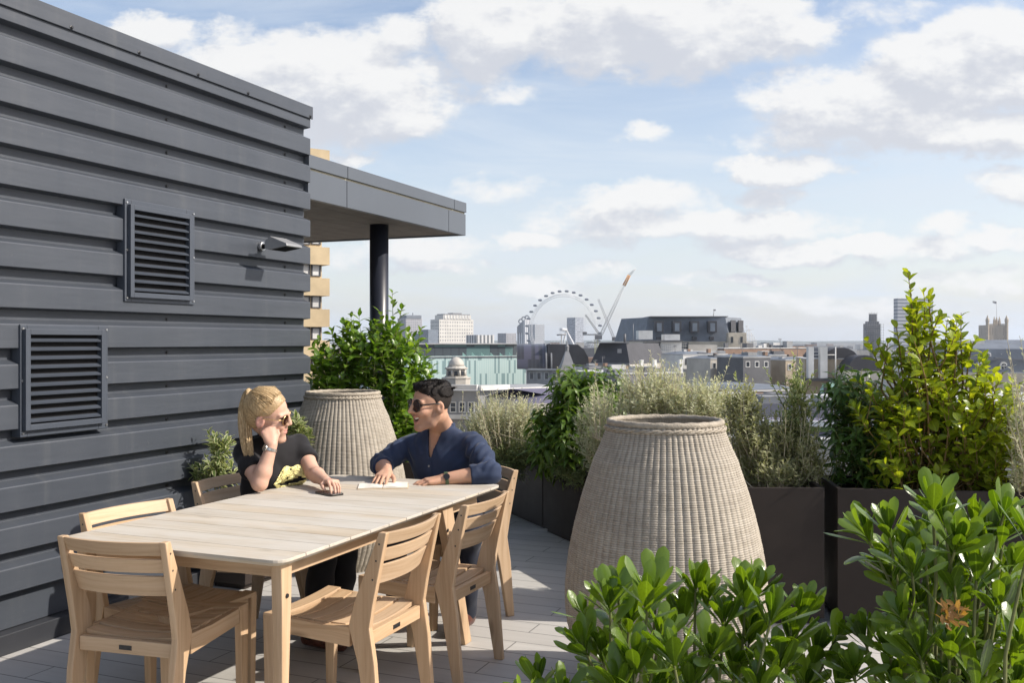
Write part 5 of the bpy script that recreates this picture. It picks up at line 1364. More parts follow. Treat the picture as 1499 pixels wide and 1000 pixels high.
# dark bush in the right-hand planter
LVx = Leaves('lance', 4, 2, .25)
shrub('dark_bush', 'dark green bush with pointed leaves between the olive shrub and the yellow-green one', (2.0, 5.55, .66),
      [(1250, 590, 5.55, 46, 42, .22), (1240, 640, 5.5, 34, 46, .2), (1290, 640, 5.45, 40, 60, .2), (1275, 690, 5.4, 50, 26, .15)], LVx, LM['dark'], M['greenstem'],
      [(1255, 570, 1262, 540, 5.5, 9), (1225, 590, 1208, 572, 5.5, 9), (1280, 570, 1292, 545, 5.5, 9), (1225, 670, 1218, 705, 5.4, 7), (1235, 680, 1228, 715, 5.4, 7)], 210, 9, .088, .026, .15, group=GRP, kw=dict(spread=(45, 80), droop=.3, curl=(.2, .9)))
# tall yellow-green shrub
LVx = Leaves('round', 4, 2, .25)
tp_ = [(1335, 500, 1328, 396, 5.25, 17), (1350, 510, 1352, 425, 5.25, 13), (1362, 500, 1376, 462, 5.2, 9), (1345, 520, 1340, 440, 5.25, 13), (1385, 540, 1387, 468, 5.25, 13), (1375, 540, 1398, 490, 5.2, 9), (1410, 560, 1407, 458, 5.2, 14), (1415, 560, 1425, 500, 5.2, 11),
       (1300, 560, 1268, 495, 5.3, 12), (1310, 560, 1285, 505, 5.3, 11), (1320, 540, 1312, 478, 5.3, 12), (1300, 600, 1250, 555, 5.35, 11), (1290, 570, 1300, 500, 5.3, 10), (1440, 620, 1468, 545, 5.2, 10), (1430, 600, 1440, 560, 5.2, 10), (1470, 640, 1492, 560, 5.2, 11), (1400, 520, 1395, 480, 5.2, 9), (1365, 480, 1360, 430, 5.25, 9)]
for k in range(30):
    u1 = pr_.uniform(1262, 1500); v1 = 470+abs(u1-1350)*.75+pr_.uniform(-10, 90); tp_.append((1375+(u1-1375)*.62+pr_.normal()*8, v1+pr_.uniform(70, 120), u1, v1, 5.25+pr_.uniform(-.2, .2), int(pr_.uniform(9, 14))))
shrub('yellow_green_shrub', 'tall yellow-green shrub with rounded sunlit leaves at the right, the highest plant', (2.35, 5.3, .66),
      [(1345, 570, 5.3, 48, 60, .25), (1462, 610, 5.2, 36, 62, .22), (1285, 620, 5.3, 36, 44, .2), (1400, 590, 5.25, 62, 62, .25), (1330, 640, 5.25, 60, 52, .25), (1420, 650, 5.2, 70, 52, .25), (1365, 700, 5.2, 100, 34, .22), (1345, 490, 5.28, 22, 45, .12), (1395, 520, 5.25, 22, 35, .12), (1470, 690, 5.15, 40, 50, .2)],
      LVx, LM['yellow'], M['redstem'], tp_, 330, 8, .070, .042, .19, group=GRP, kw=dict(spread=(28, 62), droop=.0), stem_r=.007)
tp_ = []
for k in range(30):
    u1 = pr_.uniform(1470, 1545); tp_.append((1510, 720, u1, pr_.uniform(480, 640), 4.95+pr_.uniform(-.15, .15), 18))
LVx = Leaves('lance', 2, 2, .2)
shrub('silvery_shrub', 'pale silver-leaved shrub cut off by the right edge of the view', (2.75, 5.0, .62), [(1515, 620, 5.0, 40, 70, .2), (1500, 700, 4.95, 30, 40, .15)], LVx, LM['silver'], M['drystem'], tp_, 170, 11, .034, .012, .16, group=GRP, kw=dict(spread=(28, 60), upn=.2), stem_r=.005)
# variegated plants along the metal wall
q0, q1 = wall_pt(1.42, 0, .03), wall_pt(1.95, 0, .03)
planter([tuple((q0)[:2]), tuple((q0+W*.27)[:2]), tuple((q1+W*.27)[:2]), tuple(q1[:2])], .52, 'slim dark planter against the ribbed metal wall behind the woman')
LVx = Leaves('ellipse', 3, 2, .2)
bb = wall_pt(1.6, .46, .17)
shrub('variegated_shrub', 'small variegated shrub against the metal wall left of the blonde woman', bb, [(318, 690, 5.72, 20, 20, .1), (322, 655, 5.72, 13, 24, .08), (295, 698, 5.75, 15, 12, .08)], LVx, LM['variegated'], M['greenstem'],
      [(318, 680, 316, 634, 5.72, 14), (325, 690, 330, 645, 5.72, 10)], 46, 9, .062, .024, .13, group=GRP, kw=dict(spread=(30, 65)), stem_r=.005)
q0, q1 = wall_pt(2.0, 0, .03), wall_pt(2.2, 0, .03)
bb = wall_pt(1.9, .46, .2)
LVx = Leaves('ellipse', 3, 2, .2)
shrub('variegated_shrub', 'small variegated sprig showing between the woman\'s face and the corner pot', bb, [(437, 628, 5.95, 12, 13, .06), (446, 645, 5.95, 9, 8, .05)], LVx, LM['variegated'], M['greenstem'],
      [(436, 640, 439, 612, 5.95, 9), (438, 640, 452, 640, 5.95, 6)], 16, 9, .062, .024, .10, group=GRP, kw=dict(spread=(30, 70)), stem_r=.005)

# ---------------------------------------------------------------- foreground mock orange
def tobira(label, base, ros, extra=(), bud=None):
    root = thing('mock_orange_shrub', label, 'shrub', base, 0, 'glossy mock orange shrubs in the foreground'); LV = Leaves('obovate', 9, 4, .10, .13); ST = Sticks(); b0 = arr(Vector(base))
    def rosette(u, v, d, tu, tv, n, ln):
        """whorl of leaves at the shoot end; (tu, tv): image lean of the shoot"""
        c = arr(P(u, v, d)); ax = nrm(np.array([tu, pr_.normal()*.22-.12, tv])); a = c-ax*(.10+.05*pr_.rand())
        pth = bez(a-np.array([0, 0, .03]), (a+c)/2, c, 4); ST.path(pth, .0030, .0022)
        st = b0+np.array([*(pr_.normal(size=2)*.07), 0]); ST.path(bez(st, st*.4+a*.6-np.array([0, 0, .08]), pth[0], 6), .0048, .0030)
        h = np.array([0, 0, 1.]) if abs(ax[2]) < .9 else np.array([1., 0, 0]); uu = nrm(np.cross(ax, h)); vv = np.cross(ax, uu)
        for k in range(n):
            f = k/n; ph = k*2.39996+pr_.rand()*.5+u; al = math.radians(5+46*f**.9+pr_.normal()*6); rad = uu*math.cos(ph)+vv*math.sin(ph)
            dd = ax*math.cos(al)+rad*math.sin(al)+np.array([0, 0, .10]); nn = ax*math.sin(al)-rad*math.cos(al)
            l_ = ln*(.60+.45*min(1, f*2.0+.2))*(.72+.36*pr_.rand())
            LV.add(c-ax*.022*f, dd, nn+rvec(1)[0]*.12, l_, l_*(.27+.08*pr_.rand()), .25*pr_.normal()+.15)
        for k in range(pr_.randint(3, 6)):
            f = pr_.rand(); p = pth[0]*(1-f)+pth[4]*f-np.array([0, 0, .05*pr_.rand()]); rad = rvec(1)[0]; dd = nrm(ax*.75+rad*.8); LV.add(p, dd, ax-dd*.3+rvec(1)[0]*.2, ln*(.75+.3*pr_.rand()), ln*.28, .3)
    for r_ in ros: rosette(*r_)
    LV.build('foliage', LM['tobira'], root, base); ST.build('stems', M['greenstem'], root, base)
    if bud:
        LB = Leaves('ellipse', 3, 2, .2); c = arr(P(*bud)); 
        for k in range(34): LB.add(c+rvec(1)[0]*.014, nrm(rvec(1)[0]+np.array([0, -.2, .5])), rvec(1)[0], .012+.012*pr_.rand(), .007, .5)
        LB.build('spent_flower_head', LM['bud'], root, base)
    return root
def lst(s, d, ln, jit=.0):
    out = []
    for (u, v, lean, n) in s: out.append((u, v, d+pr_.uniform(-.13, .13), lean, 1.0, n, ln*(.9+.2*pr_.rand())))
    return out
mid = lst([(858, 905, -.35, 11), (893, 885, -.05, 12), (921, 915, .05, 13), (905, 868, -.1, 9), (950, 880, .1, 12), (962, 862, 0, 9), (968, 935, .25, 12), (1000, 905, -.1, 13), (1035, 880, .15, 12), (1018, 858, 0, 9), (1060, 905, .1, 12), (1092, 880, .05, 12), (1110, 865, .25, 10),
           (1040, 955, .05, 14), (985, 965, -.2, 12), (880, 960, -.3, 13), (930, 975, .05, 13), (855, 950, -.5, 9), (1098, 935, .2, 13), (1130, 905, .3, 11), (1178, 893, .25, 11), (1160, 935, .1, 12), (1140, 975, 0, 13), (1195, 960, .3, 12), (1075, 985, 0, 13), (1010, 1000, .1, 13), (905, 1010, -.1, 12), (1180, 1005, .1, 13), (1110, 1010, 0, 13), (960, 1015, 0, 12), (1230, 1000, .3, 12), (1225, 935, .3, 8)], 1.62, .074)
mid += [(pr_.uniform(860, 1215), pr_.uniform(975, 1070), 1.80+pr_.uniform(-.08, .14), pr_.normal()*.3, 1.0, 12, .066) for k in range(12)]
tobira('glossy mock orange bush in the foreground overlapping the foot of the large woven pot', (.33, 1.72, .56), mid)
rt = lst([(1268, 785, -.55, 12), (1300, 775, -.25, 11), (1318, 810, -.2, 12), (1352, 790, -.1, 13), (1335, 835, -.2, 12), (1380, 760, -.15, 13), (1400, 800, 0, 13), (1425, 768, .05, 12), (1448, 790, .2, 13), (1472, 775, .25, 12), (1375, 845, -.1, 13), (1430, 838, .1, 14), (1482, 830, .2, 12),
          (1345, 880, -.5, 12), (1320, 905, -.6, 12), (1405, 890, 0, 14), (1462, 885, .3, 13), (1500, 880, .3, 12), (1300, 950, -.35, 13), (1265, 935, -.3, 11), (1345, 955, -.2, 14), (1390, 950, 0, 13), (1440, 940, .15, 14), (1490, 945, .2, 13), (1250, 985, -.3, 13), (1310, 1000, -.1, 13), (1375, 1000, 0, 14), (1430, 1000, .1, 13), (1485, 1005, .1, 13), (1470, 750, .1, 9), (1365, 740, -.2, 8), (1510, 790, .3, 12), (1520, 930, .2, 12)], 1.56, .070)
rt += [(pr_.uniform(1300, 1530), pr_.uniform(800, 1060), 1.70+pr_.uniform(-.08, .16), pr_.normal()*.3, 1.0, 15, .070) for k in range(40)]
tobira('large glossy mock orange bush filling the lower right corner, with a rusty spent flower head', (.72, 1.62, .56), rt, bud=(1392, 900, 1.36))
sm = lst([(788, 1002, -.05, 12), (765, 1030, -.5, 10), (825, 1020, .3, 10), (800, 1040, 0, 12)], 1.55, .062)
tobira('single low mock orange shoot poking up at the bottom edge beside the pot', (.06, 1.62, .56), sm)
planter([(-.12, 1.38), (1.25, 1.30), (1.30, 1.95), (-.08, 2.02)], .62, 'low planter just below the view holding the foreground bushes')
# ================================================================ people: implicit bodies, meshed as one continuous surface each
def A3(v): return np.array([v[0], v[1], v[2]], float)
def merge(s, o, k=.03):
    hh = np.maximum(k-np.abs(s.f-o.f), 0)/k; s.f = np.minimum(s.f, o.f)-hh*hh*k*.25
def blank(s):
    o = SDF(s.lo, s.lo+(s.n-1)*s.h, s.h); o.n = s.n.copy(); o.f = np.full(s.n, 9.0, np.float32); return o
class SDF:
    def __init__(s, lo, hi, h):
        s.lo = A3(lo); s.h = h; s.n = np.ceil((A3(hi)-s.lo)/h).astype(int)+1; s.f = np.full(s.n, 9.0, np.float32)
    def grid(s, lo, hi):
        i0 = np.clip(np.floor((lo-s.lo)/s.h).astype(int), 0, s.n-1); i1 = np.clip(np.ceil((hi-s.lo)/s.h).astype(int)+1, 0, s.n)
        sl_ = tuple(slice(a, b) for a, b in zip(i0, i1))
        if any(b <= a for a, b in zip(i0, i1)): return None, None
        ax = [(s.lo[k]+np.arange(i0[k], i1[k])*s.h).astype(np.float32) for k in range(3)]
        return sl_, np.meshgrid(*ax, indexing='ij')
    def put(s, sl_, d, k, op):
        f = s.f[sl_]
        if op == 'sub': d = -d; g = np.maximum; sg = 1
        else: g = np.minimum; sg = -1
        if k > 0:
            hh = np.maximum(k-np.abs(f-d), 0)/k; r = g(f, d)+sg*hh*hh*k*.25
        else: r = g(f, d)
        s.f[sl_] = r
    def cap(s, a, b, ra, rb=None, k=.012, op='add'):
        a, b = A3(a), A3(b); rb = ra if rb is None else rb; m = max(ra, rb)+k+.03
        sl_, G = s.grid(np.minimum(a, b)-m, np.maximum(a, b)+m)
        if sl_ is None: return s
        ba = b-a; L2 = max(1e-9, ba@ba); q = [G[i]-a[i] for i in range(3)]
        t = np.clip((q[0]*ba[0]+q[1]*ba[1]+q[2]*ba[2])/L2, 0, 1)
        d = np.sqrt(sum((q[i]-t*ba[i])**2 for i in range(3)))-(ra+(rb-ra)*t)
        s.put(sl_, d.astype(np.float32), k, op); return s
    def ell(s, c, r, ax=None, k=.012, op='add'):
        c = A3(c); r = A3(r); ax = np.eye(3) if ax is None else np.array([A3(v) for v in ax]); m = max(r)+k+.03
        sl_, G = s.grid(c-m, c+m)
        if sl_ is None: return s
        q = [G[i]-c[i] for i in range(3)]; l = [(q[0]*ax[j][0]+q[1]*ax[j][1]+q[2]*ax[j][2]) for j in range(3)]
        k0 = np.sqrt(sum((l[j]/r[j])**2 for j in range(3))); k1 = np.sqrt(sum((l[j]/r[j]**2)**2 for j in range(3)))
        d = k0*(k0-1)/np.maximum(k1, 1e-6)
        s.put(sl_, d.astype(np.float32), k, op); return s
    def chain(s, pts, rad, k=.012, op='add'):
        for i in range(len(pts)-1): s.cap(pts[i], pts[i+1], rad[i], rad[i+1], k, op)
        return s
    def cut(s, p, n, lo=None, hi=None, k=.004):
        """remove the half space on the side of n, inside a box"""
        lo = s.lo if lo is None else A3(lo); hi = s.lo+s.n*s.h if hi is None else A3(hi)
        sl_, G = s.grid(lo, hi); 
        if sl_ is None: return s
        n = A3(n)/np.linalg.norm(A3(n)); d = sum((G[i]-p[i])*n[i] for i in range(3)).astype(np.float32)
        f = s.f[sl_]; hh = np.maximum(k-np.abs(f-d), 0)/k; s.f[sl_] = np.maximum(f, d)+hh*hh*k*.25; return s
    def disp(s, fn, lo=None, hi=None):
        lo = s.lo if lo is None else A3(lo); hi = s.lo+s.n*s.h if hi is None else A3(hi)
        sl_, G = s.grid(lo, hi); near = np.abs(s.f[sl_]) < .04
        add = fn(*[g[near] for g in G]); f = s.f[sl_]; f[near] += add.astype(np.float32); s.f[sl_] = f; return s
    def mesh(s):
        f = s.f; inside = f < 0; nx, ny, nz = f.shape
        c = np.zeros((nx-1, ny-1, nz-1), np.int8)
        for i in (0, 1):
            for j in (0, 1):
                for k in (0, 1): c += inside[i:nx-1+i, j:ny-1+j, k:nz-1+k]
        act = (c > 0) & (c < 8); idx = np.argwhere(act); vid = np.full(act.shape, -1, np.int64); vid[act] = np.arange(len(idx))
        acc = np.zeros((len(idx), 3)); cnt = np.zeros(len(idx)); cor = [(i, j, k) for i in (0, 1) for j in (0, 1) for k in (0, 1)]
        I, J, K = idx.T
        for a in cor:
            for b in cor:
                if sum(abs(a[q]-b[q]) for q in range(3)) == 1 and a < b:
                    fa = f[I+a[0], J+a[1], K+a[2]]; fb = f[I+b[0], J+b[1], K+b[2]]; x = (fa < 0) != (fb < 0)
                    t = np.where(x, fa/np.where(x, fa-fb, 1), 0)
                    for q in range(3): acc[:, q] += np.where(x, a[q]+(b[q]-a[q])*t, 0)
                    cnt += x
        V = s.lo+(idx+acc/cnt[:, None])*s.h; Fs = []
        for axis in range(3):
            e = [slice(None)]*3; e2 = [slice(None)]*3; e[axis] = slice(0, -1); e2[axis] = slice(1, None)
            fa, fb = inside[tuple(e)], inside[tuple(e2)]; x = np.argwhere(fa != fb)
            o1, o2 = [(1, 2), (2, 0), (0, 1)][axis]
            ok = (x[:, o1] > 0) & (x[:, o2] > 0) & (x[:, o1] < f.shape[o1]-1) & (x[:, o2] < f.shape[o2]-1); x = x[ok]
            q = []
            for (u_, v_) in ((-1, -1), (0, -1), (0, 0), (-1, 0)):
                y = x.copy(); y[:, o1] += u_; y[:, o2] += v_; q.append(vid[y[:, 0], y[:, 1], y[:, 2]])
            q = np.stack(q, -1); fl = ~fa[x[:, 0], x[:, 1], x[:, 2]]; q[fl] = q[fl][:, ::-1]; Fs.append(q)
        Fq = np.concatenate(Fs); Fq = Fq[(Fq >= 0).all(1)]
        # one light relaxation takes the grid out of the surface
        for lam in (.5, .5):
            su = np.zeros_like(V); n_ = np.zeros(len(V))
            for a, b in ((0, 1), (1, 2), (2, 3), (3, 0)):
                np.add.at(su, Fq[:, a], V[Fq[:, b]]); np.add.at(n_, Fq[:, a], 1)
            V = V+(su/np.maximum(1, n_)[:, None]-V)*lam*.6
        return V, Fq
def sdf_obj(s, name, mat, parent, origin, color=None):
    V, Fq = s.mesh(); o = raw_mesh(name, V-A3(origin), Fq, mat, parent, True)
    if color is not None:
        me = o.data; ca = me.color_attributes.new('tone', 'FLOAT_COLOR', 'POINT'); c = np.ones((len(V), 4), np.float32); c[:, :3] = color(V)
        ca.data.foreach_set('color', c.ravel())
    return o
def skin_mat(name):
    m, nt, bs = material(name); a = nt.new('ShaderNodeAttribute'); a.attribute_name = 'tone'
    n1 = nt.noise(nt.coord('Object'), 60, 4); n2 = nt.noise(nt.coord('Object'), 14, 3)
    c = nt.mix(nt.smooth(n1, .35, .7)*.18, X(nt, a.outputs['Color']), nt.mix(1.0, X(nt, a.outputs['Color']), (.80, .66, .60), 'MULTIPLY'))
    c = nt.mix(nt.smooth(n2, .4, .7)*.15, c, nt.mix(1.0, c, (1.0, .80, .76), 'MULTIPLY'))
    nt.put(bs.inputs['Base Color'], c); bs.inputs['Roughness'].default_value = .55; bs.inputs['Specular IOR Level'].default_value = .32
    nt.put(bs.inputs['Normal'], nt.bump(nt.noise(nt.coord('Object'), 420, 3), .12, .001))
    bs.inputs['Subsurface Weight'].default_value = .15; bs.inputs['Subsurface Radius'].default_value = (.012, .004, .002); bs.inputs['Subsurface Scale'].default_value = 1.0
    return m
def cloth(name, col, rough=.85, scale=900, var=.15):
    m, nt, bs = material(name); co = nt.coord('Object'); n1 = nt.noise(co, 9, 4); n2 = nt.noise(co, scale, 2)
    nt.put(bs.inputs['Base Color'], nt.mix(nt.smooth(n1, .3, .7), tuple(c*(1-var) for c in col), tuple(c*(1+var) for c in col)))
    bs.inputs['Roughness'].default_value = rough; bs.inputs['Specular IOR Level'].default_value = .25; bs.inputs['Sheen Weight'].default_value = .12
    nt.put(bs.inputs['Normal'], nt.bump(n2, .12, .001)); return m
def hair_mat(name, c1, c2, sc_=(260, 260, 30), rough=.42, spec_=.4):
    m, nt, bs = material(name); co = nt.coord('UV') if sc_ is None else nt.coord('Object')
    v = nt.vmath('MULTIPLY', co, sc_ or (6, 60, 1)); n1 = nt.noise(v, 1.0, 4, .65); n2 = nt.noise(nt.coord('Object'), 22, 3)
    c = nt.mix(nt.smooth(n1, .3, .7), c1, c2); c = nt.mix(nt.smooth(n2, .4, .7)*.35, c, c1)
    nt.put(bs.inputs['Base Color'], c); bs.inputs['Roughness'].default_value = rough; bs.inputs['Specular IOR Level'].default_value = spec_
    nt.put(bs.inputs['Normal'], nt.bump(n1, .5, .004)); return m
M['skin'] = skin_mat('skin'); M['tee'] = cloth('black_jersey', (.011, .0105, .012)); M['navy'] = cloth('navy_cotton', (.020, .033, .072), .75)
M['trousers'] = cloth('black_trousers', (.010, .010, .012)); M['jeans'] = cloth('dark_jeans', (.012, .016, .03))
M['blonde'] = hair_mat('blonde_hair', (.26, .165, .08), (.55, .40, .22), (40, 170, 170)); M['blonde_lock'] = hair_mat('blonde_locks', (.30, .195, .09), (.68, .51, .29), (200, 200, 18))
M['darkhair'] = hair_mat('dark_hair', (.007, .006, .006), (.020, .016, .014), (160, 160, 160), .6, .16); M['fade'] = plain('hair_fade', (.03, .024, .021), .8, 0, .2, .3, 200)
M['lens'] = plain('dark_lens', (.03, .012, .008), .06, 0, .7, .1, 5); M['goldframe'] = plain('gold_wire', (.65, .45, .22), .25, 1, .5); M['blackframe'] = plain('black_acetate', (.012, .009, .008), .2, 0, .6)
M['teeth'] = plain('teeth', (.75, .72, .66), .3); M['strap'] = plain('watch_steel', (.55, .52, .48), .25, .9); M['olivestrap'] = plain('olive_strap', (.07, .10, .05), .6); M['leather'] = plain('bronze_leather', (.12, .045, .03), .3, .2, .5, .3, 40)
M['gold'] = plain('gold_foil_print', (.80, .66, .30), .32, .7, .5, .45, 60, .8, 160)
def frame(fwd, up):
    f = Vector(fwd).normalized(); u = Vector(up); u = (u-f*u.dot(f)).normalized(); l = u.cross(f); return f, l, u
def limb(s, pts, rad, k=.02): s.chain(pts, rad, k)
def hand(s, wrist, d, n, thumb, curl=(20, 25, 15), sc_=1.0, spread=.06, thumb_curl=15, raise_=0.0, tdown=.25):
    """d: wrist to knuckles, n: back of the hand, thumb: +1/-1 side of n x d"""
    w = Vector(wrist); d = Vector(d).normalized(); n = Vector(n); n = (n-d*n.dot(d)).normalized(); sd = n.cross(d)*thumb
    offs = (.029, .0098, -.0095, -.0275); ml = (.086, .089, .084, .076)
    fl = ((.044, .026, .021), (.048, .030, .022), (.044, .027, .021), (.034, .021, .018)); fr = (.0086, .0088, .0083, .0074)
    knk = []
    for i in range(4):
        b = w+sd*offs[i]*.55*sc_+d*.012*sc_; e = w+(sd*offs[i]+d*ml[i]+n*(raise_+.004-.003*abs(i-1.3)))*sc_
        s.cap(b, e, .0135*sc_, .0108*sc_, .014); knk.append(e)
    s.cap(w+sd*.012*sc_+d*.03*sc_-n*.004, w+sd*.014*sc_+d*.06*sc_-n*.006, .017*sc_, .013*sc_, .014)
    s.cap(w-sd*.014*sc_+d*.03*sc_-n*.004, w-sd*.018*sc_+d*.06*sc_-n*.006, .015*sc_, .012*sc_, .014)
    for i in range(4):
        p = knk[i]; a = 0; dd = (d+sd*offs[i]/.03*spread).normalized()
        for j in range(3):
            a += R(curl[j]*(1+.12*(i-1.5)))
            q = p+(dd*math.cos(a)-n*math.sin(a))*fl[i][j]*sc_; s.cap(p, q, fr[i]*(1-.1*j)*sc_, fr[i]*(1-.1*(j+1))*sc_, .0035); p = q
    p = w+(sd*.022+d*.022-n*.004)*sc_; t = [(.78, .62, 0.0), (.45, .85, -.05), (.25, .95, -.1)]
    for j, (ln, r0, r1) in enumerate(((.040, .0135, .0115), (.031, .0108, .0098), (.026, .0098, .0078))):
        a = R(40-thumb_curl*j*1.4); q = p+(sd*math.sin(a)+d*math.cos(a)-n*(tdown*(j+.4)*.6)).normalized()*ln*sc_; s.cap(p, q, r0*sc_, r1*sc_, .008 if j == 0 else .003); p = q
    return knk
def head(s, c, fr, sc_=1.0, male=True, smile=False):
    f, l, u = fr; H = lambda a, b, e: A3(c+(f*a+l*b+u*e)*sc_); ax = (f, l, u); r = lambda *q: [x*sc_ for x in q]
    s.ell(H(-.008, 0, .032), r(.097, .076, .090), ax, .02)
    s.ell(H(.026, 0, -.035), r(.066, .060, .080), ax, .025)
    jw = .060 if male else .053
    for y in (-1, 1):
        s.cap(H(-.004, y*jw, -.045), H(.022, y*jw*.82, -.088), .016*sc_, .016*sc_, .02)
        s.cap(H(.022, y*jw*.82, -.088), H(.070, y*.016, -.108), .016*sc_, .017*sc_, .02)
        s.ell(H(.066, y*.043, -.022), r(.026, .022, .024), ax, .02)
        s.cap(H(.090, y*.010, .026), H(.074, y*.046, .024), .012*sc_, .010*sc_, .012)
        s.ell(H(.086, y*.031, .006), r(.010, .018, .011), ax, .008, 'sub')
    s.ell(H(.077, 0, -.107), r(.021, .022, .019), ax, .015)
    s.ell(H(.070, 0, -.062), r(.026, .034, .034), ax, .02)
    s.cap(H(.093, 0, .022), H(.119 if male else .110, 0, -.021), .0085*sc_, .0118*sc_, .009)
    for y in (-1, 1): s.ell(H(.099, y*.0125, -.026), r(.012, .008, .009), ax, .006)
    if smile: up_ = [(.096, 0, -.051), (.090, .019, -.0485), (.071, .038, -.0435)]; lo_ = [(.090, 0, -.0835), (.084, .018, -.0765), (.071, .038, -.0455)]
    else: up_ = [(.0945, 0, -.0565), (.0905, .013, -.0555), (.080, .026, -.051)]; lo_ = [(.0925, 0, -.0695), (.088, .012, -.067), (.080, .026, -.0525)]
    for y in (-1, 1):
        m2 = lambda q: H(q[0], q[1]*y, q[2])
        s.chain([m2(q) for q in up_], [.0058*sc_, .0052*sc_, .0035*sc_], .005); s.chain([m2(q) for q in lo_], [.0072*sc_, .0062*sc_, .0035*sc_], .006)
        if smile: s.chain([H(.096, 0, -.0665), H(.090, y*.016, -.0625), H(.075, y*.034, -.0480)], [.0105*sc_, .0090*sc_, .0040*sc_], .002, 'sub'); s.ell(H(.070, y*.040, -.030), r(.025, .020, .020), ax, .015)
        else: s.chain([H(.1005, 0, -.0630), H(.0955, y*.012, -.0605), H(.086, y*.022, -.0535)], [.0026*sc_, .0024*sc_, .0018*sc_], .002, 'sub'); s.ell(H(.071, y*.038, -.030), r(.020, .016, .017), ax, .015)
    for y in (-1, 1):
        s.ell(H(-.010, y*.079, -.008), r(.021, .010, .033), (f*.95-l*y*.3, l*.95+f*y*.3, u), .006)
        s.ell(H(-.004, y*.088, -.004), r(.011, .007, .017), ax, .004, 'sub')
    return H
def glasses(fr, c, sc_, frame_m, lens_m, parent, origin, thick, rr=(.026, .023), name='sunglasses'):
    f, l, u = fr; H = lambda a, b, e: c+(f*a+l*b+u*e)*sc_-Vector(origin)
    root = None
    m_ = MB(); N = 28
    for y in (-1, 1):
        q = [H(.1035-abs(y*.034+rr[0]*math.cos(t))*.16, y*.034+rr[0]*math.cos(t), .004+rr[1]*math.sin(t)*(1-.12*math.cos(t)*y)) for t in [2*math.pi*k/N for k in range(N+1)]]
        m_.tube(q, thick, 6, caps=False)
        m_.tube([H(.095, y*(.034+rr[0]), .012), H(.07, y*.076, .014), H(.0, y*.082, .014), H(-.03, y*.080, .004)], [thick, thick*1.1, thick*1.1, thick*.9], 6)
    m_.tube([H(.1, -.012, .010), H(.104, 0, .013), H(.1, .012, .010)], thick*1.1, 6)
    fo = m_.build(name, frame_m, parent)
    for y in (-1, 1):
        m_ = MB(); q = [H(.1035-abs(y*.034+rr[0]*math.cos(t))*.16, y*.034+rr[0]*math.cos(t), .004+rr[1]*math.sin(t)*(1-.12*math.cos(t)*y)) for t in [2*math.pi*k/N for k in range(N)]]
        off = Vector(f)*.0012; m_.rings([[p-off for p in q], [p+off for p in q]]); m_.build('lens', lens_m, fo)
    return fo
def wr_strap(p, d, r, wdt, name, mat, parent, origin, face=None, face_m=None, n=None):
    d = Vector(d).normalized(); a = d.orthogonal().normalized(); b = d.cross(a); p = Vector(p)-Vector(origin); m_ = MB(); N = 24
    rg = []
    for o, rr in ((-wdt/2, r), (-wdt/2, r+.0025), (wdt/2, r+.0025), (wdt/2, r)): rg.append([p+d*o+(a*math.cos(2*math.pi*k/N)+b*math.sin(2*math.pi*k/N))*rr for k in range(N)])
    m_.rings(rg+[rg[0]], caps=False, smooth=False); o = m_.build(name, mat, parent)
    if face:
        n = Vector(n); n = (n-d*n.dot(d)).normalized(); t = n.cross(d); m_ = MB()
        m_.rings([[p+n*(r+h_)+(d*math.cos(2*math.pi*k/20)+t*math.sin(2*math.pi*k/20))*face for k in range(20)] for h_ in (0, .006)]); m_.build('watch_case', face_m, o)
    return o
def folds(seed, amp, freq, lo=None):
    r_ = np.random.RandomState(seed); K_ = r_.normal(size=(7, 3))*freq; ph = r_.rand(7)*6.28; W_ = r_.normal(size=(3, 3))*7; p2 = r_.rand(3)*6.28
    def fn(x, y, z):
        wv = sum(np.sin(x*W_[i, 0]+y*W_[i, 1]+z*W_[i, 2]+p2[i]) for i in range(3))*.9
        q = sum(np.sin(x*K_[i, 0]+y*K_[i, 1]+z*K_[i, 2]+ph[i]+wv)/(1+.3*i) for i in range(7)); return np.sign(q)*np.abs(q)**1.2*amp*.4
    return fn
PEOPLE_H = .0042

# ---------------------------------------------------------------- the woman
RS, LS = P(356, 662, 4.86), P(438, 650, 5.11)
RE, RW_ = P(380, 708, 4.70), P(398, 652, 4.735)
LE, LW_ = P(458, 692, 4.94), P(478, 706, 4.775)
mid_s = (RS+LS)/2; pel = Vector((-1.275, 4.985, .56)); ORG = Vector((-1.25, 4.95, 0))
wom = thing('person', 'blonde woman in a black T-shirt with gold print, resting her cheek on one fist', 'person', ORG)
hc = P(392, 608, 4.83); hf = frame((.985, -.05, -.17), (-.05, -.27, 1)); hs = 1.05
lr = (LS-RS).normalized(); fw = lr.cross(UP).normalized()     # chest direction
if fw.y > 0: fw = -fw
neck = mid_s+UP*.035-fw*.01
kn = [tp(.33, 1.30, .50), tp(.36, 1.44, .50)]; an = [tp(.30, 1.235, .09), tp(.33, 1.40, .09)]
hip = [pel-lr*.085-UP*.03, pel+lr*.085-UP*.03]
def torso(s, o, wide, k=.04):
    c1 = mid_s-UP*.07+fw*.005; c2 = (mid_s+pel)/2-UP*.02+fw*.0
    s.ell(c1, (wide*.86+o, .098+o, .135+o), (lr, fw, UP), k); s.ell(c2, (wide*.74+o, .096+o, .15+o), (lr, fw, UP), k); s.ell(pel, (wide*.86+o, .115+o, .12+o), (lr, fw, UP), k)
    s.cap(RS+lr*.02-UP*.01, LS-lr*.02-UP*.01, .052+o, .052+o, k)
B_ = SDF((-1.62, 4.45, -.005), (-.70, 5.35, 1.27), PEOPLE_H)
torso(B_, -.006, .185)
for y in (-1, 1): B_.ell(mid_s-UP*.13+fw*.075+lr*.075*y, (.06, .05, .06), None, .03)
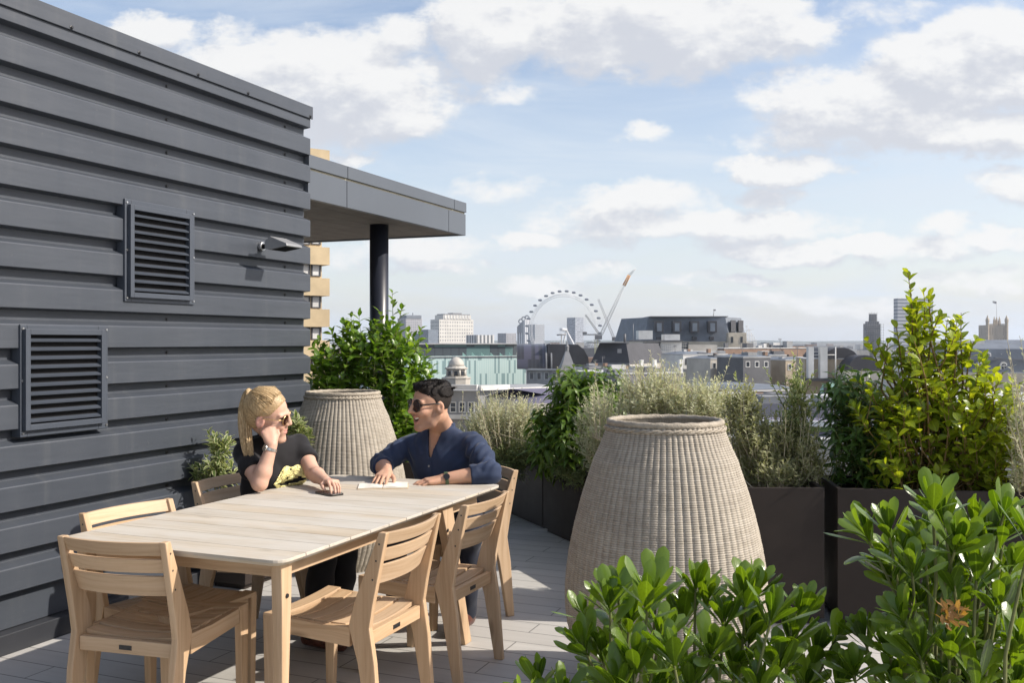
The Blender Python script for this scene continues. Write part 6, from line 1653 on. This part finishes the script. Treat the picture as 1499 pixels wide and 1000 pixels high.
B_.chain([neck-UP*.04, neck+UP*.05, A3(hc-hf[0]*.028*hs-hf[2]*.05)], [.056, .049, .050], .025)
Hw = head(B_, hc, hf, hs, False)
limb(B_, [RS, RS+(RE-RS)*.5, RE], [.047, .043, .037]); limb(B_, [RE, RE+(RW_-RE)*.3, RW_], [.038, .040, .0265], .015)
limb(B_, [LS, LS+(LE-LS)*.5, LE], [.047, .043, .038]); limb(B_, [LE, LE+(LW_-LE)*.3, LW_], [.038, .039, .0265], .015)
hand(B_, RW_, P(390, 622, 4.755)-RW_, (.45, -.88, .1), -1, (78, 95, 55), .95, 0, 30)
hand(B_, LW_, P(489, 711, 4.70)-LW_+UP*.012, (0, .1, 1), -1, (38, 36, 22), .95, .10, 18, .006, .5)
for i in (0, 1):
    limb(B_, [hip[i], kn[i]], [.078, .052], .03); limb(B_, [kn[i], kn[i]*.65+an[i]*.35, an[i]], [.052, .05, .036], .02)
    B_.cap(an[i]-UP*.03, an[i]-UP*.052+W*.15, .032, .022, .02)
def wtone(V):
    c = np.tile(np.array([.58, .365, .27]), (len(V), 1)); q = (V-A3(hc))@np.array([A3(v) for v in hf]).T/hs
    lip = (np.abs(q[:, 1]) < .022) & (np.abs(q[:, 2]+.062) < .012) & (q[:, 0] > .082); c[lip] = (.60, .29, .24)
    ck = np.exp(-(((q[:, 0]-.07)/.03)**2+((np.abs(q[:, 1])-.045)/.025)**2+((q[:, 2]+.03)/.03)**2)); c = c*(1-ck[:, None]*.25)+np.array([.62, .28, .22])*ck[:, None]*.25
    ear = (np.abs(q[:, 1]) > .074) & (np.abs(q[:, 2]+.01) < .04) & (np.abs(q[:, 0]+.01) < .03); c[ear] = (.62, .34, .27)
    return c
sdf_obj(B_, 'body', M['skin'], wom, ORG, wtone)
# T-shirt
S_ = SDF((-1.66, 4.62, .42), (-.95, 5.38, 1.06), .0046)
torso(S_, .010, .190)
for y in (-1, 1): S_.ell(mid_s-UP*.135+fw*.075+lr*.078*y, (.068, .056, .07), None, .035)
S_.disp(folds(3, .0045, 22)); S_.disp(folds(23, .002, 50))
for (a_, b_, ra, rb) in ((RS, RE, .054, .058), (LS, LE, .053, .055)):
    O_ = blank(S_); O_.chain([a_, a_+(b_-a_)*.5, a_+(b_-a_)*.95], [ra-.006, ra, rb+.003], .03); O_.disp(folds(13, .0035, 30)); O_.cut(a_+(b_-a_)*.62, b_-a_); merge(S_, O_, .03)
S_.cap(neck+fw*.02+UP*.01, neck+fw*.05+UP*.10, .068, .085, .006, 'sub')
sdf_obj(S_, 't_shirt', M['tee'], wom, ORG)
# gold foil lips print on the chest: a thin sheet following the shirt
def on_shirt(px_, pz_):
    o = mid_s+lr*px_+UP*pz_+fw*.30
    for st in range(400):
        p = o-fw*(.001*st); i = np.round((A3(p)-S_.lo)/S_.h).astype(int)
        if (i < 0).any() or (i >= S_.n).any(): continue
        if S_.f[tuple(i)] < .003: return p+fw*.004
    return o-fw*.2
m_ = MB(); nu, nv = 26, 16; idx = {}
for i in range(nu+1):
    for j in range(nv+1):
        a = -1+2*i/nu; b_ = -1+2*j/nv; top = .082*(1-abs(a)**2.2)*(1-.16*math.exp(-(a/.16)**2)); bot = -.062*(1-abs(a)**2.0)
        z = top if b_ > .999 else bot if b_ < -.999 else (top*max(0, b_)+bot*max(0, -b_))
        p = on_shirt(.035+a*.118, -.162+z)-ORG; idx[i, j] = len(m_.v); m_.v.append(p)
for i in range(nu):
    for j in range(nv):
        a = -1+2*(i+.5)/nu; b_ = -1+2*(j+.5)/nv
        gap = abs(b_+.12-.10*math.sin(a*4)) < .13*(1-abs(a)**3)+.03
        if abs(a) < .82 and gap: continue
        if random.Random(i*31+j*7).random() < .05: continue
        m_.face([idx[i, j], idx[i+1, j], idx[i+1, j+1], idx[i, j+1]], smooth=True)
for e in m_.v: pass
o = m_.build('gold_print', M['gold'], wom, fix=False); sm_ = o.modifiers.new('thick', 'SOLIDIFY'); sm_.thickness = .002; sm_.offset = 1
# trousers and shoes
T_ = SDF((-1.62, 4.5, .03), (-.65, 5.3, .72), .0075)
T_.ell(pel-UP*.03, (.185, .135, .12), (lr, fw, UP), .04)
for i in (0, 1): T_.chain([hip[i], kn[i]], [.094, .066], .03); T_.chain([kn[i], kn[i]*.5+an[i]*.5, an[i]-UP*.01], [.066, .062, .052], .03)
T_.disp(folds(5, .004, 26)); sdf_obj(T_, 'trousers', M['trousers'], wom, ORG)
for i in (0, 1):
    F_ = SDF(A3(an[i])-.16, A3(an[i])+.26, .006); F_.cap(an[i]-UP*.045-W*.03, an[i]-UP*.058+W*.16, .036, .03, .02); F_.cap(an[i]-UP*.02, an[i]-UP*.03+W*.03, .042, .04, .02); F_.cut(Vector((0, 0, .004)), (0, 0, -1))
    sdf_obj(F_, 'shoe', M['leather'], wom, ORG)
# hair: swept back cap with a high ponytail
Hh = SDF(A3(hc)-.19, A3(hc)+.19, .0036)
Hh.ell(Hw(-.014, 0, .040), [x*hs for x in (.103, .083, .094)], hf, .01); Hh.ell(Hw(-.05, 0, -.01), [x*hs for x in (.058, .070, .075)], hf, .02)
def gro(x, y, z):
    d_ = np.stack([x, y, z], -1)-A3(Hw(-.10, 0, .085)); l_ = [d_@A3(v) for v in hf]; a_ = np.arctan2(l_[1], l_[2]-.0)+np.arctan2(l_[0], np.sqrt(l_[1]**2+l_[2]**2))*.35
    return (np.sin(a_*34+2*np.sin(a_*7))*.6+np.sin(a_*71+1)*.4)*.0009
Hh.disp(gro)
Hh.cut(Hw(.055, 0, .058), A3(hf[0]*.80-hf[2]*.60)); 
for y in (-1, 1): Hh.ell(Hw(.035, y*.085, -.020), [x*hs for x in (.052, .032, .050)], hf, .01, 'sub'); Hh.ell(Hw(-.008, y*.095, -.012), [x*hs for x in (.026, .025, .036)], hf, .006, 'sub')
Hh.cut(Hw(0, 0, -.062), A3(-hf[2]*1.0-hf[0]*.1)); 
sdf_obj(Hh, 'hair', M['blonde'], wom, ORG)
pb = Vector(Hw(-.098, 0, .085)); m_ = MB(); r_ = np.random.RandomState(4)
ctr = [Vector(Hw(-.086, 0, .078)), pb+UP*.016-hf[0]*.008, P(364, 577, 4.845), P(359, 600, 4.83), P(359, 630, 4.80), P(362, 656, 4.775), P(366, 690, 4.76)]
rad_ = [.010, .018, .026, .029, .030, .027, .017]
for k in range(130):
    th = r_.rand()*6.283; rr_ = math.sqrt(r_.rand()); n_ = 7 if r_.rand() < .7 else 6; ph = r_.rand()*6
    ex = Vector((math.cos(th), math.sin(th)*.75, 0))*rr_; pts = []
    for j in range(n_):
        c_ = ctr[j]; 
        if j == 6: c_ = c_+Vector((r_.normal()*.008, 0, r_.uniform(-.02, .045)))
        off = ex*rad_[j]; 
        if j < 2: off = (hf[1]*ex.x+hf[2]*ex.y)*rad_[j]
        pts.append(c_+off+Vector((math.sin(ph+j*1.1)*.0022, math.cos(ph+j*.9)*.0022, 0)))
    fine_ = []
    for j in range(len(pts)-1):
        p0, p1, p2, p3 = pts[max(0, j-1)], pts[j], pts[j+1], pts[min(len(pts)-1, j+2)]
        for t in (0, .33, .67): fine_.append(.5*((2*p1)+(p2-p0)*t+(2*p0-5*p1+4*p2-p3)*t*t+(3*p1-p0-3*p2+p3)*t**3))
    fine_.append(pts[-1]); nf = len(fine_)
    m_.tube([p-ORG for p in fine_], [.0045*min(1, .5+j/4)*(1 if j < nf*.6 else max(.12, (nf-1-j)/(nf*.4))) for j in range(nf)], 5)
m_.build('ponytail', M['blonde_lock'], wom, fix=False)
m_ = MB(); m_.tube([pb-ORG+(hf[1]*math.cos(t)+hf[2]*math.sin(t))*.021-hf[0]*.006 for t in [2*math.pi*k/16 for k in range(17)]], .007, 6, caps=False); m_.build('hair_tie', M['blonde'], wom, fix=False)
m_ = MB()
for k in range(26):
    a_ = r_.uniform(-.06, .06); p0 = Vector(Hw(.062-abs(a_)*.4, a_, .092-abs(a_)*.3)); p1 = Vector(Hw(.0, a_*1.25, .137-abs(a_)*.25)); m_.tube([p0-ORG, (p0+p1)/2-ORG+UP*.004+Vector(hf[0])*.012, p1-ORG, Vector(Hw(-.07, a_*.7, .120))-ORG, pb-ORG], .0022, 4)
m_.build('swept_locks', M['blonde_lock'], wom, fix=False)
m_ = MB(); Cw = Vector((-.014, 0, .040)); Rw = Vector((.105, .085, .096))
def cap_pt(dv, lift=0.0): 
    dv = dv.normalized(); t_ = 1/math.sqrt((dv.x/Rw.x)**2+(dv.y/Rw.y)**2+(dv.z/Rw.z)**2); q = Cw+dv*(t_+lift); return Vector(Hw(q.x, q.y, q.z))-ORG
tie = (Vector((-.098, 0, .085))-Cw).normalized()
for k in range(620):
    al = r_.uniform(-1, 1); el = abs(al)
    d0 = Vector((.62-.62*el**1.6+r_.normal()*.03, al*.95, .80-1.05*el**2.2+r_.normal()*.04)).normalized() if k % 4 else Vector((-.5+r_.normal()*.3, (1 if al > 0 else -1)*(.75+.2*r_.rand()), -.45+r_.normal()*.25)).normalized()
    t1 = (tie+Vector(r_.normal(size=3))*.06).normalized(); lf = r_.uniform(-.001, .0022); pts = []
    for j in range(8):
        t = j/7; dv = d0.lerp(t1, t); dv += Vector((0, 0, .10*math.sin(math.pi*t)*r_.uniform(.2, .5))); pts.append(cap_pt(dv, lf+.001*math.sin(t*3.1)))
    m_.tube(pts, [.0006, .0014, .0017, .0018, .0018, .0017, .0016, .0014], 4)
m_.build('hair_strands', M['blonde_lock'], wom, fix=False)
glasses(hf, hc, hs, M['goldframe'], M['lens'], wom, ORG, .0021, (.0265, .0245))
wr_strap(RW_-(RW_-RE).normalized()*.022, RW_-RE, .0295, .014, 'watch_strap', M['strap'], wom, ORG, .017, M['strap'], (-.75, -.65, 0))
# phone under her left hand
ph = tp(.365, 1.275, TZ+.0005); pd_ = (W*.80-L*.35).normalized()
phn = thing('phone', 'black smartphone lying on the table under the woman\'s left hand', 'phone', ph, math.atan2(pd_.y, pd_.x))
m_ = MB(); pr = []
for (sx, sy) in ((1, 1), (-1, 1), (-1, -1), (1, -1)):
    for k in range(5):
        a = {(1, 1): 0, (-1, 1): 90, (-1, -1): 180, (1, -1): 270}[sx, sy]+k*22.5; pr.append((sx*.064+.009*math.cos(R(a)), sy*.028+.009*math.sin(R(a))))
m_.prism(pr, 0, .0095); m_.build('phone_body', M['blackframe'], phn, bevel=.0018)
m_ = MB(); m_.prism([(x*.95, y*.92) for x, y in pr], .0096, .0102); m_.build('screen', M['pane'], phn)

# ---------------------------------------------------------------- the man
MLS, MRS = P(693, 648, 5.24), P(600, 651, 5.42)
MLE, MLW = P(717, 693, 5.04), P(650, 701.5, 5.00)
MRE, MRW = P(558, 680, 5.28), P(566, 691, 5.085)
mid_m = (MLS+MRS)/2; pelm = Vector((-.335, 5.36, .55)); ORM = Vector((-.34, 5.33, 0))
man = thing('person', 'dark-haired laughing man in a navy shirt and sunglasses with his forearms on the table', 'person', ORM)
hcm = P(631, 593, 5.12); hm_ = frame((-.84, -.53, -.06), (.10, .02, 1)); hsm = 1.05
lrm = (MLS-MRS).normalized(); fwm = -UP.cross(lrm).normalized()
if fwm.y > 0: fwm = -fwm
neckm = mid_m+UP*.045
knm = [Vector((-.61, 4.93, .49)), Vector((-.22, 4.84, .51))]; anm = [Vector((-.60, 5.10, .09)), Vector((-.24, 4.98, .09))]; hipm = [pelm-lrm*.09-UP*.02, pelm+lrm*.09-UP*.02]
def torsom(s, o, k=.05):
    c1 = mid_m-UP*.09; c2 = (mid_m+pelm)/2-UP*.03
    s.ell(c1, (.178+o, .112+o, .15+o), (lrm, fwm, UP), k); s.ell(c2, (.155+o, .112+o, .16+o), (lrm, fwm, UP), k); s.ell(pelm, (.165+o, .12+o, .12+o), (lrm, fwm, UP), k)
    s.cap(MRS+lrm*.04-UP*.03, MLS-lrm*.04-UP*.03, .050+o, .050+o, k); s.chain([MRS+lrm*.04-UP*.01, neckm+UP*.005, MLS-lrm*.04-UP*.01], [.036+o, .056+o, .036+o], k)
B_ = SDF((-.86, 4.70, -.005), (.07, 5.62, 1.32), PEOPLE_H)
torsom(B_, -.008)
B_.chain([neckm-UP*.04, neckm+UP*.05-fwm*.005, A3(hcm-hm_[0]*.03*hsm-hm_[2]*.055)], [.066, .058, .058], .025)
Hm = head(B_, hcm, hm_, hsm, True, True)
limb(B_, [MRS, MRE], [.052, .043]); limb(B_, [MRE, MRE+(MRW-MRE)*.3, MRW], [.044, .045, .030], .015)
limb(B_, [MLS, MLE], [.052, .043]); limb(B_, [MLE, MLE+(MLW-MLE)*.3, MLW], [.044, .045, .030], .015)
hand(B_, MLW, P(612, 706.5, 4.97)-MLW, (0, -.12, 1), -1, (14, 22, 14), 1.05, .03, 12)
hand(B_, MRW, P(558, 702, 4.985)-MRW+UP*.01, (.05, -.1, 1), 1, (16, 12, 8), 1.05, .16, 10)
for i in (0, 1):
    limb(B_, [hipm[i], knm[i]], [.085, .058], .03); limb(B_, [knm[i], anm[i]], [.057, .042], .02); B_.cap(anm[i]-UP*.03, anm[i]-UP*.055-L*.16, .035, .026, .02)
def mtone(V):
    c = np.tile(np.array([.53, .315, .215]), (len(V), 1)); q = (V-A3(hcm))@np.array([A3(v) for v in hm_]).T/hsm
    hd_ = (np.abs(q[:, 0]) < .14) & (np.abs(q[:, 1]) < .1) & (q[:, 2] > -.14) & (q[:, 2] < .15)
    jaw = np.clip((-.030-q[:, 2]-.25*np.clip(q[:, 0]-.03, -.06, .06)+.02)/.022, 0, 1)*np.clip((q[:, 0]+.02)/.02, 0, 1)*np.clip((.135+q[:, 2])/.012, 0, 1)
    mous = ((np.abs(q[:, 1]) < .034) & (q[:, 2] > -.052) & (q[:, 2] < -.036) & (q[:, 0] > .075)).astype(float)
    side = np.clip((-.002-q[:, 0]*1.0+.022)/.01, 0, 1)*np.clip((np.abs(q[:, 1])-.05)/.01, 0, 1)*np.clip((q[:, 2]+.055)/.012, 0, 1)*(np.abs(q[:, 1]) < .0845)
    st = np.clip(np.maximum(jaw*.9, mous*.85), 0, 1)*hd_*(.85+.15*np.sin(V[:, 0]*900)*np.sin(V[:, 2]*1100))
    c = c*(1-st[:, None]*.52)+np.array([.07, .045, .035])*st[:, None]*.52
    lip = (np.abs(q[:, 1]) < .03) & (np.abs(q[:, 2]+.0665-8*q[:, 1]**2) < .0225) & (q[:, 0] > .0845-14*q[:, 1]**2); c[lip] = (.42, .21, .16)
    ck = np.exp(-(((q[:, 0]-.07)/.03)**2+((np.abs(q[:, 1])-.045)/.025)**2+((q[:, 2]+.02)/.025)**2)); c = c*(1-ck[:, None]*.3)+np.array([.50, .22, .16])*ck[:, None]*.3
    inner = (np.abs(q[:, 1]) < .028) & (np.abs(q[:, 2]+.066-9*q[:, 1]**2) < .0085) & (q[:, 0] > .06) & (q[:, 0] < .0885-14*q[:, 1]**2); c[inner] = (.08, .02, .02)
    return c
sdf_obj(B_, 'body', M['skin'], man, ORM, mtone)
m_ = MB(); qq = []
for k in range(9):
    y = -.028+.056*k/8; a = .0905-16*y*y; zt = -.0545+9*y*y; qq.append([Vector(Hm(a-.004, y, zt-.010+5*y*y)), Vector(Hm(a, y, zt-.010+5*y*y)), Vector(Hm(a+.001, y, zt)), Vector(Hm(a-.004, y, zt))])
m_.rings([[p-ORM for p in r__] for r__ in qq]); m_.build('teeth', M['teeth'], man)
# shirt with rolled sleeves, open collar
S_ = SDF((-.88, 4.88, .42), (.10, 5.64, 1.10), .0046)
torsom(S_, .012)
S_.disp(folds(8, .006, 20)); S_.disp(folds(18, .0028, 48))
def wrink(p, d_, sd, amp, fr):
    d_ = A3(Vector(d_).normalized()); r_ = np.random.RandomState(sd); k2 = r_.normal(size=3)*14; k3 = r_.normal(size=3)*9
    def fn(x, y, z):
        t = (x-p[0])*d_[0]+(y-p[1])*d_[1]+(z-p[2])*d_[2]; w1 = np.sin(x*k2[0]+y*k2[1]+z*k2[2]); w2 = np.sin(x*k3[0]+y*k3[1]+z*k3[2]+2)
        return np.sin(t*fr+2.2*w1+1.4*w2)*amp*(.35+.65*np.clip(w2*.5+.5, 0, 1))
    return fn
for (a_, b_, c_, sd) in ((MRS, MRE, MRW, 3), (MLS, MLE, MLW, 5)):
    O_ = blank(S_); O_.chain([a_, a_+(b_-a_)*.5, b_], [.060, .059, .058], .03); O_.chain([b_, b_+(c_-b_)*.5], [.058, .054], .02)
    O_.disp(wrink(a_, b_-a_, sd, .0055, 75)); O_.disp(wrink(a_, (b_-a_)+UP*.1, sd+9, .0022, 150)); q = b_+(c_-b_)*.40; dd = (c_-b_).normalized(); O_.cap(q-dd*.024, q+dd*.004, .0575, .0555, .004); O_.cut(b_+(c_-b_)*.43, c_-b_); merge(S_, O_, .03)
def rib(x, y, z):
    q = np.stack([x, y, z], -1)-A3(mid_m); u_ = q@A3(lrm); return .004*np.sin(np.abs(u_)*120-z*70+2.5*np.sin(u_*13+z*9))*np.clip((np.abs(u_)-.05)/.06, 0, 1)*np.clip(1-np.abs(z-mid_m.z+.03)/.14, 0, 1)
S_.disp(rib)
# collar stand round the back of the neck, meeting in a low V
nk = neckm+UP*.0; fa = fwm
cp = []
for k in range(21):
    t = R(-150+300*k/20); ca, sa = math.cos(t), math.sin(t)      # 0 = back
    front = max(0, -ca); cp.append(nk-fa*(.060*ca)+lrm*(.074*sa)+UP*(.034-.060*front-.002))
S_.cap(neckm+fwm*.045+UP*.05, neckm+fwm*.105-UP*.10, .052, .014, .006, 'sub')
for k in range(20): S_.cap(cp[k], cp[k+1], .0075, .0075, .004); S_.cap(cp[k]+UP*.026, cp[k+1]+UP*.026, .0058, .0058, .010)
V0 = neckm+fwm*.13-UP*.115
sdf_obj(S_, 'shirt', M['navy'], man, ORM)
def on_s(px_, pz_):
    o = mid_m+lrm*px_+UP*pz_+fwm*.30
    for st in range(400):
        p = o-fwm*(.001*st); i = np.round((A3(p)-S_.lo)/S_.h).astype(int)
        if (i < 0).any() or (i >= S_.n).any(): continue
        if S_.f[tuple(i)] < .002: return p
    return o-fwm*.18
m_ = MB(); pl = []
for k in range(14):
    z = -.085-.20*k/13; c_ = on_s(.0, z); pl.append([c_-lrm*.015+fwm*.0005-ORM, c_+lrm*.015+fwm*.0005-ORM, c_+lrm*.015+fwm*.0045-ORM, c_-lrm*.015+fwm*.0045-ORM])
m_.rings(pl); m_.build('button_placket', M['navy'], man, bevel=.001)
for z in (-.11, -.185, -.26):
    c_ = on_s(0, z)+fwm*.005-ORM; m_ = MB(); m_.rings([[c_+fwm*h_+(lrm*math.cos(t)+UP*math.sin(t))*.0055 for t in [2*math.pi*k/10 for k in range(10)]] for h_ in (0, .002)]); m_.build('button', M['lampgrey'], man)
T_ = SDF((-.90, 4.68, .03), (.08, 5.62, .70), .0075)
T_.ell(pelm-UP*.03, (.182, .14, .12), (lrm, fwm, UP), .04)
for i in (0, 1): T_.chain([hipm[i], knm[i]], [.10, .074], .03); T_.chain([knm[i], anm[i]], [.072, .058], .03)
T_.disp(folds(6, .004, 26)); sdf_obj(T_, 'jeans', M['jeans'], man, ORM)
for i in (0, 1):
    F_ = SDF(A3(anm[i])-.26, A3(anm[i])+.16, .006); F_.cap(anm[i]-UP*.045+L*.03, anm[i]-UP*.055-L*.17, .04, .034, .02); F_.cap(anm[i]-UP*.02, anm[i]-UP*.03-L*.04, .046, .042, .02); F_.cut(Vector((0, 0, .004)), (0, 0, -1))
    sdf_obj(F_, 'shoe', M['leather'], man, ORM)
# hair: short faded sides, wavy swept-up top
Hh = SDF(A3(hcm)-.20, A3(hcm)+.20, .0036)
Hh.ell(Hm(-.010, 0, .036), [x*hsm for x in (.1005, .0795, .093)], hm_, .004)
Hh.cut(Hm(.040, 0, .058), A3(hm_[0]*.86-hm_[2]*.5))
for y in (-1, 1): Hh.ell(Hm(.052, y*.085, .0), [x*hsm for x in (.046, .040, .058)], hm_, .004, 'sub'); Hh.ell(Hm(-.010, y*.094, -.010), [x*hsm for x in (.025, .024, .040)], hm_, .003, 'sub')
Hh.cut(Hm(0, 0, -.055), A3(-hm_[2]-hm_[0]*.25)); sdf_obj(Hh, 'faded_hair', M['fade'], man, ORM)
Hh = SDF(A3(hcm)-.20, A3(hcm)+.20, .0036)
Hh.ell(Hm(-.014, 0, .070), [x*hsm for x in (.099, .076, .055)], hm_, .015); Hh.ell(Hm(.050, 0, .096), [x*hsm for x in (.036, .056, .020)], hm_, .02); Hh.ell(Hm(.060, .004, .095), [x*hsm for x in (.018, .042, .014)], hm_, .015); Hh.ell(Hm(-.03, 0, .05), [x*hsm for x in (.088, .080, .07)], hm_, .02)
Hh.cut(Hm(0, 0, .052), A3(-hm_[2]*1.0+hm_[0]*.12)); Hh.cut(Hm(.074, 0, .075), A3(hm_[0]*.75-hm_[2]*.66))
def curl(x, y, z):
    d_ = np.stack([x, y, z], -1)-A3(hcm); l_ = [d_@A3(v) for v in hm_]
    w1 = np.sin(l_[0]*95+5*np.sin(l_[1]*48)+2*np.sin(l_[2]*60)); w2 = np.sin(l_[1]*170+4*np.sin(l_[0]*70)); return w1*.0028+w2*.0016+np.sin(l_[0]*240+l_[1]*200)*.001
Hh.disp(curl); sdf_obj(Hh, 'hair', M['darkhair'], man, ORM)
m_ = MB(); r_ = np.random.RandomState(9)
for k in range(900):
    a = r_.uniform(-.105, .074); b_ = r_.uniform(-.06, .06); e = .070+.055*math.sqrt(max(0, 1-((a+.012)/.10)**2-(b_/.074)**2)) if (a+.012)**2/.01+b_**2/.0055 < 1 else .08
    if a > .03: e = max(e, .109)
    p = Vector(Hm(a, b_, e-.004)); fl = math.sin(a*70+b_*40+3*math.sin(b_*55)); d_ = (hm_[2]*.45+hm_[1]*.75*fl+hm_[0]*(.55*math.cos(a*55+b_*60)+r_.normal()*.25)+hm_[1]*r_.normal()*.2)*.019; q = hm_[2]*.004+Vector(r_.normal(size=3))*.002
    m_.tube([p-ORM, p+d_*.6+q-ORM, p+d_-hm_[0]*.007-ORM], [.0020, .0017, .0004], 4)
m_.build('hair_tufts', M['darkhair'], man, fix=False)
for y in (-1, 1):
    m_ = MB(); m_.tube([Vector(Hm(.100-abs(t)*.16-.004*(t > .05), y*t, .030+.006*math.sin((t-.012)*60)))-ORM for t in (.012, .022, .034, .046, .054)], [.003, .0042, .0042, .0032, .0015], 6); m_.build('eyebrow', M['darkhair'], man)
glasses(hm_, hcm, hsm, M['blackframe'], M['lens'], man, ORM, .0036, (.0285, .0255))
wr_strap(MLW+(MLE-MLW).normalized()*.012, MLW-MLE, .0335, .018, 'watch_strap', M['olivestrap'], man, ORM, .0165, M['blackframe'], (.25, -.9, .45))
# notebook
nbp = PG(561, 712.5, TZ); nd = Vector((.985, .10, 0)).normalized(); nn_ = Vector((-nd.y, nd.x, 0))
nb_ = thing('notebook', 'open notebook with cream pages lying under the man\'s right hand', 'notebook', nbp, math.atan2(nd.y, nd.x))
M['paper'] = plain('paper', (.74, .70, .62), .8, 0, .2, .05, 20); M['cover'] = plain('notebook_cover', (.50, .36, .18), .7)
for sx in (-1, 1):
    m_ = MB(); q = []
    for k in range(9):
        x = sx*(.002+.122*k/8); h_ = .0085+.004*math.sin(math.pi*min(1, k/5.5))-(.0 if sx > 0 else .003*k/8); q.append([(x, -.088, .0025), (x, .088, .0025), (x, .088, h_), (x, -.088, h_)])
    m_.rings(q); m_.build('pages', M['paper'], nb_)
m_ = MB(); m_.abox(-.127, .127, -.091, .091, .0004, .0022); m_.build('cover', M['cover'], nb_, bevel=.0006)
